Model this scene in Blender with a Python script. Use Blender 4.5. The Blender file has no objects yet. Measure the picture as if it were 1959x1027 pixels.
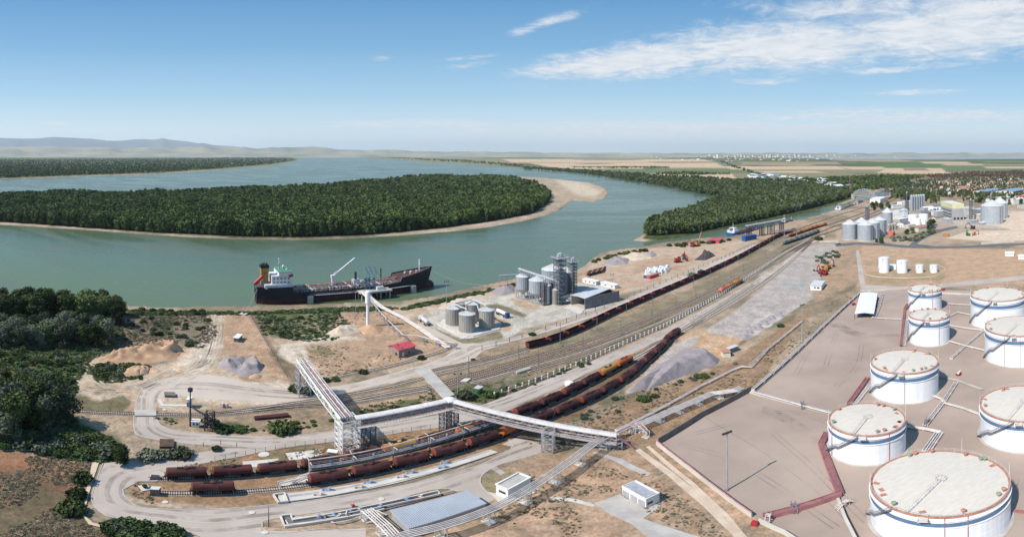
import bpy, bmesh, math, random, sys, os
import numpy as np
from mathutils import Vector, Matrix
from math import sin, cos, tan, pi, hypot, radians, atan2, sqrt
random.seed(7)
rng = np.random.default_rng(7)
SC = bpy.context.scene
COL = SC.collection

# ------------------------------------------------------------------ camera
CX, Y0, F, H = 979.5, 292.0, 1000.0, 100.0        # the photograph is a wide panorama: angles map straight to pixels
cam = bpy.data.cameras.new('camera')
cam_ob = bpy.data.objects.new('camera', cam)
COL.objects.link(cam_ob)
cam_ob.location = (0, 0, H)
cam_ob.rotation_euler = (radians(90), 0, 0)
cam.type = 'PANO'
cc = cam if hasattr(cam, 'panorama_type') else cam.cycles
cc.panorama_type = 'EQUIRECTANGULAR'
cc.longitude_min = -CX / F
cc.longitude_max = (1959 - CX) / F
cc.latitude_min = -(1027 - Y0) / F
cc.latitude_max = Y0 / F
cam.clip_start = 0.5
cam.clip_end = 120000
SC.camera = cam_ob

# ------------------------------------------------------------------ render settings
SC.render.engine = 'CYCLES'
SC.cycles.use_denoising = True
SC.cycles.max_bounces = 5
SC.cycles.diffuse_bounces = 2
SC.cycles.glossy_bounces = 2
SC.cycles.transmission_bounces = 2
SC.cycles.volume_bounces = 1
SC.cycles.transparent_max_bounces = 6
SC.cycles.caustics_reflective = False
SC.cycles.caustics_refractive = False
vs = SC.view_settings
vs.view_transform = 'Standard'
vs.look = 'None'
vs.exposure = 0.16
vs.gamma = 1
vs.use_curve_mapping = False

HAZE_D = 2.4e-5
# ------------------------------------------------------------------ sun
SUN_EL = radians(47)
SH_AZ = radians(26)                       # direction in which shadows fall, from +X towards +Y
sun = bpy.data.lights.new('sun', 'SUN')
sun.energy = 5.0
sun.angle = radians(0.53)
sun.color = (1.0, 0.955, 0.89)
sun_ob = bpy.data.objects.new('sun', sun)
COL.objects.link(sun_ob)
ray = Vector((cos(SH_AZ) * cos(SUN_EL), sin(SH_AZ) * cos(SUN_EL), -sin(SUN_EL)))
sun_ob.rotation_euler = ray.to_track_quat('-Z', 'Y').to_euler()
sun_ob.location = (0, 0, 300)

# ------------------------------------------------------------------ node expression helper
class E:
    """a float socket that can be written like a number"""
    def __init__(s, nt, sock): s.nt, s.s = nt, sock
    def _m(s, op, a, b=None, c=None, clamp=False):
        n = s.nt.nodes.new('ShaderNodeMath'); n.operation = op; n.use_clamp = clamp
        for i, v in enumerate((a, b, c)):
            if v is None: continue
            if isinstance(v, E): s.nt.links.new(v.s, n.inputs[i])
            else: n.inputs[i].default_value = float(v)
        return E(s.nt, n.outputs[0])
    def __add__(s, o): return s._m('ADD', s, o)
    __radd__ = __add__
    def __sub__(s, o): return s._m('SUBTRACT', s, o)
    def __rsub__(s, o): return s._m('SUBTRACT', o, s)
    def __mul__(s, o): return s._m('MULTIPLY', s, o)
    __rmul__ = __mul__
    def __truediv__(s, o): return s._m('DIVIDE', s, o)
    def __neg__(s): return s * -1
    def fn(s, op, b=None): return s._m(op, s, b)
    def ss(s, a, b):
        n = s.nt.nodes.new('ShaderNodeMapRange'); n.interpolation_type = 'SMOOTHSTEP'
        s.nt.links.new(s.s, n.inputs[0]); n.inputs[1].default_value = a; n.inputs[2].default_value = b
        return E(s.nt, n.outputs[0])
    def clamp(s): return s._m('ADD', s, 0, clamp=True)

def noise(nt, vec, scale, detail=3, rough=0.5, dist=0.0):
    n = nt.nodes.new('ShaderNodeTexNoise')
    n.inputs['Scale'].default_value = scale; n.inputs['Detail'].default_value = detail
    n.inputs['Roughness'].default_value = rough; n.inputs['Distortion'].default_value = dist
    if vec is not None: nt.links.new(vec, n.inputs['Vector'])
    return E(nt, n.outputs['Fac'])

def mixc(nt, f, a, b, mode='MIX'):
    n = nt.nodes.new('ShaderNodeMix'); n.data_type = 'RGBA'; n.blend_type = mode; n.clamp_factor = True
    for k, v in ((0, f), (6, a), (7, b)):
        if isinstance(v, E): nt.links.new(v.s, n.inputs[k])
        elif hasattr(v, 'is_linked') or isinstance(v, bpy.types.NodeSocket): nt.links.new(v, n.inputs[k])
        elif isinstance(v, (int, float)): n.inputs[k].default_value = v if k == 0 else (v, v, v, 1)
        else: n.inputs[k].default_value = tuple(v)[:3] + (1,)
    return n.outputs[2]

def lin(r, g, b, k=1.0):
    f = lambda c: ((c / 255 + 0.055) / 1.055) ** 2.4 if c > 10 else c / 255 / 12.92
    return (f(r) * k, f(g) * k, f(b) * k)

# ------------------------------------------------------------------ world: sky and its clouds
world = bpy.data.worlds.new('World')
SC.world = world
world.use_nodes = True
wt = world.node_tree
wt.nodes.clear()
sky = wt.nodes.new('ShaderNodeTexSky')
sky.sky_type = 'NISHITA'
sky.sun_disc = False
sky.sun_elevation = SUN_EL
sky.sun_rotation = atan2(-ray.x, -ray.y)
sky.altitude = 100
sky.air_density = 1.0
sky.dust_density = 0.6
sky.ozone_density = 2.0
tc = wt.nodes.new('ShaderNodeTexCoord')
sep = wt.nodes.new('ShaderNodeSeparateXYZ')
wt.links.new(tc.outputs['Generated'], sep.inputs[0])
dx, dy, dz = (E(wt, sep.outputs[i]) for i in range(3))
lon = dx.fn('ARCTAN2', dy)
lat = dz.fn('ARCSINE')
# cloud layers seen in perspective: the direction cut with a flat layer overhead
zz = dz.fn('MAXIMUM', 0.02) + 0.03
cmb = wt.nodes.new('ShaderNodeCombineXYZ')
wt.links.new((dx / zz).s, cmb.inputs[0]); wt.links.new((dy / zz).s, cmb.inputs[1])
mp = wt.nodes.new('ShaderNodeMapping'); mp.inputs['Rotation'].default_value = (0, 0, radians(-12)); mp.inputs['Scale'].default_value = (1.0, 0.8, 1)
wt.links.new(cmb.outputs[0], mp.inputs[0])
n_big = noise(wt, mp.outputs[0], 0.55, 6, 0.62, 0.6)
n_fine = noise(wt, mp.outputs[0], 4.2, 7, 0.7, 0.5)
def blob(u0, v0, a, b, rot=0.0):
    du = lon - u0; dv = lat - v0
    if rot:
        c_, s_ = cos(rot), sin(rot)
        du, dv = du * c_ + dv * s_, dv * c_ - du * s_
    return (-(((du / a) * (du / a)) + ((dv / b) * (dv / b)))).fn('EXPONENT')
def at(px, py): return ((px - CX) / F, (Y0 - py) / F)
m = None
for (px, py, a, b, rot, k) in [
        (1240, 112, 240, 34, 0.10, 1.1), (1090, 128, 120, 16, 0.12, 1.0), (1500, 84, 320, 52, 0.05, 1.1), (1800, 60, 280, 62, 0.02, 1.1), (1330, 72, 200, 26, .2, .7), (1880, 20, 220, 40, 0, .9), 
        (1450, 50, 260, 26, 0.16, 0.6), (1650, 14, 300, 30, 0.0, 0.75), (2250, 60, 380, 70, 0.0, 1.0), (1920, 95, 130, 30, -.1, .6),
        (1040, 44, 110, 12, 0.32, 0.62), (1085, 28, 44, 14, 0.2, 0.6), (885, 126, 75, 9, 0.15, 0.5), (730, 112, 30, 8, 0.1, 0.40),
        (1690, 134, 95, 8, 0.05, 0.75), (1750, 176, 120, 8, 0.03, 0.82), (1460, 155, 90, 10, 0.0, 0.55),
        (110, 236, 50, 5, 0.0, 0.6), (820, 238, 240, 11, 0.0, .72), (1750, 222, 420, 16, 0.0, .8), (1350, 250, 700, 24, 0.0, .74), (900, 110, 70, 7, .1, .5)]:
    u, v = at(px, py)
    t = blob(u, v, a / F, b / F, rot) * k
    m = t if m is None else m.fn('MAXIMUM', t)
dens = (m * 1.25 + (n_big - 0.5) * 1.4 + (n_fine - 0.5) * 1.6).ss(0.22, 1.2) * m.ss(0.05, 0.4)
soft = (m * 0.55 + (n_big - 0.45) * 0.9).ss(0.2, 1.4) * 0.35
rp = wt.nodes.new('ShaderNodeValToRGB'); wt.links.new((lat / 1.6).clamp().s, rp.inputs[0])       # clear-air gradient, horizon to zenith
el = rp.color_ramp.elements
for i_, (p_, c_) in enumerate(((0.0, (8.6, 9.6, 10)), (.03, (7.0, 8.8, 9.9)), (.07, (4.2, 7.0, 9.4)), (.125, (2.2, 5.0, 8.0)), (.19, (1.1, 3.5, 6.8)), (1.0, (.4, 1.9, 4.8)))):
    e_ = el[i_] if i_ < 2 else el.new(p_)
    e_.position = p_; e_.color = tuple(v / 10 for v in c_) + (1,)
grad = mixc(wt, 1.0, rp.outputs[0], (10, 10, 10), 'MULTIPLY')
wt.nodes[-1].clamp_result = False
skyc = mixc(wt, 0.8, sky.outputs[0], grad)
out_c = mixc(wt, (dens * 0.88 + soft).clamp(), skyc, mixc(wt, n_fine.ss(.3, .7), (7.2, 7.7, 8.4), (9.0, 9.2, 9.4)))
bg = wt.nodes.new('ShaderNodeBackground')
bg.inputs[1].default_value = 0.088
wt.links.new(out_c, bg.inputs[0])
wo = wt.nodes.new('ShaderNodeOutputWorld')
wt.links.new(bg.outputs[0], wo.inputs[0])

# ------------------------------------------------------------------ placing helpers
def P(px, py, z=0.0):
    """the point at height z that the photograph shows at pixel px, py"""
    lo = (px - CX) / F
    D = (H - z) / tan((py - Y0) / F)
    return Vector((D * sin(lo), D * cos(lo), z))
def ztop(p, py): return H - hypot(p[0], p[1]) * tan((py - Y0) / F)
def V(*a): return Vector(a)

def tag(o, label=None, cat=None, group=None, kind=None):
    if label: o['label'] = label
    if cat: o['category'] = cat
    if group: o['group'] = group
    if kind: o['kind'] = kind
    return o
def thing(name, label, cat, loc=(0, 0, 0), rz=0.0, group=None):
    o = bpy.data.objects.new(name, None)
    o.empty_display_size = 0.5
    COL.objects.link(o)
    o.location = loc; o.rotation_euler = (0, 0, rz)
    return tag(o, label, cat, group)
def copy_tree(o, parent=None):
    c = o.copy(); COL.objects.link(c); c.parent = parent
    for ch in KIDS.get(o.name, []):
        cc_ = copy_tree(ch, c)
        KIDS.setdefault(c.name, []).append(cc_)
    return c
KIDS = {}
def dup(root, loc, rz, label=None, scale=None):
    r = copy_tree(root)
    r.location = loc; r.rotation_euler = (0, 0, rz)
    if scale is not None: r.scale = (scale,) * 3 if isinstance(scale, (int, float)) else scale
    if label: r['label'] = label
    return r

class MB:
    """collects shapes in world coordinates; build() links them as one mesh"""
    def __init__(s): s.v = []; s.f = []
    def add(s, vs, fs):
        n = len(s.v)
        s.v.extend(tuple(v) for v in vs)
        s.f.extend(tuple(i + n for i in f) for f in fs)
        return s
    def prism(s, pts, z0, z1, top=True, bottom=True):
        n = len(pts)
        vs_ = [(p[0], p[1], z0) for p in pts] + [(p[0], p[1], z1) for p in pts]
        fs = [(i, (i + 1) % n, n + (i + 1) % n, n + i) for i in range(n)]
        if top: fs.append(tuple(range(n, 2 * n)))
        if bottom: fs.append(tuple(range(n - 1, -1, -1)))
        return s.add(vs_, fs)
    def box(s, c, size, rz=0.0):
        x, y, z = (d / 2 for d in size)
        co, si = cos(rz), sin(rz)
        vs_ = [(c[0] + a * co - b * si, c[1] + a * si + b * co, c[2] + d) for d in (-z, z) for a, b in ((-x, -y), (x, -y), (x, y), (-x, y))]
        return s.add(vs_, [(0, 3, 2, 1), (4, 5, 6, 7), (0, 1, 5, 4), (1, 2, 6, 5), (2, 3, 7, 6), (3, 0, 4, 7)])
    def beam(s, a, b, w, h, up=(0, 0, 1)):
        a, b = Vector(a), Vector(b); d = b - a
        if d.length < 1e-6: return s
        d.normalize(); u = Vector(up)
        if abs(d.dot(u)) > 0.99: u = Vector((0, 1, 0))
        r = d.cross(u).normalized(); u = r.cross(d)
        vs_ = [e + r * (i * w / 2) + u * (j * h / 2) for e in (a, b) for i, j in ((-1, -1), (1, -1), (1, 1), (-1, 1))]
        return s.add(vs_, [(0, 1, 2, 3), (7, 6, 5, 4), (0, 4, 5, 1), (1, 5, 6, 2), (2, 6, 7, 3), (3, 7, 4, 0)])
    def tube(s, a, b, r, n=6, r2=None, cap=True):
        a, b = Vector(a), Vector(b); d = b - a
        if d.length < 1e-6: return s
        d.normalize(); u = Vector((0, 0, 1)) if abs(d.z) < 0.95 else Vector((1, 0, 0))
        p = d.cross(u).normalized(); q = p.cross(d)
        r2 = r if r2 is None else r2
        vs_ = [e + p * (rr * cos(2 * pi * k / n)) + q * (rr * sin(2 * pi * k / n)) for e, rr in ((a, r), (b, r2)) for k in range(n)]
        fs = [(k, n + k, n + (k + 1) % n, (k + 1) % n) for k in range(n)]
        if cap: fs += [tuple(range(n)), tuple(range(2 * n - 1, n - 1, -1))]
        return s.add(vs_, fs)
    def path(s, pts, r, n=6):
        for a, b in zip(pts[:-1], pts[1:]): s.tube(a, b, r, n)
        return s
    def lathe(s, c, prof, n=24, a0=0.0, a1=2 * pi, rz=0.0):
        """prof: (radius, z) pairs from bottom to top"""
        full = abs(a1 - a0 - 2 * pi) < 1e-6
        cols = n if full else n + 1
        vs_ = [(c[0] + r * cos(a0 + (a1 - a0) * k / n), c[1] + r * sin(a0 + (a1 - a0) * k / n), c[2] + z) for r, z in prof for k in range(cols)]
        fs = []
        for j in range(len(prof) - 1):
            for k in range(n):
                k2 = (k + 1) % cols
                fs.append((j * cols + k, j * cols + k2, (j + 1) * cols + k2, (j + 1) * cols + k))
        if full and prof[-1][0] > 0.01: fs.append(tuple((len(prof) - 1) * cols + k for k in range(n)))
        return s.add(vs_, fs)
    def ribbon(s, L, R, dz=0.0):
        n = len(L)
        vs_ = [(p[0], p[1], p[2] + dz) for p in L] + [(p[0], p[1], p[2] + dz) for p in R]
        return s.add(vs_, [(n + i, n + i + 1, i + 1, i) for i in range(n - 1)])
    def wall(s, pts, w, z0, z1, closed=False):
        """a wall of width w along a polyline"""
        L, R = offset(pts, w / 2), offset(pts, -w / 2)
        n = len(pts)
        vs_ = [(p[0], p[1], p[2] + z) for z in (z0, z1) for row in (L, R) for p in row]
        fs = []
        for i in range(n - 1):
            a, b = i, i + 1
            fs += [(n + a, n + b, 3 * n + b, 3 * n + a), (b, a, 2 * n + a, 2 * n + b), (2 * n + b, 2 * n + a, 3 * n + a, 3 * n + b)]
        fs += [(0, n, 3 * n, 2 * n), (2 * n - 1, n - 1, 3 * n - 1, 4 * n - 1)]
        return s.add(vs_, fs)
    def build(s, name, mat, parent=None, smooth=False, loc=None):
        me = bpy.data.meshes.new(name)
        off = Vector(loc) if loc is not None else Vector((0, 0, 0))
        if parent is not None:
            off = Vector(parent.location); q = parent.parent
            while q is not None: off += Vector(q.location); q = q.parent
        elif loc is None and s.v:
            a = np.array(s.v); lo, hi = a.min(0), a.max(0)
            off = Vector(((lo[0] + hi[0]) / 2, (lo[1] + hi[1]) / 2, lo[2]))
        a = np.array(s.v, dtype=np.float64) - np.array(off)
        me.from_pydata(a.tolist(), [], s.f)
        me.materials.append(M(mat) if isinstance(mat, str) else mat)
        if smooth: me.shade_smooth()
        o = bpy.data.objects.new(name, me)
        COL.objects.link(o)
        if parent is not None:
            o.parent = parent
            KIDS.setdefault(parent.name, []).append(o)
        else: o.location = off
        return o

def offset(pts, d):
    """polyline shifted sideways by d (left is positive)"""
    out = []
    n = len(pts)
    for i in range(n):
        a = pts[max(i - 1, 0)]; b = pts[min(i + 1, n - 1)]
        t = Vector((b[0] - a[0], b[1] - a[1])); t.normalize()
        nx, ny = -t.y, t.x
        k = 1.0
        if 0 < i < n - 1:
            t1 = Vector((pts[i][0] - a[0], pts[i][1] - a[1])).normalized()
            c_ = abs(t1.x * nx * 0 + t1.dot(t))
            k = 1 / max(c_, 0.5)
        out.append(Vector((pts[i][0] + nx * d * k, pts[i][1] + ny * d * k, pts[i][2])))
    return out
def spline(pts, step):
    """Catmull-Rom through world points, resampled about every step metres"""
    pts = [Vector(p) for p in pts]
    q = [pts[0] * 2 - pts[1]] + pts + [pts[-1] * 2 - pts[-2]]
    dense = []
    for i in range(1, len(q) - 2):
        p0, p1, p2, p3 = q[i - 1], q[i], q[i + 1], q[i + 2]
        m_ = max(2, int((p2 - p1).length / step * 2) + 1)
        for k in range(m_):
            t = k / m_
            dense.append(0.5 * ((2 * p1) + (p2 - p0) * t + (2 * p0 - 5 * p1 + 4 * p2 - p3) * t * t + (3 * p1 - p0 - 3 * p2 + p3) * t ** 3))
    dense.append(q[-2])
    return resample(dense, step)
def resample(pts, step):
    cum = [0.0]
    for a, b in zip(pts[:-1], pts[1:]): cum.append(cum[-1] + (b - a).length)
    L = cum[-1]; n = max(1, round(L / step)); out = []; j = 0
    for k in range(n + 1):
        s_ = L * k / n
        while j < len(pts) - 2 and cum[j + 1] < s_: j += 1
        d = cum[j + 1] - cum[j]
        out.append(pts[j].lerp(pts[j + 1], (s_ - cum[j]) / d if d > 1e-9 else 0))
    return out
def pxs(lst, z=0.0): return [P(a, b, z) for a, b in lst]

# ------------------------------------------------------------------ materials
MATS = {}
def M(name): return MATS[name]
def base_mat(name, rough=0.8, metal=0.0, spec=0.3):
    m_ = bpy.data.materials.new(name); m_.use_nodes = True
    nt = m_.node_tree
    b = nt.nodes['Principled BSDF']
    b.inputs['Roughness'].default_value = rough
    b.inputs['Metallic'].default_value = metal
    b.inputs['Specular IOR Level'].default_value = spec
    MATS[name] = m_
    return m_, nt, b
def mat(name, c1, c2=None, scale=1.0, rough=0.8, metal=0.0, bump=0.0, spots=None, spot_at=0.62, stretch=None, rand=0.0, spec=0.3, detail=5, objc=True):
    """two tones mixed by noise, optional spots of a third colour, optional stretch of the noise and per-object lightness"""
    m_, nt, b = base_mat(name, rough, metal, spec)
    g = nt.nodes.new('ShaderNodeTexCoord')
    vec = g.outputs['Object'] if objc else g.outputs['Object']
    if not objc:
        gg = nt.nodes.new('ShaderNodeNewGeometry'); vec = gg.outputs['Position']
    if rand:
        oi = nt.nodes.new('ShaderNodeObjectInfo')
        ad = nt.nodes.new('ShaderNodeVectorMath'); ad.operation = 'ADD'
        sc_ = nt.nodes.new('ShaderNodeVectorMath'); sc_.operation = 'SCALE'; sc_.inputs['Scale'].default_value = 1.0
        mul = E(nt, oi.outputs['Random']) * 97.0
        cv = nt.nodes.new('ShaderNodeCombineXYZ'); nt.links.new(mul.s, cv.inputs[0]); nt.links.new(mul.s, cv.inputs[1])
        nt.links.new(vec, ad.inputs[0]); nt.links.new(cv.outputs[0], ad.inputs[1]); vec = ad.outputs[0]
    if stretch:
        mp_ = nt.nodes.new('ShaderNodeMapping'); mp_.inputs['Scale'].default_value = stretch
        nt.links.new(vec, mp_.inputs[0]); vec = mp_.outputs[0]
    c2 = c2 or tuple(x * 0.8 for x in c1)
    n1 = noise(nt, vec, scale, detail, 0.6)
    col = mixc(nt, n1.ss(0.32, 0.68), c1, c2)
    if spots:
        n2 = noise(nt, vec, scale * 1.7, detail + 1, 0.7, 0.4)
        col = mixc(nt, n2.ss(spot_at, spot_at + 0.1), col, spots)
    if rand:
        v = (E(nt, oi.outputs['Random']) - 0.5) * (2 * rand) + 1.0
        hsv = nt.nodes.new('ShaderNodeHueSaturation'); nt.links.new(col, hsv.inputs['Color']); nt.links.new(v.s, hsv.inputs['Value']); col = hsv.outputs[0]
    nt.links.new(col, b.inputs['Base Color'])
    if bump:
        bp = nt.nodes.new('ShaderNodeBump'); bp.inputs['Strength'].default_value = min(1, bump); bp.inputs['Distance'].default_value = max(0.02, bump * 0.2)
        nt.links.new(noise(nt, vec, scale * 3, 4, 0.6).s, bp.inputs['Height']); nt.links.new(bp.outputs[0], b.inputs['Normal'])
    return m_
L = lin
mat('white_paint', L(226, 226, 224), L(214, 212, 206), .25, .7, spots=L(196, 186, 170), spot_at=.66)
mat('white_shell', L(236, 237, 240), L(226, 228, 231), .3, .5, stretch=(2.2, 2.2, .12), spots=L(206, 196, 184), spot_at=.64)
mat('tank_roof', L(210, 201, 187), L(200, 190, 176), .7, .75, stretch=(.5, 2.2, 1), spots=L(190, 172, 154), spot_at=.66, rand=.03)
mat('blue_stripe', L(98, 124, 154), L(88, 114, 144), .3, .5)
mat('rust_red', L(188, 138, 118), L(166, 112, 94), .8, .8, spots=L(200, 160, 140))
mat('pink_pipe', L(176, 124, 124), L(150, 102, 104), .5, .6)
mat('gallery_cover', L(220, 212, 206), L(200, 192, 186), .3, .6, spots=L(176, 164, 154), spot_at=.66)
mat('red_paint', L(178, 52, 58), L(150, 44, 50), 1, .5)
mat('pipe_white', L(214, 208, 200), L(190, 182, 174), .4, .5, spots=L(150, 138, 128), spot_at=.66)
mat('pipe_light', L(200, 188, 184), L(180, 166, 160), .4, .6)
mat('steel_light', L(178, 178, 182), L(150, 150, 154), .6, .55, metal=.1)
mat('steel_grey', L(128, 128, 134), L(104, 104, 110), .6, .6, metal=.1)
mat('steel_dark', L(64, 62, 66), L(48, 46, 50), .6, .7)
mat('galvanised', L(188, 193, 198), L(172, 178, 184), .3, .4, metal=.25, spots=L(136, 138, 142), rand=.05)
mat('galv_roof', L(208, 208, 206), L(192, 192, 192), .3, .5, metal=.1, rand=.04)
mat('silo_old', L(186, 182, 174), L(166, 160, 152), .35, .5, metal=.15, spots=L(120, 112, 104), stretch=(1, 1, .3), rand=.05)
mat('roof_blue_grey', L(182, 188, 196), L(170, 176, 184), .12, .5, metal=.15)
mat('concrete', L(184, 178, 170), L(164, 156, 148), .15, .9, bump=.1, spots=L(146, 138, 128))
mat('concrete_light', L(206, 200, 190), L(188, 180, 170), .12, .9, spots=L(170, 160, 150))
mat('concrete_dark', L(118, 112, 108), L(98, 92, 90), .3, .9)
mat('kerb', L(190, 182, 172), L(170, 160, 150), .3, .9)
mat('wagon_rust', L(94, 52, 48), L(68, 40, 40), .35, .75, spots=L(126, 60, 50), spot_at=.62, stretch=(.6, 1, 2.0), rand=.22)
mat('wagon_dark', L(78, 44, 44), L(58, 36, 38), .4, .75, spots=L(106, 54, 44), stretch=(.6, 1, 2), rand=.2)
mat('wagon_end', L(124, 64, 52), L(92, 48, 44), .6, .75, spots=L(176, 86, 54), rand=.2)
mat('wagon_orange', L(186, 104, 54), L(156, 82, 46), .5, .65, spots=L(150, 70, 40), rand=.1)
mat('wagon_yellow', L(196, 148, 80), L(166, 120, 62), .5, .65, spots=L(140, 92, 50), rand=.1)
mat('wagon_pink', L(206, 122, 104), L(190, 104, 88), .5, .65)
mat('wagon_grey', L(104, 114, 116), L(80, 88, 92), .5, .6, rand=.1)
mat('gondola_red', L(120, 44, 46), L(92, 36, 38), .5, .75, spots=L(70, 36, 36), rand=.2)
mat('gondola_dark', L(66, 38, 42), L(52, 34, 38), .5, .8, rand=.25)
mat('undercarriage', L(44, 38, 38), L(30, 28, 28), 1, .85)
mat('rail_steel', L(92, 70, 62), L(74, 58, 52), .5, .6)
mat('sleeper', L(196, 188, 178), L(158, 148, 138), .8, .9, objc=False)
mat('ballast', L(142, 122, 104), L(112, 96, 82), .5, .95, spots=L(110, 104, 84), objc=False)
mat('ballast_red', L(132, 100, 84), L(112, 88, 76), .5, .95, spots=L(110, 104, 84), objc=False)
mat('hull_navy', L(24, 29, 46), L(18, 21, 34), .08, .5, spots=L(44, 42, 52), spot_at=.66)
mat('hull_red', L(78, 36, 42), L(62, 30, 36), .1, .6, spots=L(52, 30, 34))
mat('deck_brown', L(86, 62, 60), L(64, 50, 50), .3, .8, spots=L(130, 110, 100))
mat('ship_white', L(222, 222, 224), L(204, 204, 206), .3, .5, spots=L(190, 178, 168), spot_at=.68)
mat('funnel_ochre', L(170, 136, 78), L(150, 118, 66), .3, .6)
mat('black_paint', L(28, 28, 32), L(20, 20, 24), .5, .6)
mat('green_deck', L(90, 142, 122), L(74, 124, 104), .4, .7)
mat('arm_blue', L(54, 112, 142), L(44, 94, 124), .5, .5)
mat('blue_paint', L(40, 92, 150), L(34, 78, 130), .4, .5)
mat('valve_blue', L(140, 162, 186), L(116, 142, 170), .8, .5)
mat('orange_paint', L(190, 128, 64), L(168, 108, 54), .6, .6)
mat('green_paint', L(60, 120, 74), L(48, 100, 62), .6, .6)
mat('red_roof', L(196, 84, 90), L(178, 70, 78), .3, .6)
mat('tile_roof', L(150, 116, 100), L(126, 98, 88), .3, .85, rand=.3)
mat('brick_grey', L(158, 140, 128), L(140, 122, 110), .6, .9)
mat('wall_cream', L(214, 206, 190), L(198, 190, 174), .3, .85, rand=.12)
mat('cream_panel', L(214, 212, 168), L(206, 204, 160), .2, .7)
mat('grey_panel', L(168, 168, 170), L(156, 156, 158), .2, .7)
mat('glass_dark', L(54, 62, 70), L(40, 46, 54), .4, .25, spec=.6)
mat('wood_old', L(96, 78, 66), L(76, 60, 50), .8, .9)
mat('plastic_white', L(226, 230, 236), L(206, 212, 222), .6, .6)
mat('sign_blue', L(70, 100, 170), None, 1, .5)
mat('bark', L(92, 80, 66), L(70, 60, 50), 2, .95)
mat('sand_soil', L(196, 160, 128), L(172, 136, 106), .22, .95, bump=.6, spots=L(150, 124, 100), objc=False)
mat('sand_pale', L(206, 186, 164), L(188, 166, 144), .2, .95, bump=.4, objc=False)
mat('gravel_heap', L(156, 146, 146), L(140, 130, 130), .5, .95, bump=.4, spots=L(172, 162, 158), objc=False)
mat('gravel_dark', L(132, 124, 126), L(120, 112, 114), .5, .95, bump=.4, objc=False)
mat('scrap', L(92, 80, 78), L(60, 54, 56), 1.2, .9, bump=1, spots=L(150, 120, 104), objc=False)
mat('road_pale', L(192, 178, 164), L(180, 165, 151), .045, .95, spots=L(166, 152, 139), spot_at=.6, objc=False, detail=8)
mat('road_gravel', L(184, 171, 160), L(168, 155, 144), .05, .95, spots=L(190, 178, 164), spot_at=.6, objc=False, detail=8)
mat('asphalt', L(104, 104, 106), L(90, 90, 92), .1, .9, objc=False)
mat('basin_floor', L(172, 153, 139), L(155, 137, 124), .03, .95, spots=L(142, 128, 122), spot_at=.62, objc=False, detail=9)
def leafmat(name, dark, light, rand=.25, trans=.15):
    m_, nt, b = base_mat(name, .85, 0, .15)
    oi = nt.nodes.new('ShaderNodeObjectInfo'); g = nt.nodes.new('ShaderNodeNewGeometry')
    n1 = noise(nt, g.outputs['Position'], .35, 3)
    col = mixc(nt, (n1 * .7 + E(nt, oi.outputs['Random']) * .6 - .2).ss(.1, .8), dark, light)
    n2 = noise(nt, g.outputs['Position'], .012, 2)
    v = (E(nt, g.outputs['Random Per Island']) - .5) * .5 + (E(nt, oi.outputs['Random']) - .5) * rand * 2 + (n2 - .5) * .5 + 1
    hsv = nt.nodes.new('ShaderNodeHueSaturation'); nt.links.new(col, hsv.inputs['Color']); nt.links.new(v.s, hsv.inputs['Value'])
    nt.links.new(hsv.outputs[0], b.inputs['Base Color'])
    return m_
leafmat('leaf_dark', (.032, .048, .014), (.082, .106, .034))
leafmat('leaf_mid', (.048, .076, .020), (.112, .146, .048))
leafmat('leaf_grey', (.070, .085, .050), (.150, .165, .110))
leafmat('leaf_green', (.038, .070, .020), (.085, .125, .042))
leafmat('leaf_forest', (.038, .066, .016), (.120, .164, .048), .5)
def dust(name, c, amt, sc_):
    m_, nt, b = base_mat(name, .95, 0, .1)
    b.inputs['Base Color'].default_value = tuple(c) + (1,)
    g = nt.nodes.new('ShaderNodeNewGeometry')
    a_ = noise(nt, g.outputs['Position'], sc_, 5, .65, .6).ss(.4, .62) * amt
    nt.links.new(a_.s, b.inputs['Alpha']); return m_
dust('dust_light', L(212, 200, 184), .38, .07)
dust('dust_dark', L(128, 116, 106), .34, .08)
dust('stain_dark', L(96, 86, 82), .26, .05)
leafmat('leaf_brown', (.12, .075, .06), (.17, .11, .09))

# ------------------------------------------------------------------ ground: one sheet out to the horizon
WZ = -5.0                                  # river level
LOWZ = -3.4                                # islands and the low far bank
def inpoly(X, Y, poly):
    X = np.asarray(X); ins = np.zeros(X.shape, bool)
    xs = [p[0] for p in poly]; ys = [p[1] for p in poly]
    bb = (X >= min(xs)) & (X <= max(xs)) & (Y >= min(ys)) & (Y <= max(ys))
    if not bb.any(): return ins
    x, y = X[bb], Y[bb]; r = np.zeros(x.shape, bool)
    n = len(poly)
    for i in range(n):
        x1, y1 = poly[i]; x2, y2 = poly[(i + 1) % n]
        if y1 == y2: continue
        c = (y1 > y) != (y2 > y)
        r ^= c & (x < (x2 - x1) * (y - y1) / (y2 - y1) + x1)
    ins[bb] = r
    return ins
def edge_dist(X, Y, poly):
    d = np.full(X.shape, 1e9)
    n = len(poly)
    for i in range(n):
        x1, y1 = poly[i]; x2, y2 = poly[(i + 1) % n]
        dx_, dy_ = x2 - x1, y2 - y1
        t = np.clip(((X - x1) * dx_ + (Y - y1) * dy_) / max(dx_ * dx_ + dy_ * dy_, 1e-9), 0, 1)
        d = np.minimum(d, np.hypot(X - x1 - t * dx_, Y - y1 - t * dy_))
    return d
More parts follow.
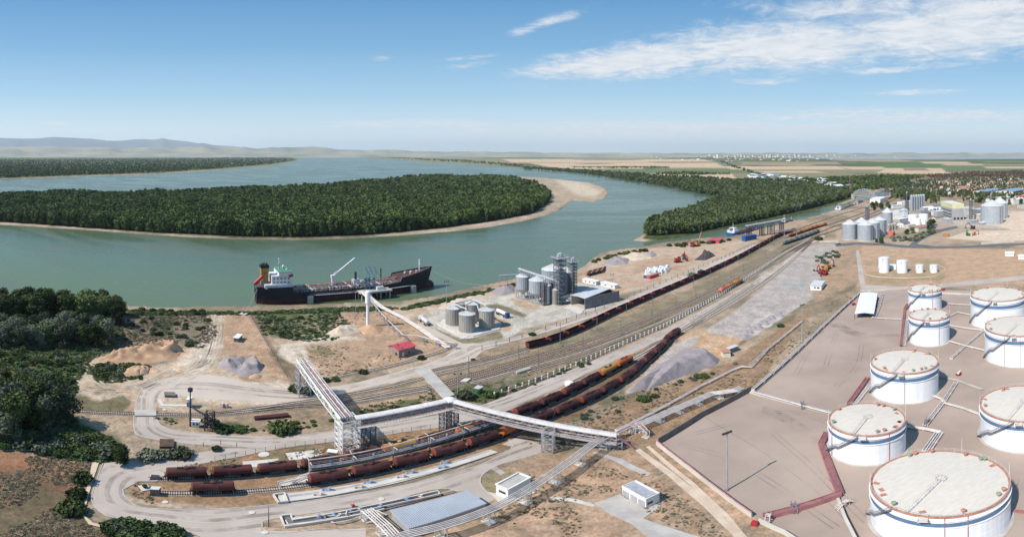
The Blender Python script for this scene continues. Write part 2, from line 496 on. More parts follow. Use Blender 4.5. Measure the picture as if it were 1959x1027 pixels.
def soft_mask(X, Y, poly, w, jit=None):
    """1 inside, 0 outside, ramp of width w pixels; jit shifts the edge by noise"""
    xs = [p[0] for p in poly]; ys = [p[1] for p in poly]; pad = w * 2 + 12
    bb = (X >= min(xs) - pad) & (X <= max(xs) + pad) & (Y >= min(ys) - pad) & (Y <= max(ys) + pad)
    out = np.zeros(X.shape)
    if not bb.any(): return out
    x, y = X[bb], Y[bb]
    d = edge_dist(x, y, poly) * np.where(inpoly(x, y, poly), 1, -1)
    if jit is not None: d = d + jit[bb]
    out[bb] = np.clip(d / w + .5, 0, 1)
    return out
def hashn(ix, iy, seed):
    h = (ix.astype(np.int64) * 374761393 + iy.astype(np.int64) * 668265263 + seed * 1442695041) & 0xffffffff
    h = ((h ^ (h >> 13)) * 1274126177) & 0xffffffff
    return ((h ^ (h >> 16)) & 0xffff) / 65535.0
def vnoise(x, y, cell, seed=0):
    x = x / cell; y = y / cell
    ix, iy = np.floor(x), np.floor(y); fx, fy = x - ix, y - iy
    fx = fx * fx * (3 - 2 * fx); fy = fy * fy * (3 - 2 * fy)
    a, b = hashn(ix, iy, seed), hashn(ix + 1, iy, seed); c, d = hashn(ix, iy + 1, seed), hashn(ix + 1, iy + 1, seed)
    return (a * (1 - fx) + b * fx) * (1 - fy) + (c * (1 - fx) + d * fx) * fy
def fbm(x, y, cell, oct_=4, seed=0):
    s_ = 0; a = 1; t = 0
    for k in range(oct_):
        s_ = s_ + a * vnoise(x, y, cell / 2 ** k, seed + k * 17); t += a; a *= .55
    return s_ / t

# waterline outlines, traced at river level
RIVER = [(-900, 800), (-900, 350), (-60, 347), (0, 343), (120, 339), (250, 335), (350, 330), (450, 323), (530, 316), (566, 308), (574, 304), (560, 299), (525, 297), (480, 296.0), (500, 293.9), (560, 294.5),
         (600, 297), (680, 301), (760, 306), (850, 312), (950, 318), (1000, 323), (1060, 327), (1130, 334), (1180, 341), (1220, 347), (1280, 356), (1320, 363), (1366, 372), (1374, 380),
         (1350, 392), (1300, 412), (1260, 432), (1222, 455), (1212, 460), (1232, 462), (1290, 456), (1340, 446), (1390, 438), (1440, 428), (1500, 417), (1560, 403), (1620, 388),
         (1650, 377), (1680, 368), (1700, 363), (1718, 363), (1712, 357), (1735, 350), (1760, 345), (1800, 344.5), (1770, 352), (1742, 360), (1738, 366), (1700, 374), (1650, 386), (1625, 395), (1590, 408), (1560, 417), (1500, 432), (1440, 448), (1400, 458),
         (1340, 462), (1280, 468), (1230, 478), (1185, 484), (1150, 490), (1135, 500), (1120, 516), (1090, 532), (1050, 540), (985, 543), (950, 549), (900, 560), (860, 572), (820, 580), (770, 586), (730, 588),
         (700, 588), (640, 592), (560, 596), (480, 597), (400, 597), (330, 600), (250, 598), (228, 592), (200, 583), (150, 578), (0, 585), (-300, 610)]
ISLAND = [(-900, 400), (-300, 378), (-60, 373), (0, 374), (100, 374), (250, 371), (380, 368), (470, 362), (560, 358), (640, 353), (740, 342), (840, 335), (920, 335), (985, 338), (1040, 340), (1090, 345), (1130, 350), (1157, 359), (1165, 370), (1156, 380),
          (1137, 387), (1115, 385), (1095, 384), (1085, 391), (1070, 402), (1045, 412), (1000, 423), (940, 434), (860, 443), (760, 451), (660, 456), (560, 459), (450, 457), (350, 453), (250, 446), (150, 439), (60, 433), (0, 430), (-60, 427), (-400, 440), (-900, 520)]
SPIT = [(1212, 460), (1222, 455)]

cols = np.concatenate([np.arange(-2160, -60, 60), np.arange(-60, 2022, 2.5), np.arange(2040, 4125, 60)])
rows = np.concatenate([[294.0, 294.4, 294.8, 295.3, 295.8, 296.4], np.arange(297, 350, 1.0), np.arange(350, 480, 1.6), np.arange(480, 1042, 2.3), [1060, 1090, 1130, 1200, 1300, 1450, 1650, 1850]])
PX, PY = np.meshgrid(cols, rows)
LO = (PX - CX) / F
DD = H / np.tan((PY - Y0) / F)
WX, WY = DD * np.sin(LO), DD * np.cos(LO)
QY = Y0 + F * np.arctan((H - WZ) / DD)                       # row where the same place would show at river level
n20 = fbm(WX, WY, 20, 4, 1); n6 = fbm(WX, WY, 6, 3, 5); n60 = fbm(WX, WY, 70, 4, 9); n300 = fbm(WX, WY, 400, 3, 21); n2 = fbm(WX, WY, 2.2, 2, 31)
pxm = 1.0 / (DD / F)                                          # pixels per metre, used to keep ragged edges at real size
jit = np.clip((n20 - .5) * 2 * 1.8 * pxm, -5, 5) * np.clip((PY - 330) / 60, .2, 1)
river = soft_mask(PX, QY, RIVER, 2.4, jit * .5)
isl = soft_mask(PX, QY, ISLAND, 2.4, jit * .35)
water = np.clip(river - isl, 0, 1)
# height: low far side and islands, yard side at 0
near = inpoly(PX, PY, [(-2200, 2200), (-2200, 570), (-900, 570), (0, 560), (228, 580), (480, 580), (640, 580), (800, 570), (900, 550), (985, 532), (1060, 520), (1110, 500), (1180, 470), (1230, 462), (1400, 440), (1560, 408), (1650, 372), (1740, 352), (1800, 342), (2300, 335), (4200, 300), (4200, 2200)])
landz = np.where(near, 0.0, LOWZ)
rough_land = (n20 - .5) * 1.2 + (n6 - .5) * .5
flat = np.zeros(PX.shape, bool)
GZ = landz + (WZ - 3.0 - landz) * water
thr = (WZ - landz) / (WZ - 3.0 - landz)                       # blend value at which the ground meets the river
GZ = np.where(water > 0, landz + (WZ - 3.0 - landz) * np.clip(water * thr / .5 * (water < .5) + (thr + (water - .5) * 2 * (1 - thr)) * (water >= .5), 0, 1), landz)
# colour of the soil
COLR = np.zeros(PX.shape + (3,))
def setc(c, k=1.0): COLR[:] = np.array(c) * k
def paint(c, poly, w=3.0, amt=1.0, j=1.0, nz=None, th=.5, wd=.15, c2=None):
    """lay a kind of soil over an outline; nz/th/wd break it up into patches"""
    m_ = soft_mask(PX, PY, poly, w, jit * j)
    if nz is not None: m_ = m_ * np.clip((nz - th) / wd + .5, 0, 1)
    m_ = (m_ * amt)[..., None]
    cc_ = np.array(c)
    if c2 is not None:
        t = np.clip((n6 - .5) * 2.4 + .5, 0, 1)[..., None]
        cc_ = np.array(c) * (1 - t) + np.array(c2) * t
    COLR[:] = COLR * (1 - m_) + cc_ * m_
ALL = [(-2300, 200), (4300, 200), (4300, 2300), (-2300, 2300)]
tan_ = lin(182, 162, 141); tan2 = lin(162, 145, 123); ora = lin(184, 151, 125); greyg = lin(118, 110, 92); green = lin(84, 92, 56); dkgreen = lin(60, 68, 42)
pale = lin(200, 182, 162); paler = lin(214, 198, 180); sandc = lin(188, 164, 140); brown = lin(142, 110, 86)
fieldt = lin(206, 180, 150); fieldg = lin(110, 122, 86); fieldg2 = lin(94, 108, 66); fieldb = lin(164, 140, 118); conc = lin(196, 189, 178); grav = lin(182, 172, 165)
setc(tan_)
paint(tan2, ALL, nz=n20, th=.5, wd=.3, amt=.8)
paint(ora, ALL, nz=n60 * .6 + n6 * .4, th=.57, wd=.12, amt=.7)
paint(greyg, ALL, nz=fbm(WX, WY, 30, 4, 77), th=.56, wd=.16, amt=.6)
# far plain: fields beyond the river
far = [(-2300, 200), (4300, 200), (4300, 330), (1959, 345), (1800, 345), (1700, 352), (1560, 404), (1222, 462), (1400, 372), (1200, 345), (1000, 325), (600, 297), (560, 318), (-400, 350), (-2300, 360)]
paint(lin(150, 142, 112), far, w=2, c2=lin(128, 128, 98))
def rect_field(c, x0, y0, x1, y1, sk=0.0, sk2=None):
    sk2 = sk if sk2 is None else sk2
    paint(c, [(x0, y0), (x1, y0), (x1 + sk2, y1), (x0 + sk, y1)], w=1.0, j=.15)
for y0 in np.arange(293.5, 322, 1.6):                                       # the plain to the horizon: a patchwork of strips
    for x0 in np.arange(-500, 2500, 130 - (y0 - 293) * .5):
        x = x0 + random.uniform(-40, 40)
        if y0 > 300 and (x < 640 or 560 < x < 900): continue
        c = random.choice([fieldt, fieldb, fieldg, fieldg2, fieldg2, lin(120, 124, 92), lin(78, 92, 62), lin(70, 84, 60)])
        rect_field(c, x, y0, x + random.uniform(50, 160), y0 + random.uniform(.8, 1.9), random.uniform(-20, 30))
for (c, x0, y0, x1, y1, sk, sk2) in [
        (fieldt, -300, 287, 500, 298, 0, 10), (lin(170, 140, 124), 60, 294, 300, 298, 0, 60), (fieldt, 300, 296, 470, 299, 0, -20),
        (fieldt, 960, 304, 1340, 310, 20, 40), (fieldt, 1010, 311, 1370, 320, 50, 20), (fieldg2, 1090, 317, 1280, 321, 20, 0), (fieldt, 1060, 319, 1230, 322, 10, 0), (fieldg, 1150, 322, 1400, 330, 60, 60),
        (fieldt, 1260, 331, 1400, 341, 20, 10), (fieldg2, 1400, 303, 1580, 310, 30, 20), (fieldt, 1380, 317, 1600, 323, 20, 20), (fieldb, 1420, 309, 1600, 314, 0, 10), (fieldt, 1440, 326, 1560, 329, 30, 20),
        (fieldg2, 1640, 310, 1790, 315, 0, 20), (fieldt, 1600, 318, 1690, 323, 30, 10), (lin(90, 118, 70), 1690, 312, 1790, 320, 0, 30), (fieldt, 1700, 321, 1800, 331, -30, 20), (lin(146, 120, 108), 1726, 321, 1770, 325, 4, 10),
        (fieldg, 1800, 316, 1990, 328, 10, 20), (fieldt, 1760, 309, 1850, 312, 10, 20), (fieldt, 1880, 318, 1990, 321, 10, 0), (fieldt, 1800, 313, 1880, 315, 10, 0), (fieldg2, 1850, 309, 2000, 312, 10, 0), (fieldt, 1040, 328, 1090, 331, 0, 10),
        (lin(196, 176, 150), 1010, 324, 1080, 329, 20, 20)]:
    rect_field(c, x0, y0, x1, y1, sk, sk2)
paint(lin(150, 166, 182), [(1480, 301.5), (1600, 300.5), (2300, 300.2), (2300, 303.6), (1800, 303.8), (1560, 303)], w=1, j=.2)
for (x0, y0, x1) in ((900, 297.2, 1300), (960, 300.5, 1150), (1300, 302.5, 1480), (1100, 305, 1210), (1240, 309, 1400), (1560, 305.5, 1900), (1420, 316, 1500), (1620, 330, 1700), (1100, 312, 1150), (0, 289, 470), (600, 294.6, 1000)):
    paint(lin(62, 74, 52), [(x0, y0), (x1, y0 - .5), (x1 + 30, y0 + .5), (x0 + 20, y0 + 1.2)], w=1, j=.3, amt=.85)
paint(lin(214, 204, 190), [(1040, 338), (1110, 347), (1150, 361), (1130, 378), (1098, 376), (1075, 385), (1056, 395), (1060, 360)], w=5, nz=n60, th=.42)
paint(lin(150, 120, 104), [(1700, 345), (1760, 336), (1990, 328), (2500, 330), (2500, 350), (1959, 345), (1800, 343), (1730, 352)], w=2, c2=lin(128, 110, 90))
# island and low wood floors, beaches
paint(sandc, [(-900, 500), (-900, 300), (0, 340), (1200, 335), (1200, 460), (560, 480), (0, 460)], w=2) if False else None
isl2 = soft_mask(PX, QY, ISLAND, 2.4, jit * .35)
t = (isl2 > .02)[..., None]; bs = np.clip((n20 - .5) * 2 + .5, 0, 1)[..., None]
COLR[:] = np.where(t, np.array(lin(192, 172, 150)) * (1 - bs) + np.array(lin(164, 146, 126)) * bs, COLR)
WOODFLOOR = [(-900, 500), (-400, 425), (-60, 418), (0, 420), (150, 430), (300, 441), (450, 449), (560, 451), (700, 446), (850, 432), (960, 416), (1020, 404), (1050, 385), (1054, 370), (1030, 352), (985, 341), (900, 333), (740, 338), (470, 358), (0, 368), (-400, 370), (-900, 390)]
paint(lin(70, 72, 50), WOODFLOOR, w=3, j=.5, c2=lin(92, 92, 70))
paint(lin(206, 190, 168), [(1060, 340), (1110, 346), (1150, 362), (1140, 375), (1100, 370), (1075, 352)], w=8)
paint(lin(196, 180, 156), [(1210, 461), (1240, 452), (1400, 436), (1560, 400), (1640, 376), (1600, 372), (1366, 372), (1300, 410)], w=2)
WOOD2 = [(1228, 452), (1255, 453), (1320, 448), (1400, 432), (1470, 420), (1540, 404), (1600, 388), (1640, 374), (1620, 362), (1560, 350), (1480, 346), (1400, 345), (1370, 350), (1260, 335), (1100, 322), (1000, 316), (960, 316), (1060, 325), (1200, 343), (1300, 358), (1374, 374), (1368, 386), (1300, 412), (1250, 432)]
paint(lin(66, 76, 46), WOOD2, w=2, j=.4, c2=lin(84, 92, 60))
WOOD3 = [(-500, 340), (-60, 346), (0, 340), (130, 335), (300, 330), (430, 321), (520, 313), (568, 306), (560, 299), (480, 299), (300, 299), (100, 298), (0, 297), (-500, 297)]
paint(lin(74, 84, 52), WOOD3, w=2, j=.2, c2=lin(90, 98, 64))
# ------- yard side
THICK = [(-300, 560), (0, 572), (225, 592), (236, 640), (215, 668), (170, 690), (150, 730), (130, 780), (150, 815), (225, 845), (240, 878), (180, 884), (90, 872), (0, 862), (-300, 850)]
paint(dkgreen, THICK, w=14, j=2, c2=green)
paint(brown, [(0, 640), (150, 660), (160, 690), (120, 720), (60, 740), (0, 760)], w=20, nz=n20, th=.5, wd=.2, amt=.8)
HILL = [(-300, 850), (0, 856), (90, 872), (180, 884), (168, 940), (158, 985), (190, 1010), (240, 1040), (240, 1200), (-300, 1200)]
paint(lin(160, 124, 98), HILL, w=6, c2=lin(138, 108, 84))
paint(lin(108, 98, 80), [(-300, 900), (60, 890), (140, 930), (170, 1000), (230, 1045), (-300, 1150)], w=26, nz=fbm(WX, WY, 14, 5, 91), th=.44, wd=.14, amt=.85, c2=lin(98, 92, 72))
paint(lin(150, 106, 84), [(-300, 856), (90, 878), (170, 900), (150, 950), (60, 910), (-100, 900)], w=16, nz=n6, th=.45, wd=.2, amt=.7)
SCRUB = [(225, 600), (405, 600), (415, 640), (390, 668), (300, 655), (205, 672), (215, 640)]
paint(lin(140, 126, 108), SCRUB, w=10, j=2, c2=lin(120, 112, 92)); paint(lin(88, 94, 66), SCRUB, w=10, nz=n20, th=.58, wd=.12, amt=.9)
paint(dkgreen, [(228, 588), (330, 594), (345, 612), (320, 640), (290, 620), (232, 608)], w=8, j=2, amt=.8)
# pale worked ground by the river road
paint(pale, [(395, 600), (430, 598), (428, 650), (420, 690), (470, 735), (560, 752), (560, 780), (430, 775), (330, 760), (262, 770), (150, 752), (128, 738), (134, 712), (170, 672), (215, 700), (330, 690), (372, 668), (395, 640)], w=7, j=1.6, c2=sandc)
paint(paler, [(360, 668), (410, 620), (425, 650), (415, 700), (370, 722), (318, 716)], w=10, j=2, amt=.75)
paint(lin(206, 172, 140), [(160, 700), (330, 690), (380, 720), (330, 735), (240, 735), (175, 720)], w=10, j=2, nz=n6, th=.45, amt=.6)
paint(paler, [(400, 755), (470, 735), (545, 730), (575, 752), (560, 775), (500, 780)], w=6, j=1.5, amt=.8)
paint(paler, [(300, 752), (340, 748), (350, 775), (470, 790), (420, 800), (330, 790), (305, 775)], w=6, j=1.5, amt=.45)
paint(ora, [(432, 600), (478, 598), (540, 700), (548, 735), (505, 700), (480, 690), (440, 690), (428, 655)], w=5, amt=.7)
paint(lin(112, 100, 80), [(478, 598), (500, 640), (545, 715), (560, 735), (590, 740), (570, 700), (540, 690), (505, 625)], w=8, j=1.5, amt=.7)
paint(lin(128, 126, 96), [(492, 598), (640, 590), (645, 612), (620, 640), (540, 655), (505, 640)], w=6, j=2, c2=green)
paint(lin(176, 156, 130), [(505, 620), (640, 614), (680, 625), (640, 650), (560, 655), (515, 645)], w=8, nz=n6, th=.5, wd=.15, amt=.8)
paint(paler, [(530, 655), (560, 652), (650, 640), (700, 648), (640, 655), (585, 662), (590, 690), (615, 705), (600, 712), (560, 690), (535, 672)], w=6, j=1.4, amt=.9)
paint(ora, [(585, 665), (700, 645), (860, 660), (870, 672), (735, 702), (630, 722), (600, 705)], w=7, amt=.65)
paint(ora, [(640, 592), (760, 596), (850, 655), (720, 640), (650, 640)], w=7, amt=.55)
paint(lin(112, 112, 84), [(600, 690), (560, 665), (572, 656), (645, 655), (655, 675), (600, 680)], w=5, j=2, nz=n6, th=.5, amt=.8)
# riverside yard, silos' concrete, scrap yard
paint(sandc, [(740, 596), (860, 574), (985, 545), (985, 560), (920, 580), (850, 610), (800, 625)], w=6, j=1.6, c2=pale)
paint(conc, [(925, 575), (1000, 556), (1090, 540), (1180, 552), (1180, 580), (1110, 603), (1000, 628), (985, 640), (920, 662), (880, 655), (800, 615), (835, 592), (930, 600)], w=4, j=.6)
paint(sandc, [(975, 572), (1000, 566), (1040, 590), (1010, 594), (985, 583)], w=3, j=.6); paint(lin(128, 120, 96), [(930, 587), (950, 580), (1010, 603), (1003, 610), (985, 603)], w=3, j=1.4)
paint(lin(132, 122, 96), [(830, 625), (880, 650), (955, 632), (960, 645), (915, 658), (885, 660), (835, 640)], w=3, amt=.9)
paint(sandc, [(940, 605), (985, 620), (980, 630), (955, 632), (948, 618)], w=3, c2=ora)
paint(pale, [(1135, 500), (1190, 482), (1280, 470), (1400, 462), (1450, 456), (1370, 500), (1260, 545), (1180, 565), (1150, 545), (1110, 530)], w=4, c2=lin(190, 160, 136))
paint(lin(182, 142, 118), [(1150, 525), (1240, 500), (1330, 480), (1330, 500), (1250, 540), (1170, 550)], w=12, nz=n20, th=.46, wd=.2, amt=.6)
paint(lin(120, 116, 88), [(1170, 585), (1440, 470), (1500, 452), (1440, 486), (1250, 566), (930, 672), (910, 672)], w=3, j=1.2, nz=n20, th=.4, amt=.7)
# between the roads, rail yard, verges
paint(lin(150, 134, 112), [(300, 790), (560, 770), (800, 720), (905, 680), (1300, 560), (1560, 440), (1560, 455), (1300, 612), (950, 760), (640, 825), (500, 835), (363, 828)], w=4, c2=lin(166, 144, 120))
paint(lin(128, 122, 102), [(830, 728), (1010, 680), (1290, 570), (1560, 440), (1560, 455), (1300, 608), (1050, 712), (900, 760), (860, 745)], w=5, nz=n20 * .6 + n6 * .4, th=.44, wd=.2, amt=.85)
paint(ora, [(640, 770), (800, 735), (850, 760), (760, 790), (660, 800), (440, 800), (430, 790)], w=8, nz=n6, th=.46, amt=.45)
paint(green, [(410, 812), (500, 808), (600, 800), (700, 782), (860, 745), (960, 735), (930, 765), (860, 760), (700, 800), (560, 826), (420, 826)], w=5, j=2, nz=n6 * .6 + n20 * .4, th=.5, wd=.12, amt=.9)
paint(green, [(940, 750), (1100, 690), (1290, 600), (1290, 612), (1040, 728), (945, 768)], w=3, j=1.4, nz=n6, th=.47, wd=.14, amt=.75)
paint(lin(108, 104, 78), [(150, 754), (220, 750), (245, 770), (230, 785), (160, 780)], w=4, j=2, nz=n6, th=.44, amt=.9)
paint(lin(160, 128, 100), [(262, 885), (460, 870), (640, 850), (900, 800), (1000, 770), (1060, 800), (980, 850), (900, 880), (700, 920), (525, 962), (430, 968), (280, 966), (250, 950), (240, 930)], w=4, c2=lin(150, 124, 98))
paint(lin(112, 112, 84), [(390, 885), (640, 850), (640, 880), (560, 890), (420, 905)], w=4, nz=n6, th=.44, amt=.7)
paint(grav, [(262, 900), (300, 902), (318, 915), (280, 925), (258, 918)], w=4, amt=.6)
paint(brown, [(990, 770), (1100, 740), (1290, 640), (1300, 655), (1210, 720), (1100, 800), (1000, 850), (960, 830)], w=4, c2=lin(120, 100, 80))
paint(lin(190, 160, 126), [(1045, 754), (1080, 738), (1100, 742), (1050, 766)], w=3)
# slope between gravel yard and basin
paint(lin(166, 138, 112), [(1100, 820), (1260, 740), (1400, 690), (1500, 620), (1640, 540), (1560, 590), (1440, 750), (1260, 850), (1160, 850)], w=5, c2=lin(150, 124, 100))
paint(lin(112, 108, 84), [(1080, 812), (1180, 762), (1380, 705), (1430, 650), (1640, 545), (1560, 560), (1420, 640), (1330, 700), (1160, 780), (1060, 820)], w=6, j=2, nz=n6 * .5 + n20 * .5, th=.47, wd=.14, amt=.8)
paint(ora, [(960, 900), (1130, 870), (1260, 860), (1340, 960), (1420, 1040), (1000, 1040), (880, 1040), (950, 990)], w=10, nz=fbm(WX, WY, 16, 4, 55), th=.5, wd=.2, amt=.6)
paint(lin(134, 126, 98), [(920, 925), (940, 900), (980, 905), (1000, 925), (960, 945), (930, 945)], w=5, nz=n6, th=.45, amt=.8)
paint(tan2, [(1560, 480), (1650, 470), (1640, 540), (1560, 580), (1550, 530)], w=6, c2=ora)
paint(lin(200, 168, 142), [(1650, 470), (1990, 480), (2300, 480), (2300, 545), (1959, 545), (1640, 548)], w=6, c2=lin(186, 156, 130))
paint(lin(160, 142, 112), [(1655, 500), (1800, 495), (1815, 520), (1800, 540), (1660, 545)], w=8, nz=n20, th=.42, amt=.7)
# gravel store, sand
paint(grav, [(1346, 633), (1400, 600), (1463, 548), (1500, 500), (1540, 470), (1600, 466), (1600, 490), (1551, 562), (1559, 570), (1485, 614), (1433, 649), (1420, 650), (1368, 642)], w=2.5, j=.5)
paint(lin(206, 168, 134), [(1300, 640), (1350, 633), (1420, 650), (1405, 668), (1380, 690), (1300, 665)], w=5, c2=lin(194, 164, 138))
paint(lin(188, 176, 164), [(1200, 750), (1290, 660), (1340, 640), (1320, 670), (1250, 730)], w=5, c2=grav)
paint(lin(160, 176, 176), [(1495, 542), (1540, 538), (1545, 550), (1500, 556)], w=5, amt=.35)
paint(lin(206, 200, 196), [(1416, 648), (1432, 628), (1470, 600), (1500, 598), (1490, 612), (1440, 646)], w=4, nz=n6, th=.46, amt=.7)
paint(lin(190, 166, 146), [(1600, 440), (1700, 400), (2000, 400), (2300, 400), (2300, 468), (1790, 462), (1740, 470), (1700, 462), (1600, 466)], w=4, c2=lin(174, 158, 142))
paint(lin(124, 122, 94), [(1680, 455), (1780, 430), (1800, 445), (1750, 462)], w=4, amt=.6)
paint(conc, [(1790, 395), (1959, 405), (1959, 440), (1830, 432), (1790, 420)], w=3, amt=.7)
for a_, b_ in (((150, 700), (300, 712)),): pass
FIN = np.clip(.86 + (n2 - .5) * .5 * np.clip((PY - 480) / 200, 0, 1) + (n6 - .5) * .3 + .0, .55, 1.35)
COLR *= FIN[..., None]

me = bpy.data.meshes.new('ground')
nr, nc = PX.shape
vx = np.stack([WX, WY, GZ + (rough_land * .35 * np.where(near & (water <= 0), 1, .3)) * 0], -1).reshape(-1, 3)
me.vertices.add(nr * nc); me.vertices.foreach_set('co', vx.astype(np.float32).ravel())
i0 = (np.arange(nr - 1)[:, None] * nc + np.arange(nc - 1)[None, :]).ravel()
quads = np.stack([i0 + nc, i0 + nc + 1, i0 + 1, i0], -1)
me.loops.add(quads.size); me.loops.foreach_set('vertex_index', quads.astype(np.int32).ravel())
me.polygons.add(len(quads)); me.polygons.foreach_set('loop_start', (np.arange(len(quads)) * 4).astype(np.int32))
try: me.polygons.foreach_set('loop_total', np.full(len(quads), 4, np.int32))
except Exception: pass
at_ = me.attributes.new('soil', 'FLOAT_COLOR', 'POINT')
at_.data.foreach_set('color', np.concatenate([COLR, np.ones(PX.shape + (1,))], -1).astype(np.float32).ravel())
me.update(calc_edges=True); me.validate(); me.shade_smooth()
ground = bpy.data.objects.new('ground', me); COL.objects.link(ground); tag(ground, kind='structure')
m_, nt, b = base_mat('ground_soil', .95, 0, .1)
atn = nt.nodes.new('ShaderNodeAttribute'); atn.attribute_name = 'soil'
g = nt.nodes.new('ShaderNodeNewGeometry')
f1 = noise(nt, g.outputs['Position'], .9, 8, .72, .4); f2 = noise(nt, g.outputs['Position'], .12, 6, .65); f3 = noise(nt, g.outputs['Position'], 3.5, 3, .6)
col = mixc(nt, 1.0, atn.outputs['Color'], mixc(nt, f1.ss(.25, .75), (.62, .62, .60), (1.3, 1.27, 1.24)), 'MULTIPLY')
col = mixc(nt, 1.0, col, mixc(nt, f2.ss(.3, .7), (.85, .86, .84), (1.15, 1.13, 1.12)), 'MULTIPLY')
nt.links.new(col, b.inputs['Base Color'])
bp = nt.nodes.new('ShaderNodeBump'); bp.inputs['Strength'].default_value = .5; bp.inputs['Distance'].default_value = .35
nt.links.new((f1 * .7 + f3 * .3).s, bp.inputs['Height']); nt.links.new(bp.outputs[0], b.inputs['Normal'])
me.materials.append(m_)

# ------------------------------------------------------------------ river
mb = MB(); R_ = 60000
mb.lathe((0, 0, WZ), [(60, 0), (400, 0), (3000, 0), (R_, 0)], 64, 0, 2 * pi)
mb.f = [f for f in mb.f if len(f) == 4]
wat = mb.build('river_water', mat('river', (.060, .105, .082), (.085, .118, .085), .004, .16), loc=(0, 0, WZ))
tag(wat, kind='structure')
for p_ in wat.data.polygons: pass
m_ = MATS['river']; nt = m_.node_tree; b = nt.nodes['Principled BSDF']
g = nt.nodes.new('ShaderNodeNewGeometry')
mp_ = nt.nodes.new('ShaderNodeMapping'); mp_.inputs['Rotation'].default_value = (0, 0, -.35); mp_.inputs['Scale'].default_value = (.35, 1, 1); nt.links.new(g.outputs['Position'], mp_.inputs[0])
wp = noise(nt, mp_.outputs[0], .009, 5, .6, 1.6); w3 = noise(nt, g.outputs['Position'], .4, 4, .65); w4 = noise(nt, mp_.outputs[0], .05, 4, .6, .8)
sp = nt.nodes.new('ShaderNodeSeparateXYZ'); nt.links.new(g.outputs['Position'], sp.inputs[0])
shore = (E(nt, sp.outputs[1]) * .94 - E(nt, sp.outputs[0]) * .34).ss(300, 560)      # silt-green shallows along the near bank
c1 = mixc(nt, shore, (.108, .152, .062), (.078, .118, .070))
c1 = mixc(nt, (wp.ss(.44, .60)) * .85, c1, (.112, .142, .100))
nt.links.new(c1, b.inputs['Base Color'])
nt.links.new((wp.ss(.42, .6) * .12 + .22).s, b.inputs['Roughness'])
b.inputs['IOR'].default_value = 1.33; b.inputs['Specular IOR Level'].default_value = .36
bp = nt.nodes.new('ShaderNodeBump'); bp.inputs['Strength'].default_value = .14; bp.inputs['Distance'].default_value = .3
nt.links.new((w3 * .6 + w4 * .5).s, bp.inputs['Height']); nt.links.new(bp.outputs[0], b.inputs['Normal'])

# ------------------------------------------------------------------ far hills on the left
def hills(name, pts, D, depth, mat_, base=-6.0):
    """a ridge whose skyline runs through pixel points, D metres off, with a sloping front and back"""
    xs = np.array([p[0] for p in pts]); ys = np.array([p[1] for p in pts])
    px = np.arange(xs.min(), xs.max() + 1, 5.0); py = np.interp(px, xs, ys)
    k = fbm(px * 10, px * 0, 260, 5, 3) - .5
    py = py + k * 3.2
    rows_ = []
    for f, hh in ((-1, 0), (-.75, .15), (-.5, .42), (-.3, .66), (-.12, .9), (0, 1), (.3, .8), (1, 0)):
        Dk = D + f * depth
        z = np.maximum(base, base + (H - D * np.tan((py - Y0) / F) - base) * hh * (1 + (vnoise(px, px * 0 + f * 90, 26, 5) - .5) * (0.5 if hh < 1 else 0)))
        lo = (px - CX) / F
        rows_.append(np.stack([Dk * np.sin(lo), Dk * np.cos(lo), z], -1))
    n = len(px); mb = MB(); mb.v = [tuple(v) for r in rows_ for v in r]
    mb.f = [(j * n + i, j * n + i + 1, (j + 1) * n + i + 1, (j + 1) * n + i) for j in range(len(rows_) - 1) for i in range(n - 1)]
    o = mb.build(name, mat_, smooth=True); return tag(o, kind='structure')
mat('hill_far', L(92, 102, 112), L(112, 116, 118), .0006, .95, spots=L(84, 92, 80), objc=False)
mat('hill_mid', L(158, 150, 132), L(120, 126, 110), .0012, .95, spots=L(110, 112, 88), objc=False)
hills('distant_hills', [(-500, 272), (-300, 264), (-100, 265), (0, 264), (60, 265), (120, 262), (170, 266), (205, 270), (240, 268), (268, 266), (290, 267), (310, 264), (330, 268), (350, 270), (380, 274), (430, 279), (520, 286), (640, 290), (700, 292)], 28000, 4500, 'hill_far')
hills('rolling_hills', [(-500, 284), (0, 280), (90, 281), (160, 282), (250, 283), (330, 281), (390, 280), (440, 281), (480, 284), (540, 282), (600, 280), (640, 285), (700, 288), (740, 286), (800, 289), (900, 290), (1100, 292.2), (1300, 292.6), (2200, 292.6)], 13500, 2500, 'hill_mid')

# ------------------------------------------------------------------ crowns made of leaf faces
def leaf_cloud(lobes, n, size, seed):
    """n small leaf-clump faces spread over and inside the lobes (cx, cy, cz, rx, ry, rz)"""
    r = np.random.default_rng(seed)
    w = np.array([l[3] * l[4] + l[4] * l[5] + l[3] * l[5] for l in lobes]); w = w / w.sum()
    idx = r.choice(len(lobes), n, p=w); Lb = np.array(lobes)[idx]
    d = r.normal(size=(n, 3)); d /= np.linalg.norm(d, axis=1)[:, None]
    rad = 1 - r.random(n) ** 2.2 * .45
    bump_ = 1 + .18 * np.sin(d[:, 0] * 7 + seed) * np.cos(d[:, 1] * 6) + .10 * np.sin(d[:, 2] * 13)
    c = Lb[:, :3] + d * Lb[:, 3:] * (rad * bump_)[:, None]
    nrm = d + r.normal(size=(n, 3)) * .55; nrm /= np.linalg.norm(nrm, axis=1)[:, None]
    t = np.cross(nrm, r.normal(size=(n, 3))); t /= np.linalg.norm(t, axis=1)[:, None]
    q = np.cross(nrm, t)
    s = size * (.6 + r.random(n) * .8)
    bend = nrm * (s * .25)[:, None]
    quad = np.stack([c - t * s[:, None] - q * (s * .55)[:, None] - bend, c + t * (s * .2)[:, None] - q * (s * .9)[:, None], c + t * s[:, None] + q * (s * .5)[:, None] - bend, c - t * (s * .3)[:, None] + q * (s * .95)[:, None]], 1)
    return quad.reshape(-1, 3)
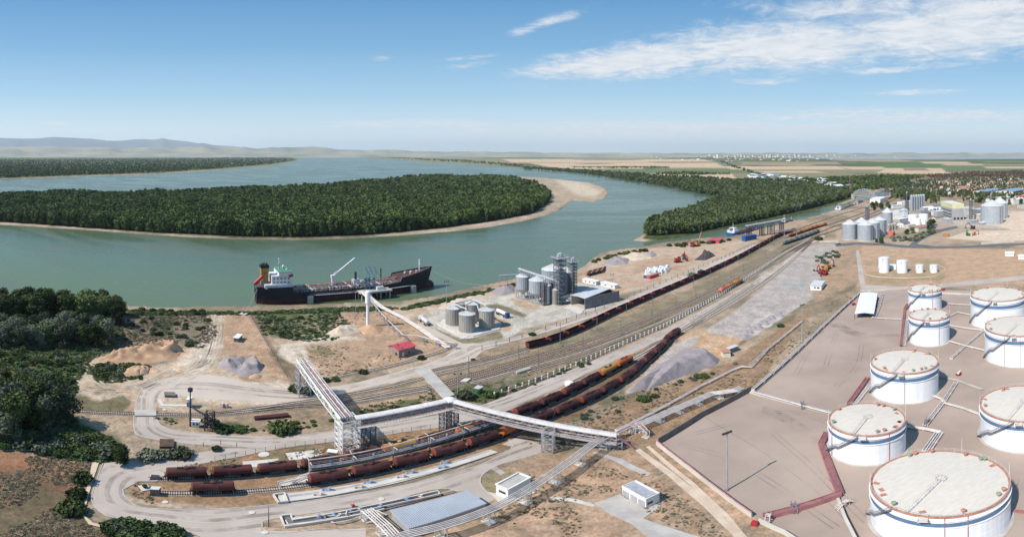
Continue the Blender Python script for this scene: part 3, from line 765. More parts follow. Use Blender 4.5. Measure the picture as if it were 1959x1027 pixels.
def leaf_mesh(name, lobes, n, size, seed, mat_):
    v = leaf_cloud(lobes, n, size, seed)
    me = bpy.data.meshes.new(name)
    me.from_pydata(v.tolist(), [], [(4 * i, 4 * i + 1, 4 * i + 2, 4 * i + 3) for i in range(n)])
    me.materials.append(M(mat_)); return me
def tree_lobes(seed, hgt=1.0, wid=.42, k=7, low=.28):
    r = random.Random(seed); out = [(0, 0, hgt * .62, wid * .62, wid * .62, hgt * .33)]
    for i in range(k):
        a = 2 * pi * i / k + r.uniform(-.4, .4); z = r.uniform(low, .86)
        q = wid * (.62 if z < .6 else .38) * r.uniform(.75, 1.15)
        s = wid * r.uniform(.3, .5)
        out.append((cos(a) * q, sin(a) * q, hgt * z, s, s, s * r.uniform(.8, 1.15)))
    return out

# ------------------------------------------------------------------ masses of trees (woods): many small crowns as one object each
PROTO = bpy.data.collections.new('wood_crowns')
def proto(name, lobes, n, size, seed, mat_, trunk=True):
    me = leaf_mesh(name, lobes, n, size, seed, mat_)
    o = bpy.data.objects.new(name, me); PROTO.objects.link(o)
for i in range(6): proto(f'crown_{i}', tree_lobes(i, 1, .36 if i % 2 else .42, 7, .2), 340, .058, 10 + i, ['leaf_forest', 'leaf_forest', 'leaf_forest', 'leaf_mid', 'leaf_forest', 'leaf_mid'][i])
def instancer(name, pts, scales, zs=None, coll=None):
    """one mesh of points, each carrying a copy of one of the crowns"""
    me = bpy.data.meshes.new(name)
    n = len(pts); me.vertices.add(n); me.vertices.foreach_set('co', np.asarray(pts, np.float32).ravel())
    a = me.attributes.new('size', 'FLOAT_VECTOR', 'POINT')
    a.data.foreach_set('vector', np.asarray(scales, np.float32).ravel())
    a = me.attributes.new('spin', 'FLOAT', 'POINT'); a.data.foreach_set('value', rng.random(n).astype(np.float32) * 6.283)
    o = bpy.data.objects.new(name, me); COL.objects.link(o)
    ng = bpy.data.node_groups.get('scatter_' + (coll or PROTO).name)
    if ng is None:
        ng = bpy.data.node_groups.new('scatter_' + (coll or PROTO).name, 'GeometryNodeTree')
        ng.interface.new_socket('Geometry', in_out='INPUT', socket_type='NodeSocketGeometry')
        ng.interface.new_socket('Geometry', in_out='OUTPUT', socket_type='NodeSocketGeometry')
        gi = ng.nodes.new('NodeGroupInput'); go = ng.nodes.new('NodeGroupOutput')
        m2p = ng.nodes.new('GeometryNodeMeshToPoints'); ci = ng.nodes.new('GeometryNodeCollectionInfo'); iop = ng.nodes.new('GeometryNodeInstanceOnPoints')
        ci.inputs['Collection'].default_value = coll or PROTO; ci.inputs['Separate Children'].default_value = True; ci.inputs['Reset Children'].default_value = True
        iop.inputs['Pick Instance'].default_value = True
        na = ng.nodes.new('GeometryNodeInputNamedAttribute'); na.data_type = 'FLOAT_VECTOR'; na.inputs[0].default_value = 'size'
        nb = ng.nodes.new('GeometryNodeInputNamedAttribute'); nb.data_type = 'FLOAT'; nb.inputs[0].default_value = 'spin'
        cx = ng.nodes.new('ShaderNodeCombineXYZ')
        e2r = ng.nodes.new('FunctionNodeEulerToRotation')
        l = ng.links.new
        l(gi.outputs[0], m2p.inputs[0]); l(m2p.outputs[0], iop.inputs['Points']); l(ci.outputs[0], iop.inputs['Instance'])
        l(nb.outputs[0], cx.inputs[2]); l(cx.outputs[0], e2r.inputs[0]); l(e2r.outputs[0], iop.inputs['Rotation'])
        l(na.outputs[0], iop.inputs['Scale']); l(iop.outputs[0], go.inputs[0])
    md = o.modifiers.new('scatter', 'NODES'); md.node_group = ng
    return tag(o, kind='stuff')
def wood(name, poly, per_px, h0, h1, z=LOWZ, wide=1.0, label=None, minw=0.0, coll=None, holes=None):
    xs = [p[0] for p in poly]; ys = [p[1] for p in poly]
    N = int((max(xs) - min(xs)) * (max(ys) - min(ys)) * per_px)
    x = rng.uniform(min(xs), max(xs), N); y = rng.uniform(min(ys), max(ys), N)
    k = inpoly(x, y, poly)
    for hp in holes or []: k &= ~inpoly(x, y, hp)
    x, y = x[k], y[k]
    lo = (x - CX) / F; D = (H - z) / np.tan((y - Y0) / F)
    X, Y = D * np.sin(lo), D * np.cos(lo)
    keep = rng.random(len(x)) < .45 + .9 * fbm(X, Y, 60, 2, 8)
    X, Y, D = X[keep], Y[keep], D[keep]; n = len(X)
    v = fbm(X, Y, 90, 3, 4)
    hh = (h0 + (h1 - h0) * np.clip((v - .3) / .4, 0, 1)) * rng.uniform(.75, 1.15, n)
    w = np.maximum(hh * rng.uniform(.75, 1.2, n) * wide, minw * D / F)
    o = instancer(name, np.stack([X, Y, np.full(n, z)], -1), np.stack([w, w, hh], -1), coll=coll)
    if label: o['label'] = label
    return o
ISLE = [(-60, 422), (0, 424), (150, 434), (300, 444.5), (450, 451), (560, 453), (700, 449), (850, 435), (960, 419), (1015, 408), (1040, 396), (1052, 380), (1050, 366), (1030, 357), (985, 344), (920, 339), (840, 339), (740, 346), (640, 357), (560, 362), (470, 366), (380, 372), (250, 375), (100, 378), (0, 378), (-60, 378)]
wood('island_wood', ISLE, .46, 12, 20, wide=.78, label='dense dark green wood covering the river island')
wood('island_thicket', [(480, 372), (640, 360), (740, 352), (850, 343), (940, 343), (1000, 350), (960, 358), (800, 352), (600, 368)], .3, 15, 20, label='higher crowns along the far shore of the island')
w2 = [(1232, 450), (1255, 451), (1320, 446), (1400, 430), (1470, 417), (1540, 401), (1600, 385), (1632, 375), (1620, 368), (1560, 358), (1480, 354), (1400, 352), (1376, 360), (1380, 376), (1370, 388), (1300, 414), (1250, 434)]
LC = bpy.data.collections.new('light_crowns')
for i in range(4): LC.objects.link(bpy.data.objects.new(f'light_crown_{i}', leaf_mesh('light_crown', tree_lobes(20 + i, 1, .42, 8, .2), 340, .058, 60 + i, 'leaf_mid' if i else 'leaf_grey')))
wood('spit_wood', w2, .46, 12, 18, wide=.8, coll=LC, label='green willow wood on the spit between river and canal')
wood('far_bank_wood', [(1000, 325), (1060, 328), (1130, 335), (1200, 345), (1300, 362), (1370, 375), (1400, 365), (1480, 360), (1560, 362), (1560, 352), (1480, 346), (1400, 346), (1300, 340), (1260, 338), (1150, 329), (1060, 323), (1000, 320)], .34, 11, 16, minw=3, coll=LC, label='belt of trees along the far river bank')
wood('left_bank_wood', [(-60, 344), (0, 341), (130, 336), (300, 330), (430, 322), (520, 314), (560, 308), (556, 303), (500, 301), (300, 304), (100, 306), (-60, 306)], .45, 12, 15, minw=3.2, label='flat dark plantation on the left bank')
wood('distant_riverside_wood', [(585, 297), (700, 300.5), (800, 306), (900, 312), (1000, 319), (1000, 316), (900, 307), (800, 303), (700, 298), (600, 295.5)], .5, 11, 14, minw=3, label='thin line of trees on the distant bank')
wood('distant_plain_wood', [(560, 294.5), (760, 295.5), (920, 299), (1080, 301), (1080, 299.5), (900, 296.5), (700, 294.3), (560, 293.6)], 1.0, 14, 20, minw=3, label='dark wood on the plain near the horizon')
for nm, poly, dn in [('field_hedge', [(1090, 321.5), (1200, 320), (1290, 321), (1200, 322.5)], .5), ('field_hedge', [(1250, 333), (1330, 331), (1400, 334), (1330, 335), (1260, 335.5)], .5),
                 ('field_hedge', [(1380, 308), (1412, 320), (1455, 335), (1475, 341), (1466, 341), (1440, 332), (1400, 320), (1374, 309)], .5), ('town_trees', [(1300, 299.5), (1450, 299), (1560, 301), (1400, 303)], .8),
                 ('canal_wood', [(1560, 360), (1640, 352), (1720, 347), (1760, 341), (1780, 336), (1720, 337), (1600, 340), (1560, 345), (1500, 345), (1500, 350)], .5), ('canal_wood', [(1640, 366), (1700, 360), (1740, 352), (1740, 346), (1640, 356), (1600, 368)], .5)]:
    wood(nm, poly, dn, 9, 14, minw=2.6, label={'field_hedge': 'low line of trees between distant fields', 'town_trees': 'trees at the edge of the distant town', 'canal_wood': 'wood beside the canal beyond the truss bridge'}[nm])
BR = bpy.data.collections.new('brown_crowns')
_o = bpy.data.objects.new('brown_crown', leaf_mesh('brown_crown', tree_lobes(5, 1, .4), 200, .08, 5, 'leaf_brown')); BR.objects.link(_o)
wood('reddish_wood', [(1770, 337), (1850, 331), (1990, 326), (1990, 336), (1860, 339), (1790, 342)], .5, 8, 12, minw=3, coll=BR, label='reddish brown leafless wood behind the village')

# ------------------------------------------------------------------ roads, yards and pads: thin sheets on the ground
_lay = [0.03]
def sheet(name, poly, mat_, z=None, kind='structure', sub=True):
    """a flat sheet over a traced outline, each laid a little above the one before"""
    if z is None: _lay[0] += 0.004; z = _lay[0]
    bm = bmesh.new()
    pts = pxs(poly, 0)
    if sub:
        q = []
        for i in range(len(pts)):
            a, b = pts[i], pts[(i + 1) % len(pts)]
            n = max(1, int((b - a).length / 6))
            for k in range(n): q.append(a.lerp(b, k / n))
        pts = q
    vs_ = [bm.verts.new((p.x, p.y, z)) for p in pts]
    f = bm.faces.new(vs_)
    if f.normal.z < 0 or True:
        f.normal_update()
        if f.normal.z < 0: f.normal_flip()
    bmesh.ops.triangulate(bm, faces=bm.faces[:], ngon_method='EAR_CLIP')
    me = bpy.data.meshes.new(name); bm.to_mesh(me); bm.free(); me.materials.append(M(mat_))
    o = bpy.data.objects.new(name, me); COL.objects.link(o)
    return tag(o, kind=kind)
DIRT_ROAD = [(257, 788), (261, 764), (270, 745), (288, 731), (325, 722), (400, 716), (440, 723), (480, 733), (536, 742), (604, 745), (672, 734), (740, 717), (809, 698), (850, 683), (874, 666), (862, 655), (825, 640), (795, 628), (800, 618), (835, 632), (885, 657), (930, 658), (1000, 640), (1110, 604), (1170, 584),
             (1255, 546), (1362, 502), (1440, 468), (1462, 463), (1452, 472), (1370, 508), (1260, 556), (1178, 592), (1000, 648), (922, 672), (900, 693), (860, 706), (809, 717), (740, 736), (672, 752), (604, 766), (536, 769), (470, 767), (400, 764), (350, 758), (322, 757), (303, 765), (299, 780), (299, 788)]
sheet('dirt_road', DIRT_ROAD, 'road_pale')
MAIN = [(257, 788), (257, 824), (264, 832), (280, 838), (305, 842), (453, 856), (400, 862), (330, 872), (262, 880), (200, 886), (186, 915), (175, 952), (182, 970), (204, 987), (240, 994), (280, 1001), (349, 1012), (392, 1030), (400, 1060), (700, 1060), (700, 1010), (500, 1015), (500, 1001), (518, 993), (640, 974), (750, 957), (810, 940), (853, 934),
        (878, 940), (895, 938), (932, 963), (946, 955), (930, 940), (918, 922), (924, 907), (955, 889), (1030, 868), (1042, 856), (1015, 842), (990, 836), (960, 850), (981, 855), (965, 867), (904, 894), (750, 933), (700, 941), (526, 965), (430, 973), (279, 972), (251, 961), (233, 941), (237, 934), (260, 922), (300, 908), (340, 895), (411, 882),
        (453, 875), (500, 864), (574, 852), (651, 844), (768, 827), (841, 818), (940, 800), (1000, 772), (1045, 754), (1120, 715), (1182, 690), (1250, 656), (1300, 636), (1400, 582), (1500, 507), (1550, 468), (1580, 452), (1572, 448), (1545, 468), (1500, 500), (1400, 562), (1300, 616), (1154, 682), (1040, 728), (925, 774), (880, 785), (768, 806), (651, 823), (534, 836),
        (500, 835), (430, 832), (363, 827), (330, 822), (308, 814), (300, 800), (299, 788)]
sheet('yard_road', MAIN, 'road_gravel')
sheet('asphalt_road', [(1596, 466), (1640, 463.5), (1700, 466), (1738, 470), (1746, 463), (1782, 441), (1800, 438), (1830, 432), (1834, 436), (1790, 446), (1764, 459), (1754, 467), (1790, 471), (1860, 470), (1990, 463), (1990, 466), (1860, 474), (1780, 475.5), (1730, 474), (1690, 470), (1640, 468), (1600, 472)], 'asphalt')
sheet('dirt_track', [(1637, 480), (1643, 478), (1652, 520), (1655, 545), (1740, 548), (1850, 538), (1990, 523), (1990, 531), (1850, 546), (1740, 555), (1648, 556), (1643, 530)], 'road_gravel')
sheet('dirt_track', [(1215, 862), (1224, 858), (1290, 905), (1360, 960), (1420, 1027), (1440, 1060), (1425, 1060), (1400, 1022), (1345, 968), (1280, 912)], 'sand_pale')
sheet('dirt_track', [(1236, 855), (1243, 853), (1330, 925), (1395, 985), (1440, 1040), (1432, 1040), (1385, 988), (1320, 928)], 'sand_pale')
for q_ in ([(796, 708), (822, 706), (870, 757), (848, 764)], [(258, 786), (299, 786), (299, 797), (258, 797)]):
    tag(MB().prism(list(reversed(pxs(q_))), -.1, .56).build('level_crossing', 'concrete'), kind='structure')
for nm, pl, mt in [('concrete_pad', [(464, 883), (532, 877), (535, 887), (467, 896)], 'concrete_light'), ('concrete_pad', [(546, 867), (611, 859.5), (617.5, 873), (554, 881)], 'concrete_light'),
                   ('garage_forecourt', [(1136, 963), (1190, 944), (1236, 973), (1272, 957), (1262, 970), (1230, 992), (1350, 1030), (1370, 1060), (1280, 1060), (1210, 1004), (1160, 980)], 'concrete'),
                   ('shed_forecourt', [(930, 940), (949, 944), (1020, 940), (1028, 930), (1030, 940), (960, 965)], 'concrete_light'),
                   ('concrete_path', [(1132, 866), (1140, 864), (1190, 878), (1212, 890), (1246, 906), (1238, 911), (1200, 896), (1180, 884)], 'concrete'),
                   ('concrete_path', [(940, 897), (950, 893), (968, 905), (958, 909)], 'concrete'),
                   ('concrete_path', [(1052, 950), (1100, 954), (1140, 966), (1134, 970), (1096, 960), (1052, 956)], 'concrete_light'),
                   ('silo_yard', [(836, 622), (848, 610), (960, 618), (955, 632), (900, 648), (884, 648)], 'concrete_light'),
                   ('concrete_path', [(301, 764), (308, 763), (313, 773), (358, 774), (358, 777), (308, 777)], 'concrete_light')]:
    sheet(nm, pl, mt)
BASIN = [(1260, 850), (1340, 800), (1438, 748), (1500, 690), (1570, 625), (1610, 590), (1648, 559), (1740, 552), (1850, 556), (2300, 556), (2300, 1200), (1640, 1200), (1560, 1050), (1510, 1018), (1470, 999), (1436, 986), (1380, 945), (1320, 898)]
sheet('tank_farm_floor', BASIN, 'basin_floor')

def marks(name, pts, offs, w, mt, label=None):
    """wheel-worn bands along a road"""
    p = spline(pxs(pts), 4)
    for o_ in offs:
        _lay[0] += .003; q = offset(p, o_)
        tag(MB().ribbon(offset(q, w / 2), offset(q, -w / 2), _lay[0]).build(name, mt), kind='structure')
LOOP = [(453, 864), (330, 884), (262, 896), (218, 908), (200, 935), (206, 960), (240, 980), (300, 988), (400, 998), (480, 990), (600, 975), (750, 947), (850, 918), (920, 893), (990, 866), (1030, 853)]
marks('wheel_tracks', LOOP, (-2.2, -.9, 2.6), .8, 'dust_light'); marks('wheel_tracks', LOOP, (-4.0, .6, 4.2), 1.5, 'dust_dark')
R2 = [(278, 790), (280, 820), (320, 840), (420, 845), (540, 848), (660, 832), (800, 808), (930, 785), (1040, 745), (1160, 690), (1300, 626), (1400, 572), (1500, 503)]
marks('wheel_tracks', R2, (-2.0, -.6, 2.0), .8, 'dust_light'); marks('wheel_tracks', R2, (-3.4, .8, 3.4), 1.2, 'dust_dark')
R3 = [(278, 786), (282, 755), (310, 738), (400, 738), (480, 748), (604, 755), (672, 743), (809, 707), (880, 680), (920, 662), (1000, 644), (1174, 588), (1258, 551), (1366, 505)]
marks('wheel_tracks', R3, (-2.4, -.5, 1.4, 3.4), .8, 'dust_light'); marks('wheel_tracks', R3, (-3.6, .6, 2.5), 1.2, 'dust_dark')
for pl in ([(140, 728), (160, 700), (200, 742), (300, 734), (380, 700), (405, 640), (412, 600)], [(136, 735), (180, 748), (260, 745), (330, 715), (400, 690), (418, 640)], [(330, 740), (400, 700), (420, 650), (424, 605)]): marks('wheel_tracks', pl, (-1, 1, 2.6), .7, 'dust_dark'); marks('wheel_tracks', pl, (0, 4), 1.2, 'dust_light')
for pl in ([(1180, 530), (1240, 510), (1330, 495), (1400, 470)], [(1150, 540), (1220, 520), (1300, 508)], [(880, 655), (960, 620), (1010, 610), (1060, 600), (1080, 590)], [(930, 585), (980, 590), (1020, 607)]): marks('wheel_tracks', pl, (-2, -.4, 1.6), .8, 'dust_dark')
for pl in ([(1300, 850), (1400, 880), (1500, 940), (1600, 1010)], [(1330, 830), (1480, 790), (1560, 800), (1640, 840)], [(1520, 720), (1560, 660), (1640, 620), (1700, 600)], [(1580, 700), (1600, 640), (1625, 600)], [(1480, 830), (1560, 900), (1660, 1000)], [(1650, 650), (1640, 700), (1600, 740)]):
    marks('tyre_marks', pl, (-.9, .9), .35, 'stain_dark')
marks('stain', [(1420, 770), (1500, 800), (1570, 850)], (0,), 5, 'stain_dark'); marks('stain', [(1580, 610), (1640, 640), (1720, 640)], (0,), 7, 'stain_dark')
marks('expansion_joint', [(1350, 800), (1450, 860), (1560, 940), (1640, 1020)], (0,), .25, 'stain_dark')
def low_wall(name, pts, w, h, mt, label, cat='wall', group=None, px=True, step=None, z0=-.3):
    p = pxs(pts) if px else pts
    if step: p = spline(p, step)
    o = MB().wall(p, w, z0, h).build(name, mt)
    return tag(o, label, cat, group)
# kerbs beside the loops
for pl in [[(197, 886), (186, 915), (175, 952), (182, 970), (204, 987), (240, 994), (280, 1001), (349, 1012), (392, 1029)],
           [(275, 740), (264, 760), (257, 788), (257, 824), (264, 832), (280, 838), (305, 842)],
           [(299, 799), (308, 814), (330, 822), (363, 827), (430, 832), (500, 835), (534, 836), (651, 823), (768, 806), (870, 789)],
           [(265, 921), (240, 934), (233, 941), (251, 961), (279, 972), (430, 973), (526, 965)],
           [(526, 965), (700, 941), (750, 933), (904, 894), (965, 867), (981, 855), (977, 843), (966, 838)],
           [(1000, 870), (955, 889), (925, 906), (918, 922), (930, 940), (948, 953)],
           [(640, 974), (518, 993), (500, 1001), (503, 1012), (525, 1021), (620, 1011), (660, 1016), (740, 1008)],
           [(640, 974), (750, 957), (810, 940), (853, 934), (878, 940)], [(1034, 866), (1000, 872)], [(1290, 900), (1250, 917)]]:
    o = MB().wall(spline(pxs(pl), 3), .28, -.1, .14).build('kerb', 'kerb'); tag(o, kind='structure')
sheet('gravel_verge', [(258, 906), (300, 900), (318, 908), (300, 922), (262, 922)], 'road_gravel')
sheet('concrete_drain', [(176, 886), (190, 884), (176, 925), (168, 955), (160, 985), (178, 1001), (215, 1008), (260, 1012), (330, 1018), (352, 1028), (330, 1028), (250, 1019), (200, 1012), (170, 1004), (155, 984), (160, 955), (170, 918)], 'sand_pale')
# tank farm walls
low_wall('retaining_wall', [(1259, 850), (1340, 800), (1437, 749)], .35, 2.6, 'concrete_dark', 'retaining wall, coloured dark for its shaded inner face, along the upper left edge of the tank farm', z0=-.2)  # dark concrete puts the shade of the inner face into the wall colour
wl = low_wall('boundary_wall', [(1256, 851), (1320, 901), (1380, 948), (1438, 990)], .35, 1.7, 'concrete_light', 'pale concrete wall topped by a red pipe below the tall light mast')
low_wall('boundary_wall', [(1452, 1000), (1500, 1022), (1560, 1058)], .35, 1.7, 'concrete_light', 'short pale wall below the red pipe bridge at the bottom edge')
low_wall('boundary_wall', [(1646, 558), (1692, 556), (1740, 552)], .35, 1.2, 'concrete_light', 'low white wall at the far end of the tank farm behind the white canopy')
low_wall('boundary_wall', [(1802, 562), (1870, 565)], .35, 1.2, 'concrete_light', 'low white wall running right from behind the farthest banded tank')
low_wall('boundary_wall', [(1877, 467.5), (1940, 463)], .4, 2.4, 'concrete_light', 'white wall beside the road below the big pair of silos')
low_wall('boundary_wall', [(1568, 464), (1604, 463)], .4, 2.0, 'concrete_light', 'white wall left of the four grey silos at the road')
o = MB().path([p + V(0, 0, 1.95) for p in pxs([(1256, 851), (1320, 901), (1380, 948), (1438, 990)])], .22, 6).build('red_pipeline', 'pink_pipe'); tag(o, 'thin red pipe lying along the top of the pale boundary wall', 'pipe')

# ------------------------------------------------------------------ railway tracks
ORD = 'first second third fourth fifth sixth seventh eighth ninth tenth eleventh twelfth thirteenth fourteenth fifteenth sixteenth seventeenth eighteenth nineteenth twentieth'.split()
def ordn(i):
    if i < 20: return ORD[i]
    t = {2: 'twenty', 3: 'thirty', 4: 'forty'}[(i + 1) // 10]
    return (t[:-1] + 'ieth') if (i + 1) % 10 == 0 else t + '-' + ORD[(i + 1) % 10 - 1]
TRK = {}
def track(key, pts, label, bal='ballast', sl=True, bw=3.4, slabs=False, limit=520, z=0.0):
    p = spline(pxs(pts), 2.0); TRK[key] = p
    t = thing('railway_track', label, 'railway track', tuple(p[0]), group='railway tracks of the yard')
    zb = len(TRK) * .009
    L, R = offset(p, bw / 2), offset(p, -bw / 2)
    L2, R2 = offset(p, bw / 2 - .5), offset(p, -bw / 2 + .5)
    mb = MB(); mb.ribbon(L, L2, .04 + zb); 
    n = len(p)
    def strip(A, B, za, zb_):
        mb.add([(q.x, q.y, za) for q in A] + [(q.x, q.y, zb_) for q in B], [(n + i, n + i + 1, i + 1, i) for i in range(n - 1)])
    mb = MB(); strip(L, L2, .02, .12 + zb); strip(L2, R2, .12 + zb, .12 + zb); strip(R2, R, .12 + zb, .02)
    mb.build('ballast', bal, t)
    for s in (.76, -.76):
        MB().wall(offset(p, s), .14, .2 + zb, .42 + zb).build('rail', 'rail_steel', t)
    if sl:
        q = resample(p, .62 if hypot(*p[len(p) // 2][:2]) < 330 else 1.1); mb = MB()
        for i in range(len(q) - 1):
            if hypot(q[i].x, q[i].y) > limit: continue
            d = q[i + 1] - q[i]; mb.box((q[i].x, q[i].y, .17 + zb), (.26, 2.6, .14), atan2(d.y, d.x))
        o = mb.build('sleepers', 'sleeper', t); o['kind'] = 'stuff'
    if slabs:
        for s in (1.35, -1.35):
            MB().wall(offset(p, s), .9, 0, .3).build('slab_strip', 'concrete_light', t)
    return t
track('front', [(300, 944), (377, 944), (480, 940), (594, 928), (700, 909), (755, 897), (825, 880), (891, 861), (950, 842), (1034, 807), (1059, 799), (1102, 781), (1143, 762), (1176, 743), (1209, 721), (1241, 691), (1269, 666), (1291, 644), (1384, 592), (1463, 541), (1500, 512), (1552, 464)], 'front loading track running from the grey buffer block under the covered gallery', slabs=False)
track('back', [(284, 917), (319, 916), (403, 914), (487, 909), (571, 900), (650, 888), (720, 873), (794, 857), (858, 841), (936, 817), (1018, 788), (1062, 769), (1102, 749), (1141, 729), (1168, 714), (1190, 702), (1262, 662), (1376, 592), (1455, 541)], 'back loading track from the dark buffer block behind the loading platform')
track('siding', [(1190, 697), (1250, 664), (1366, 592), (1440, 545)], 'empty track just left of the two loading tracks beyond the orange tail wagon')
track('gondolas', [(819, 711), (870, 700), (936, 686), (1010, 667), (1051, 656), (1110, 633), (1175, 601), (1248, 569), (1293, 550), (1357, 522), (1413, 495), (1464, 467), (1500, 449), (1600, 413), (1680, 389), (1720, 372)], 'track under the long string of open wagons')
track('tank_string', [(822, 740), (920, 712), (1000, 689), (1072, 669), (1154, 642), (1290, 588), (1400, 535), (1480, 490), (1540, 461), (1600, 440), (1640, 425), (1690, 406)], 'rusty track right of the open wagon string', bal='ballast_red')
track('through_line', [(820, 749), (920, 721), (1010, 695), (1090, 673), (1180, 643), (1300, 590), (1410, 537), (1490, 492), (1550, 461)], 'second rusty track right of the open wagons', bal='ballast_red')
track('mid', [(900, 733), (1000, 706), (1100, 678), (1200, 642), (1300, 600), (1400, 551), (1480, 505)], 'grassy track in the middle of the yard')
track('fence_side', [(1010, 712), (1110, 684), (1210, 647), (1300, 605), (1376, 563), (1425, 537), (1490, 500), (1560, 457)], 'track beside the white post fence')
track('left_a', [(60, 783), (140, 787), (256, 792), (300, 794), (400, 794), (482, 788), (564, 780), (626, 777), (667, 769), (754, 751), (820, 740)], 'single track crossing the loop road on the left')
track('left_b', [(400, 793), (482, 784), (563, 772), (659, 757), (749, 740), (819, 722), (900, 702), (1010, 672)], 'branch track below the pipe gantry')
track('left_c', [(482, 787), (563, 779), (670, 771), (760, 757), (825, 746)], 'third branch track below the pipe gantry')
track('house_siding', [(572, 741), (615, 730), (670, 716), (727, 706), (800, 687), (850, 671), (872, 658)], 'short siding below the red-roofed house')
# ------------------------------------------------------------------ wagons
def tank_wagon(kind='wagon_rust', end='wagon_end'):
    t = thing('tank_wagon', 'x', 'tank wagon', (0, 0, 0))
    mb = MB(); r = 1.52; L_ = 5.1
    prof = [(-L_ - .35, .0), (-L_ - .3, r * .62), (-L_ - .12, r * .92), (-L_ + .1, r), (-L_ / 2, r), (-L_ / 2, r + .03), (-L_ / 2 + .2, r + .03), (-L_ / 2 + .2, r), (0, r), (L_ / 2 - .2, r), (L_ / 2 - .2, r + .03), (L_ / 2, r + .03), (L_ / 2, r), (L_ - .1, r), (L_ + .12, r * .92), (L_ + .3, r * .62), (L_ + .35, 0)]
    n = 20; zc = 2.72
    def ring(x, rr): return [(x, rr * sin(2 * pi * k / n), zc + rr * cos(2 * pi * k / n)) for k in range(n)]
    def shell(pr):
        m_ = MB(); vs_ = []
        for x, rr in pr: vs_ += ring(x, max(rr, .02))
        m_.add(vs_, [(j * n + k, j * n + (k + 1) % n, (j + 1) * n + (k + 1) % n, (j + 1) * n + k) for j in range(len(pr) - 1) for k in range(n)]); return m_
    shell(prof[3:-3]).build('barrel', kind, t, smooth=False)
    for pr in (prof[:4], prof[-4:]): shell(pr).build('end_cap', end, t)
    mb = MB(); mb.lathe((0, 0, zc + r - .1), [(.75, 0), (.75, .42), (.4, .55), (0, .57)], 14); mb.build('dome', kind, t)
    mb = MB(); mb.box((1.55, 0, zc + r + .14), (1.7, .9, .05)); mb.box((-1.55, 0, zc + r + .14), (1.7, .9, .05))
    for x in (-2.3, -.9, .9, 2.3):
        for y in (-.45, .45): mb.tube((x, y, zc + r - .1), (x, y, zc + r + .7), .03, 4)
    mb.build('walkway', 'undercarriage', t)
    mb = MB()
    for s in (-1, 1):
        for x in (-.25, .25): mb.tube((x + .9, s * 1.62, 1.3), (x + .9, s * .7, zc + r + .1), .03, 4)
        for k in range(6): mb.tube((.65, s * (1.62 - k * .02), 1.4 + k * .42), (1.15, s * (1.62 - k * .02), 1.4 + k * .42), .025, 4)
    mb.build('ladder', 'steel_grey', t)
    mb = MB(); mb.box((0, 0, 1.12), (11.4, .7, .35)); mb.box((5.6, 0, 1.1), (.25, 2.6, .4)); mb.box((-5.6, 0, 1.1), (.25, 2.6, .4))
    for x in (-3.6, 3.6): mb.box((x, 0, 1.3), (.6, 2.4, .4))
    for s in (-1, 1): mb.box((s * 5.85, 0, 1.0), (.35, .3, .3))
    mb.build('underframe', 'undercarriage', t)
    for s in (-1, 1):
        mb = MB()
        for x in (-.92, .92):
            for y in (-.76, .76): mb.tube((s * 3.6 + x, y - .07, .9), (s * 3.6 + x, y + .07, .9), .47, 12)
            mb.tube((s * 3.6 + x, -.76, .9), (s * 3.6 + x, .76, .9), .09, 6)
        for y in (-1.0, 1.0): mb.box((s * 3.6, y, .92), (2.4, .16, .32))
        mb.box((s * 3.6, 0, .95), (.5, 2, .3)); mb.build('bogie', 'undercarriage', t)
    return t
def gondola():
    t = thing('open_wagon', 'x', 'open wagon', (0, 0, 0))
    mb = MB(); l, w, z0, z1 = 6.1, 1.45, 1.25, 3.2
    for s in (-1, 1):
        m2 = MB(); m2.box((0, s * w, (z0 + z1) / 2), (2 * l, .1, z1 - z0))
        for k in range(8): m2.box((-l + .2 + k * (2 * l - .4) / 7, s * (w + .09), (z0 + z1) / 2), (.16, .1, z1 - z0 - .08))
        m2.box((0, s * (w + .03), z1 + .06), (2 * l, .22, .12)); m2.build('side', 'gondola_dark', t)
        m2 = MB(); m2.box((s * (l - .06), 0, (z0 + z1) / 2), (.1, 2 * w - .12, z1 - z0 - .02)); m2.box((s * l, 0, z1 + .04), (.2, 2 * w - .3, .12)); m2.build('end_wall', 'gondola_red', t)
    MB().box((0, 0, 1.2), (2 * l - .1, 2 * w - .12, .16)).build('floor_plate', 'gondola_dark', t)
    mb = MB(); mb.box((0, 0, .98), (13.2, .6, .3))
    for x in (-4.3, 4.3):
        for a in (-.92, .92):
            for y in (-.76, .76): mb.tube((x + a, y - .07, .88), (x + a, y + .07, .88), .46, 10)
        for y in (-1.0, 1.0): mb.box((x, y, .9), (2.3, .16, .3))
    mb.build('bogies', 'undercarriage', t)
    return t
def on_track(key, start_px, n, pitch, proto_fn, label_fn, group, skip=(), rev=False):
    """n wagons spaced along a track from the place nearest a pixel"""
    p = TRK[key]; q = P(*start_px)
    cum = [0.0]
    for a, b in zip(p[:-1], p[1:]): cum.append(cum[-1] + (b - a).length)
    s0 = cum[min(range(len(p)), key=lambda i: (p[i] - q).length)]
    def pos(s_):
        for i in range(len(p) - 1):
            if cum[i + 1] >= s_: return p[i].lerp(p[i + 1], (s_ - cum[i]) / (cum[i + 1] - cum[i]))
        return p[-1]
    for i in range(n):
        if i in skip: continue
        s_ = s0 + i * pitch; a, b, c = pos(s_ - 3.6), pos(s_ + 3.6), pos(s_)
        d = b - a
        o = proto_fn(i)
        lb = label_fn(i)
        dd = dup(o, ((a.x + b.x) / 2, (a.y + b.y) / 2, 0.05), atan2(d.y, d.x) + (pi if i % 3 == 1 else 0), lb)
        dd['group'] = group
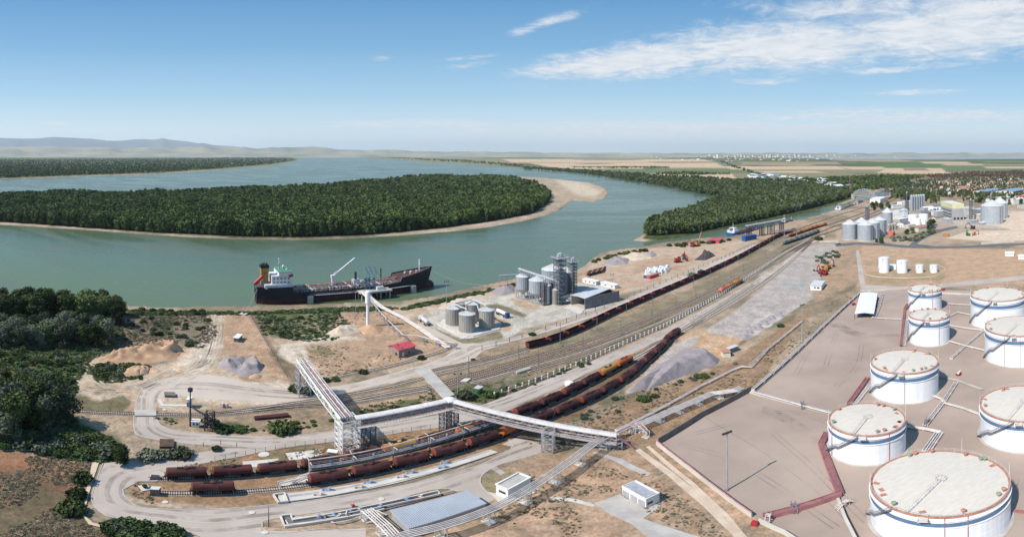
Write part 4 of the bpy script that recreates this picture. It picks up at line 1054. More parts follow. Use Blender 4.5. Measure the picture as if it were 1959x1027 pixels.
TW = {k: tank_wagon(*k) for k in [('wagon_rust', 'wagon_end'), ('wagon_dark', 'wagon_rust'), ('wagon_dark', 'wagon_end'), ('wagon_orange', 'wagon_orange'), ('wagon_yellow', 'wagon_orange'), ('wagon_pink', 'wagon_pink'), ('wagon_grey', 'wagon_grey')]}
GO = gondola()
def wag(i):
    return [TW[('wagon_rust', 'wagon_end')], TW[('wagon_dark', 'wagon_end')], TW[('wagon_rust', 'wagon_end')], TW[('wagon_dark', 'wagon_rust')], TW[('wagon_rust', 'wagon_end')]][(i * 7 + i // 3) % 5]
OR, YE = TW[('wagon_orange', 'wagon_orange')], TW[('wagon_yellow', 'wagon_orange')]
on_track('front', (414, 943), 1, 12, lambda i: wag(0), lambda i: 'rust-red tank wagon standing alone near the grey buffer block', 'tank wagons on the front loading track')
cols_f = {5: OR}
on_track('front', (627, 922), 16, 12.35, lambda i: cols_f.get(i, wag(i + 1)), lambda i: ('bright orange tank wagon' if i == 5 else 'rust-brown tank wagon') + f', {ordn(i)} of the joined string on the front loading track', 'tank wagons on the front loading track', skip=())
cols_b = {5: YE, 7: OR, 13: YE, 14: OR}
on_track('back', (356, 915), 15, 12.35, lambda i: cols_b.get(i, wag(i)), lambda i: ({5: 'ochre yellow', 7: 'rusty orange', 13: 'yellow', 14: 'orange'}.get(i, 'rust-brown')) + f' tank wagon, {ordn(i)} from the left on the back loading track', 'tank wagons on the back loading track')
on_track('gondolas', (1026, 662), 34, 13.6, lambda i: GO, lambda i: f'empty dark red open wagon, {ordn(i)} from the near end of the long freight string', 'open wagons of the long freight string')
on_track('fence_side', (1383, 559), 3, 12.2, lambda i: [TW[('wagon_pink', 'wagon_pink')], YE, YE][i], lambda i: ['salmon pink tank wagon at the near end of three by the white fence', 'dull yellow tank wagon in the middle of three by the white fence', 'dull yellow tank wagon at the far end of three by the white fence'][i], 'three tank wagons by the white fence')
track('far_a', [(1496, 470), (1540, 455), (1600, 432), (1650, 415), (1700, 396), (1730, 380)], 'far track under the grey and rusty tank wagons', sl=False)
track('far_b', [(1506, 455), (1560, 437), (1614, 421), (1690, 392), (1724, 374)], 'far track under the orange tank wagons', sl=False)
on_track('far_b', (1512, 452), 9, 12.4, lambda i: [OR, YE, OR, YE, YE, OR, OR, YE, OR][i], lambda i: f'orange tank wagon, {ordn(i)} of the far string behind the grey wagons', 'orange tank wagons far up the yard')
on_track('far_a', (1502, 467), 8, 12.4, lambda i: TW[('wagon_grey', 'wagon_grey')], lambda i: f'grey tank wagon, {ordn(i)} of the far string beside the orange wagons', 'grey tank wagons far up the yard')
on_track('gondolas', (1700, 381), 5, 12.4, lambda i: OR, lambda i: f'red-orange wagon, {ordn(i)} of the farthest string before the tall row of silos', 'red wagons before the tall silos')
def drop(root):
    for ch in KIDS.get(root.name, []): drop(ch)
    bpy.data.objects.remove(root, do_unlink=True)
for o in list(TW.values()) + [GO]: drop(o)
# buffer blocks
def block(name, pts, h, mt, label, cat, roof=None, z0=-.1):
    t = thing(name, label, cat, tuple(sum((P(*q) for q in pts), Vector()) / len(pts)))
    p = pxs(pts); MB().prism(p, z0, h).build('block', mt, t)
    if roof: MB().prism(p, h + .004, h + .12).build('capping', roof, t)
    return t
block('buffer_block', [(287, 948), (304, 949), (308, 943), (290, 942)], 2.4, 'concrete_dark', 'grey concrete buffer block with pale top at the end of the front loading track', 'buffer stop', 'concrete_light')
block('buffer_block', [(287, 919), (307, 919), (305, 914), (290, 913)], 1.0, 'steel_grey', 'dark sloping buffer block at the end of the back loading track', 'buffer stop', 'steel_dark')

# ------------------------------------------------------------------ fences
def post_fence(name, pts, spacing, label, post, panel, ph, pw, parts=True, rails=0):
    p = spline(pxs(pts), spacing)
    t = thing(name, label, 'fence', tuple(p[0]))
    proto_me = None
    for i, q in enumerate(p):
        d = p[min(i + 1, len(p) - 1)] - p[max(i - 1, 0)]
        if proto_me is None:
            o = MB().box((0, 0, ph / 2 - .1), (pw, pw, ph + .2)).build('post', post, None, loc=(0, 0, 0)); proto_me = o.data
        else:
            o = bpy.data.objects.new('post', proto_me); COL.objects.link(o)
        o.parent = t; o.location = q - Vector(t.location); o.rotation_euler = (0, 0, atan2(d.y, d.x))
    mb = MB()
    if panel == 'mesh':
        for k in range(rails):
            z = ph * (.25 + .7 * k / max(rails - 1, 1))
            for a, b in zip(p[:-1], p[1:]): mb.beam(a + V(0, 0, z), b + V(0, 0, z), .045, .045)
        mb.build('wires', 'steel_grey', t)
    else:
        for k in range(rails):
            z = ph * (.2 + .55 * k / max(rails - 1, 1))
            for a, b in zip(p[:-1], p[1:]): mb.beam(a + V(0, 0, z), b + V(0, 0, z), .08, ph * .16)
        mb.build('rails', panel, t)
    return t
post_fence('post_fence', [(946, 760), (1031, 730), (1103, 701), (1154, 678), (1209, 653), (1258, 632), (1303, 609), (1340, 588), (1400, 553), (1450, 520), (1500, 487), (1550, 458)], 3.6, 'long fence of white concrete posts beside the light yard road', 'white_paint', 'concrete_dark', 2.5, .45, rails=2)
post_fence('wire_fence', [(922, 670), (997, 647), (1069, 622), (1125, 601), (1167, 586), (1254, 548), (1363, 503), (1440, 471), (1480, 455)], 9, 'grey post fence between the riverside road and the railway yard', 'steel_grey', 'mesh', 2.8, .28, rails=4)
post_fence('wire_fence', [(411, 881), (500, 865), (574, 853), (651, 845), (768, 828), (841, 819)], 3.2, 'thin wire fence behind the tank wagon loading area', 'steel_dark', 'mesh', 1.9, .09, rails=3)
post_fence('wire_fence', [(0, 868), (60, 868), (120, 872), (176, 884)], 3.2, 'sparse wire fence along the top of the brown slope', 'wood_old', 'mesh', 1.6, .1, rails=2)
post_fence('wire_fence', [(478, 600), (500, 640), (525, 680), (550, 722)], 3.4, 'dark pipe fence running from the shore past the grey gravel heap', 'steel_dark', 'mesh', 1.5, .15, rails=2)
post_fence('wire_fence', [(795, 612), (840, 600)], 4, 'short fence beside the white tanker lorry', 'steel_grey', 'mesh', 2, .1, rails=3)
post_fence('low_fence', [(1440, 700), (1520, 640), (1600, 590)], 12, 'x', 'steel_grey', 'mesh', 1, .1, rails=1) if 0 else None
post_fence('wire_fence', [(389, 854), (430, 850), (453, 855)], 5, 'three-post fence on the sandy spur between the roads', 'wood_old', 'mesh', 1.8, .16, rails=1)

# ------------------------------------------------------------------ storage tanks
def tank_geo(xl, xr, yb=None, D=None, yrim=None, h=None):
    """centre, radius and height from the pixel edges of the shell, its front foot and its front rim"""
    al = (xr - xl) / 2 / F; lo = ((xl + xr) / 2 - CX) / F
    if yb is not None:
        Df = H / tan((yb - Y0) / F); Dc = Df / (1 - sin(al))
    elif D is None:
        Df = (H - h) / tan((yrim - Y0) / F); Dc = Df / (1 - sin(al))
    else: Dc = D; Df = D * (1 - sin(al))
    r = Dc * sin(al)
    if h is None: h = H - Df * tan((yrim - Y0) / F)
    return V(Dc * sin(lo), Dc * cos(lo), 0), r, h
def storage_tank(c, r, h, label, vert=(), stair=(-78, -12), poles=(), walk=-20, vents=7):
    t = thing('storage_tank', label, 'storage tank', tuple(c), group='white storage tanks with a blue band')
    face = atan2(-c.y, -c.x)                                # towards the camera
    def pol(deg, rr, z): a = face + radians(deg); return V(c.x + rr * cos(a), c.y + rr * sin(a), z)
    N = 64
    mb = MB(); courses = 6; prof = []
    for k in range(courses):
        z0, z1 = h * k / courses, h * (k + 1) / courses
        prof += [(r + .02 * (k % 2), z0), (r + .02 * (k % 2), z1)]
    mb.lathe((c.x, c.y, 0), prof[:-1] + [(r + .02, h)], N); mb.f = [f for f in mb.f if len(f) == 4]; mb.build('shell', 'white_shell', t, smooth=False)
    MB().lathe((c.x, c.y, 0), [(r + .9, -.1), (r + .9, .28), (r + .02, .34)], N).build('foundation_ring', 'concrete', t)
    z1 = h * .845; z0 = h * .735
    m_ = MB(); m_.lathe((c.x, c.y, 0), [(r + .05, z0), (r + .05, z1)], N); m_.f = [f for f in m_.f if len(f) == 4]; m_.build('blue_band', 'blue_stripe', t)
    m_ = MB(); m_.lathe((c.x, c.y, 0), [(r + .05, z0 - .35), (r + .30, z0 - .35), (r + .30, z0 - .22), (r + .05, z0 - .22)], N); m_.lathe((c.x, c.y, 0), [(r + .05, h * .895), (r + .35, h * .895), (r + .35, h * .905), (r + .05, h * .905)], N); m_.f = [f for f in m_.f if len(f) == 4]; m_.build('wind_girder', 'white_paint', t)
    MB().lathe((c.x, c.y, h), [(r - .35, .05), (r * .7, .28), (r * .35, .5), (.05, .6)], N).build('roof', 'tank_roof', t)
    m_ = MB(); m_.lathe((c.x, c.y, h), [(r - .5, .06), (r - .5, .16), (r + .12, .16), (r + .12, -.25)], N); m_.f = [f for f in m_.f if len(f) == 4]; m_.build('rim', 'rust_red', t)
    # railing round the rim
    m_ = MB(); k_ = int(r * 2.6)
    ps = [pol(360 * k / k_, r + .05, h + .1) for k in range(k_ + 1)]
    for q in ps[:-1]: m_.beam(q, q + V(0, 0, 1.1), .07, .07)
    for zz_ in (.55, 1.1):
        for a, b in zip(ps[:-1], ps[1:]): m_.beam(a + V(0, 0, zz_), b + V(0, 0, zz_), .05, .05)
    m_.build('railing', 'pipe_white', t)
    # stair winding up the shell with a landing
    a0, a1 = stair; n = 26; m_ = MB(); m2 = MB(); prev = None
    for i in range(n + 1):
        u = i / n; deg = a0 + (a1 - a0) * u
        uz = u * 1.08 if u < .44 else (.475 if u < .52 else .475 + (u - .52) / .48 * .525)
        q = pol(deg, r + .75, h * min(uz, 1)); q2 = pol(deg, r + 1.2, h * min(uz, 1)); q1 = pol(deg, r + .3, h * min(uz, 1))
        if prev is not None:
            m_.beam(prev[0], q, .9, .16)
            for e, pe in ((q2, prev[1]), (q1, prev[2])):
                m2.beam(pe + V(0, 0, 1.0), e + V(0, 0, 1.0), .06, .06); m2.beam(e, e + V(0, 0, 1), .05, .05)
            if i % 4 == 0: m2.beam(q1 + V(0, 0, -.1), pol(deg, r, h * min(uz, 1) - .8), .1, .1)
        prev = (q, q2, q1)
    m_.build('stair', 'steel_grey', t); m2.build('stair_railing', 'steel_light', t)['kind'] = 'stuff'
    # walkway over the roof to a round platform at the centre
    m_ = MB(); a = pol(walk, r - .3, h + .35); b = pol(walk, .9, h + .85); m_.beam(a, b, .8, .08)
    s_ = (b - a).normalized().cross(V(0, 0, 1)) * .4
    for k in range(9):
        q = a.lerp(b, k / 8)
        for sg in (-1, 1): m_.beam(q + s_ * sg, q + s_ * sg + V(0, 0, 1), .06, .06)
    for sg in (-1, 1):
        m_.beam(a + s_ * sg + V(0, 0, 1), b + s_ * sg + V(0, 0, 1), .05, .05)
    for k in range(10):
        q = V(c.x + 1.3 * cos(k * pi / 5), c.y + 1.3 * sin(k * pi / 5), h + .6); q_ = V(c.x + 1.3 * cos((k + 1) * pi / 5), c.y + 1.3 * sin((k + 1) * pi / 5), h + .6)
        m_.beam(q, q + V(0, 0, 1.2), .06, .06); m_.beam(q + V(0, 0, 1.2), q_ + V(0, 0, 1.2), .06, .06)
    m_.build('roof_walkway', 'pipe_white', t)
    rr = random.Random(int(r * 100 + c.x))
    m_ = MB(); q = pol(walk + 14, r + 1.0, h - .1); m_.box(q, (2.2, 2.2, .15), face); 
    for k in range(4): m_.beam(q + V(cos(face + k * pi / 2 + .78), sin(face + k * pi / 2 + .78), 0) * 1.4, q + V(cos(face + k * pi / 2 + .78), sin(face + k * pi / 2 + .78), 0) * 1.4 + V(0, 0, 1.2), .08, .08)
    m_.build('landing', 'pipe_white', t)
    for k in range(vents):
        deg = rr.uniform(0, 360) if k else walk + 180
        q = pol(deg, r - rr.uniform(1.0, 1.8), h + .15)
        m_ = MB(); m_.lathe(q, [(.32, 0), (.32, .7), (.62, .8), (.62, 1.05), (.1, 1.25)], 10); m_.build('vent', 'gn_vent' if k % 2 else 'rust_red', t)
    for k in range(5):
        q = pol(rr.uniform(0, 360), r - rr.uniform(1.4, 2.2), h + .12); MB().box(q, (1.5, 1.1, .16), face + rr.uniform(0, 3)).build('hatch', 'rust_red', t)
    for deg in vert:
        MB().path([pol(deg, r + .16, .2), pol(deg, r + .16, h + .2)], .10, 6).build('downpipe', 'pink_pipe' if h > 1 else '', t)
    for deg, ph in poles:
        q = pol(deg, r + .1, h); MB().tube(q, q + V(0, 0, ph), .07, 5, .03).build('lightning_rod', 'white_paint', t)
    return t
mat('gn_vent', L(150, 158, 140), L(128, 136, 118), .8, .6)
TANKS = {}
for key, geo, lab, kw in [
        ('t1', tank_geo(1737.6, 1801.6, yb=600, yrim=560), 'smallest white storage tank with a blue band, farthest back behind another tank', dict(vert=(25,))),
        ('t2', tank_geo(1739, 1816.6, yb=663.7, yrim=614), 'small white banded storage tank directly in front of the farthest one', dict(vert=(28,))),
        ('t3', tank_geo(1666, 1795.3, yb=773.5, yrim=716), 'middle-sized white banded storage tank with a red-white car parked to its right', dict(vert=(0,))),
        ('t4', tank_geo(1584.7, 1732.9, yb=891.5, yrim=835), 'squat white banded storage tank left of the others, wrapped by the red pipe channel', dict(vert=(-60, 32))),
        ('t5', tank_geo(1665, 1933.4, yrim=991, h=12.4), 'largest white banded storage tank nearest the viewer', dict(vert=(3, 20, -150), stair=(-88, -38), walk=-26, vents=10)),
        ('t6', tank_geo(1856.8, 1962, yb=632, yrim=577), 'white banded storage tank at the far right, partly behind a larger one', dict(vert=(-20,))),
        ('t7', tank_geo(1884, 2010, yb=704, yrim=644), 'white banded storage tank cut by the right edge, in the middle of the right row', dict(vert=(-22, 4))),
        ('t8', tank_geo(1874.6, 2044, yb=868, yrim=808), 'white banded storage tank cut by the right edge just above the largest one', dict(vert=(0,)))]:
    c, r, h = geo; TANKS[key] = geo
    storage_tank(c, r, h, lab, poles=((-78, 5), (95, 5), (160, 5)), **kw)
def small_tank(xl, xr, yb, ytop, label, rail=True):
    c, r, h = tank_geo(xl, xr, yb=yb, yrim=ytop)
    t = thing('small_storage_tank', label, 'storage tank', tuple(c), group='four small white tanks on the dry slope')
    m_ = MB(); m_.lathe(c, [(r, 0), (r, h)], 32); m_.f = [f for f in m_.f if len(f) == 4]; m_.build('shell', 'white_shell', t, smooth=False)
    MB().lathe(c, [(r + .1, h), (r + .1, h + .12), (r * .5, h + .5), (.05, h + .7)], 32).build('roof', 'white_paint', t)
    m_ = MB(); k_ = 14
    ps = [V(c.x + r * cos(2 * pi * k / k_), c.y + r * sin(2 * pi * k / k_), h + .1) for k in range(k_ + 1)]
    for a, b in zip(ps[:-1], ps[1:]): m_.beam(a, a + V(0, 0, 1), .1, .1); m_.beam(a + V(0, 0, 1), b + V(0, 0, 1), .08, .08)
    m_.build('railing', 'pipe_white', t)
    face = atan2(-c.y, -c.x); m_ = MB()
    a = V(c.x + (r + .5) * cos(face - 1.2), c.y + (r + .5) * sin(face - 1.2), 0); b = V(c.x + (r + .5) * cos(face - .1), c.y + (r + .5) * sin(face - .1), h)
    m_.beam(a, b, .5, .1); m_.build('stair', 'steel_grey', t)
    MB().lathe(c, [(r + .4, -.05), (r + .4, .2), (r, .2)], 32).build('foundation_ring', 'concrete', t)
    return t
small_tank(1680.5, 1701, 522.5, 495, 'tall white tank, leftmost of the four on the dry slope')
small_tank(1715, 1736, 523, 501, 'tall white tank, second from left of the four on the slope')
small_tank(1751.4, 1766.6, 522.5, 509, 'low white tank, third from left of the four on the slope')
small_tank(1778.5, 1793.7, 522.5, 509, 'low white tank, rightmost of the four on the slope')
block('white_box_tank', [(1701.5, 516), (1714, 516), (1714, 512), (1702, 512)], 3.2, 'white_shell', 'square white tank between the two tall white tanks on the slope', 'tank', 'white_paint')
low_wall('ring_wall', [(1655, 525), (1680, 530), (1740, 532), (1790, 528), (1808, 520), (1806, 513), (1795, 507)], .3, .5, 'concrete_light', 'thin low kerb wall curving around the four small white tanks', step=3)

# ------------------------------------------------------------------ lattice steelwork and pipe bridges
def lattice(mb, base, top, lev, rl=.16, rb=.08, n=4):
    k = len(base)
    for a, b in zip(base, top): mb.beam(a, b, rl * 2, rl * 2)
    for l in range(lev):
        A = [Vector(a).lerp(Vector(b), l / lev) for a, b in zip(base, top)]; B = [Vector(a).lerp(Vector(b), (l + 1) / lev) for a, b in zip(base, top)]
        for i in range(k):
            j = (i + 1) % k
            mb.beam(B[i], B[j], rb * 2, rb * 2)
            mb.beam(A[i], B[j], rb * 1.4, rb * 1.4); mb.beam(A[j], B[i], rb * 1.4, rb * 1.4)
def tower(t, c, w, d, z1, rz, lev=5, name='tower', mt='steel_light', z0=-.2, rl=.17):
    mb = MB(); co, si = cos(rz), sin(rz)
    q = [(c[0] + a * co - b * si, c[1] + a * si + b * co) for a, b in ((-w / 2, -d / 2), (w / 2, -d / 2), (w / 2, d / 2), (-w / 2, d / 2))]
    lattice(mb, [V(*p, z0) for p in q], [V(*p, z1) for p in q], lev, rl)
    return mb.build(name, mt, t)
def truss(mb, a, b, h, n, r=.12):
    """a flat truss hanging h below the line a-b"""
    dn = V(0, 0, -h); mb.beam(a, b, r * 2, r * 2); mb.beam(a + dn, b + dn, r * 2, r * 2)
    for i in range(n + 1):
        p = a.lerp(b, i / n); mb.beam(p, p + dn, r * 1.3, r * 1.3)
        if i < n:
            q = a.lerp(b, (i + 1) / n)
            if i % 2: mb.beam(p, q + dn, r * 1.3, r * 1.3)
            else: mb.beam(p + dn, q, r * 1.3, r * 1.3)
A0, A1 = P(577, 687, 15.5), P(664, 800, 13.6)
G1, G2, G3 = P(678, 800, 13.6), P(860, 765, 13.4), P(1180, 832, 5.4)
t = thing('pipe_bridge', 'open steel pipe bridge on lattice towers crossing the tracks, left of the covered gallery', 'pipe bridge', (A1.x, A1.y, 0))
d = (A1 - A0); d.z = 0; L_ = d.length; az = atan2(d.y, d.x); s_ = V(-d.y, d.x, 0).normalized()
for s in (-1, 1):
    mb = MB(); truss(mb, A0 + s_ * 2.2 * s, A1 + s_ * 2.2 * s, 2.6, 14, .14); mb.build('truss', 'white_paint', t)
mb = MB(); mb.beam(A0 + V(0, 0, -2.4), A1 + V(0, 0, -2.4), 2.0, .12); mb.build('walkway', 'steel_grey', t)
for k in range(6):
    o = (k - 2.5) * .78; MB().path([A0 + s_ * o + V(0, 0, .3), A1 + s_ * o + V(0, 0, .3)], .17 if k % 2 else .22, 7).build('pipe', ['pipe_white', 'pipe_light', 'pipe_white', 'pink_pipe', 'pipe_white', 'pipe_light'][k], t)
mb = MB()
for i in range(15): q = A0.lerp(A1, i / 14); mb.beam(q - s_ * 2.4, q + s_ * 2.4, .22, .2)
mb.build('cross_beams', 'steel_light', t)['kind'] = 'stuff'
tower(t, A0 + d.normalized() * 2, 5.5, 4.6, A0.z - 2.6, az, 5, mt='steel_light')
tower(t, A1 + d.normalized() * -1 + s_ * .5, 6.5, 5.5, A1.z - .3, az, 6, mt='white_paint', rl=.2)
tower(t, P(702, 855), 4, 4, 12.4, az, 5, mt='steel_grey')
mb = MB(); mb.path([A0 + s_ * 1.4 + V(0, 0, .3), A0 + s_ * 1.4 + V(0, 0, -10), P(570, 752, .8)], .2, 6); mb.path([A0 + V(0, 0, .3), A0 + V(-.8, -.6, -14)], .22, 6); mb.build('riser', 'pipe_white', t)
mb = MB(); a = P(700, 806, 12); b = P(735, 850, 1)
for k in (-.6, .6): mb.beam(a + s_ * k, P(690, 858, 0) + s_ * k, .15, .3)
mb.build('stringer', 'steel_dark', t)

t = thing('covered_gallery', 'long white round-roofed pipe gallery bending over the loading tracks', 'pipe gallery', (G2.x, G2.y, 0))
for a, b, n in ((G1, G2, 16), (G2, G3, 28)):
    d = b - a; dh = V(d.x, d.y, 0).normalized(); s = V(-dh.y, dh.x, 0); m_ = MB(); N = 8
    ring = [(cos(pi * k / N) * 1.45, sin(pi * k / N) * .6) for k in range(N + 1)]
    for e0 in range(n):
        p, q = a.lerp(b, e0 / n), a.lerp(b, (e0 + .985) / n)
        vs_ = [e + s * x + V(0, 0, y) for e in (p, q) for x, y in ring]
        m_ = MB().add(vs_, [(k, k + 1, N + 2 + k, N + 1 + k) for k in range(N)]); m_.build('roof_panel', 'gallery_cover', t, smooth=False)
    for sg in (-1, 1):
        m_ = MB(); truss(m_, a + s * 1.4 * sg + V(0, 0, -.1), b + s * 1.4 * sg + V(0, 0, -.1), 2.2, n, .09); m_.build('truss', 'pipe_light', t)
    m_ = MB(); m_.beam(a + V(0, 0, -2.35), b + V(0, 0, -2.35), 1.6, .12); m_.build('deck', 'steel_grey', t)
    for k in range(3): MB().tube(a + s * (k - 1) * .8 + V(0, 0, -1.7), b + s * (k - 1) * .8 + V(0, 0, -1.7), .2, 6).build('pipe', 'pipe_light', t)
    m_ = MB(); w0 = a + s * 2.8 * -1 + V(0, 0, -2.3); w1 = b + s * 2.8 * -1 + V(0, 0, -2.3); m_.beam(w0, w1, 1.2, .1)
    for k in range(n * 2 + 1): q = w0.lerp(w1, k / n / 2); m_.beam(q - s * .6, q - s * .6 + V(0, 0, 1.1), .07, .07)
    for hh in (.55, 1.1): m_.beam(w0 - s * .6 + V(0, 0, hh), w1 - s * .6 + V(0, 0, hh), .06, .06)
    m_.build('side_walkway', 'pipe_light', t)
az2 = atan2((G3 - G2).y, (G3 - G2).x)
def foot(px, py, w, d_, ztop_, rz, lev, mt='steel_light'): return tower(t, P(px, py), w, d_, ztop_, rz, lev, mt=mt)
foot(852, 822, 2.6, 4.2, 10.9, az2, 6, 'steel_grey'); foot(866, 817, 2.6, 4.2, 10.9, az2, 6, 'steel_grey')
foot(1049, 861, 3.2, 4.4, 8.0, az2, 4, 'steel_light'); foot(1179, 855, 3.6, 4.2, 3.0, az2, 2, 'steel_light')
MB().beam(P(876, 812, 0), P(876, 812, 10.5), .45, .45).build('column', 'steel_grey', t)
mb = MB(); mb.lathe((G2.x, G2.y, G2.z - .15), [(2.2, 0), (2.2, .35), (1.2, .95), (0, 1.1)], 12); mb.build('elbow_roof', 'white_paint', t)
# stairs down at the right end
mb = MB(); a, b = P(1180, 834, 5), P(1215, 858, .1)
mb.beam(a, b, 1.5, .2)
for sg in (-.75, .75):
    o_ = V(.4, .9, 0).normalized() * sg; mb.beam(a + o_ + V(0, 0, 1), b + o_ + V(0, 0, 1), .08, .08)
mb.build('stair', 'pink_pipe', t)

def rack(name, label, pts, z, n, sp, r, sup, mats_=('pipe_white',), group=None, every=9.0, smooth_=True, deck=False, cat='pipe rack', smt='pipe_white'):
    p = pxs(pts, z) if not isinstance(z, (list, tuple)) else [P(a, b, c) for (a, b), c in zip(pts, z)]
    if smooth_: p = spline(p, 3)
    t = thing(name, label, cat, (p[0].x, p[0].y, 0), group=group)
    for k in range(n):
        MB().path(offset(p, (k - (n - 1) / 2) * sp), r * (1 if k % 3 else 1.2), 7).build('pipe', mats_[k % len(mats_)], t)
    if sup:
        q = resample(p, every)
        for i in range(0, len(q)):
            dd = q[min(i + 1, len(q) - 1)] - q[max(i - 1, 0)]; rz = atan2(dd.y, dd.x); w = (n - 1) * sp + .8; zt = q[i].z - r - .1
            m_ = MB(); m_.box((q[i].x, q[i].y, zt), (.3, w, .25), rz)
            if zt > 1.6:
                for a in (-.8, .8):
                    for b in (-1, 1):
                        x, y = q[i].x + a * cos(rz) - b * w * .38 * sin(rz), q[i].y + a * sin(rz) + b * w * .38 * cos(rz)
                        m_.beam((x, y, -.1), (x, y, zt), .16, .16)
                for b in (-1, 1):
                    x0, y0 = q[i].x - .8 * cos(rz) - b * w * .38 * sin(rz), q[i].y - .8 * sin(rz) + b * w * .38 * cos(rz)
                    x1, y1 = q[i].x + .8 * cos(rz) - b * w * .38 * sin(rz), q[i].y + .8 * sin(rz) + b * w * .38 * cos(rz)
                    m_.beam((x0, y0, 0), (x1, y1, zt), .1, .1); m_.beam((x1, y1, 0), (x0, y0, zt), .1, .1); m_.beam((x0, y0, zt), (x1, y1, zt), .16, .16)
                m_.box((q[i].x, q[i].y, .1), (2.3, w * .9, .3), rz)
            else: m_.box((q[i].x, q[i].y, zt / 2), (.35, w * .7, max(zt, .1)), rz)
            m_.build('support', smt, t)
    return t
rack('pipe_rack', 'curving rack of white pipes on trestles sweeping past the blue-grey shed roof', [(740, 1034), (777, 1022), (853, 1004), (945, 971), (1006, 938), (1083, 887), (1134, 849), (1156, 836)], 4.6, 5, .62, .16, True, ('pipe_white', 'pipe_light'), every=12)
rack('pipe_rack', 'straight bundle of white pipes coming in from the pit to the bottom edge', [(703, 975), (738, 1006), (764, 1034)], 3.4, 5, .66, .17, True, ('pipe_white', 'pipe_light'), every=8, smooth_=False)
rack('pipe_rack', 'wide tray of light pipes rising along the slope left of the tank farm', [(1222, 812), (1290, 783), (1363, 752), (1384, 750), (1408, 746), (1417, 741)], 2.6, 7, .5, .155, True, ('pipe_white', 'pipe_light'), every=11, smooth_=False)
rack('pipe_rack', 'pair of long low pipes running up the slope beside the wide pipe tray', [(1180, 822), (1250, 788), (1340, 738), (1400, 708), (1419, 701), (1434, 702), (1470, 666), (1534, 614)], .9, 3, .5, .17, True, ('pipe_light', 'pipe_white'), every=9, smooth_=False)
rack('pipe_rack', 'jumble of bent pipes joining the gallery end to the slope pipes', [(1180, 828), (1206, 815), (1224, 812), (1236, 823)], 3.0, 3, .6, .2, True, ('pipe_light', 'pink_pipe'), every=7, smooth_=False)
rack('dike_pipeline', 'long white pipe line on the straight upper edge of the tank farm', [(1440, 744), (1505, 688), (1572, 625), (1612, 588), (1647, 557)], 1.5, 3, .55, .18, True, ('pipe_white', 'pipe_light'), every=10, smooth_=False, cat='pipeline')
low_wall('retaining_wall', [(1442, 747), (1508, 690), (1575, 627), (1614, 591), (1648, 560)], .3, 1.3, 'concrete_dark', 'dark edge wall under the long straight pipe line of the tank farm')
low_wall('dividing_wall', [(1436, 751), (1500, 768), (1590, 792), (1600, 795)], 1.6, .7, 'concrete_light', 'pale dividing wall crossing the tank farm towards the squat left tank')
rack('farm_pipeline', 'white pipes lying on the dividing wall left of the squat tank', [(1438, 748), (1500, 765), (1592, 790)], 1.3, 2, .7, .2, False, ('pipe_white', 'steel_light'), smooth_=False, cat='pipeline')
# dark-red channel with pipes
def channel(name, label, pts, w, h, mt='pink_pipe', npip=4):
    p = pxs(pts, h); t = thing(name, label, 'pipe channel', (p[0].x, p[0].y, 0))
    for s in (-1, 1): MB().wall(offset(p, s * w / 2), .14, -h, .45).build('side_beam', mt, t)
    for k in range(npip): MB().path([q + V(0, 0, .1) for q in offset(p, (k - (npip - 1) / 2) * w / (npip + .6))], .16, 6).build('pipe', mt, t)
    q = resample(p, 6)
    m_ = MB()
    for i in range(len(q) - 1):
        dd = q[i + 1] - q[i]; m_.box((q[i].x, q[i].y, h / 2), (.25, w, h), atan2(dd.y, dd.x))
    m_.build('supports', 'steel_dark', t)['kind'] = 'stuff'
    return t
channel('red_channel', 'dark pink pipe channel bending down beside the squat left tank', [(1582, 827), (1571, 848), (1607, 943)], 1.8, .9)
channel('red_channel', 'dark pink pipe channel running from the red corner to the boundary wall', [(1607, 943), (1520, 972), (1462, 986)], 1.5, 1.3, npip=3)
channel('red_channel', 'dark pink pipe channel rising between the middle tank and the squat tank', [(1624, 772), (1660, 722)], 1.5, .9, npip=3)
channel('red_channel', 'dark pink pipe channel beside the two farthest tanks', [(1724, 660), (1731, 590), (1737, 581)], 1.3, .9, npip=3)
channel('red_channel', 'short red pipe at the right foot of the largest tank', [(1937, 977), (1990, 984)], .6, .4, npip=1)
rack('farm_pipeline', 'white pipes beside the dark pink channel by the two far tanks', [(1730, 661), (1735, 612), (1740, 610)], .6, 3, .6, .2, False, ('pipe_white',), smooth_=False, cat='pipeline')
rack('farm_pipeline', 'white pipes beside the dark pink channel left of the middle tank', [(1634, 775), (1664, 736)], .6, 3, .6, .2, False, ('pipe_white',), smooth_=False, cat='pipeline')
rack('farm_pipeline', 'bundle of white pipes between the largest tank and the squat tank junction', [(1772, 862), (1797, 826)], .8, 4, .8, .24, True, ('pipe_white', 'pipe_light'), smooth_=False, cat='pipeline', every=6)
rack('farm_pipeline', 'white pipe from the right side of the squat tank to the junction', [(1735, 815), (1770, 820), (1799, 826)], .9, 3, .6, .22, True, ('pipe_white',), smooth_=False, cat='pipeline', every=7)
rack('farm_pipeline', 'triple white pipe climbing from the junction to the middle row of tanks', [(1770, 812), (1806, 766), (1829, 731)], .8, 3, .7, .22, True, ('pipe_white', 'pipe_light'), smooth_=False, cat='pipeline', every=6)
rack('farm_pipeline', 'white pipe from the triple pipe to the tank cut by the right edge', [(1806, 770), (1845, 781), (1874, 792)], .8, 2, .8, .22, True, ('pipe_white',), smooth_=False, cat='pipeline', every=7)
rack('farm_pipeline', 'white pipe from the middle tank to the triple pipe', [(1786, 757), (1800, 762), (1806, 768)], .9, 2, .7, .22, False, ('pipe_white',), smooth_=False, cat='pipeline')
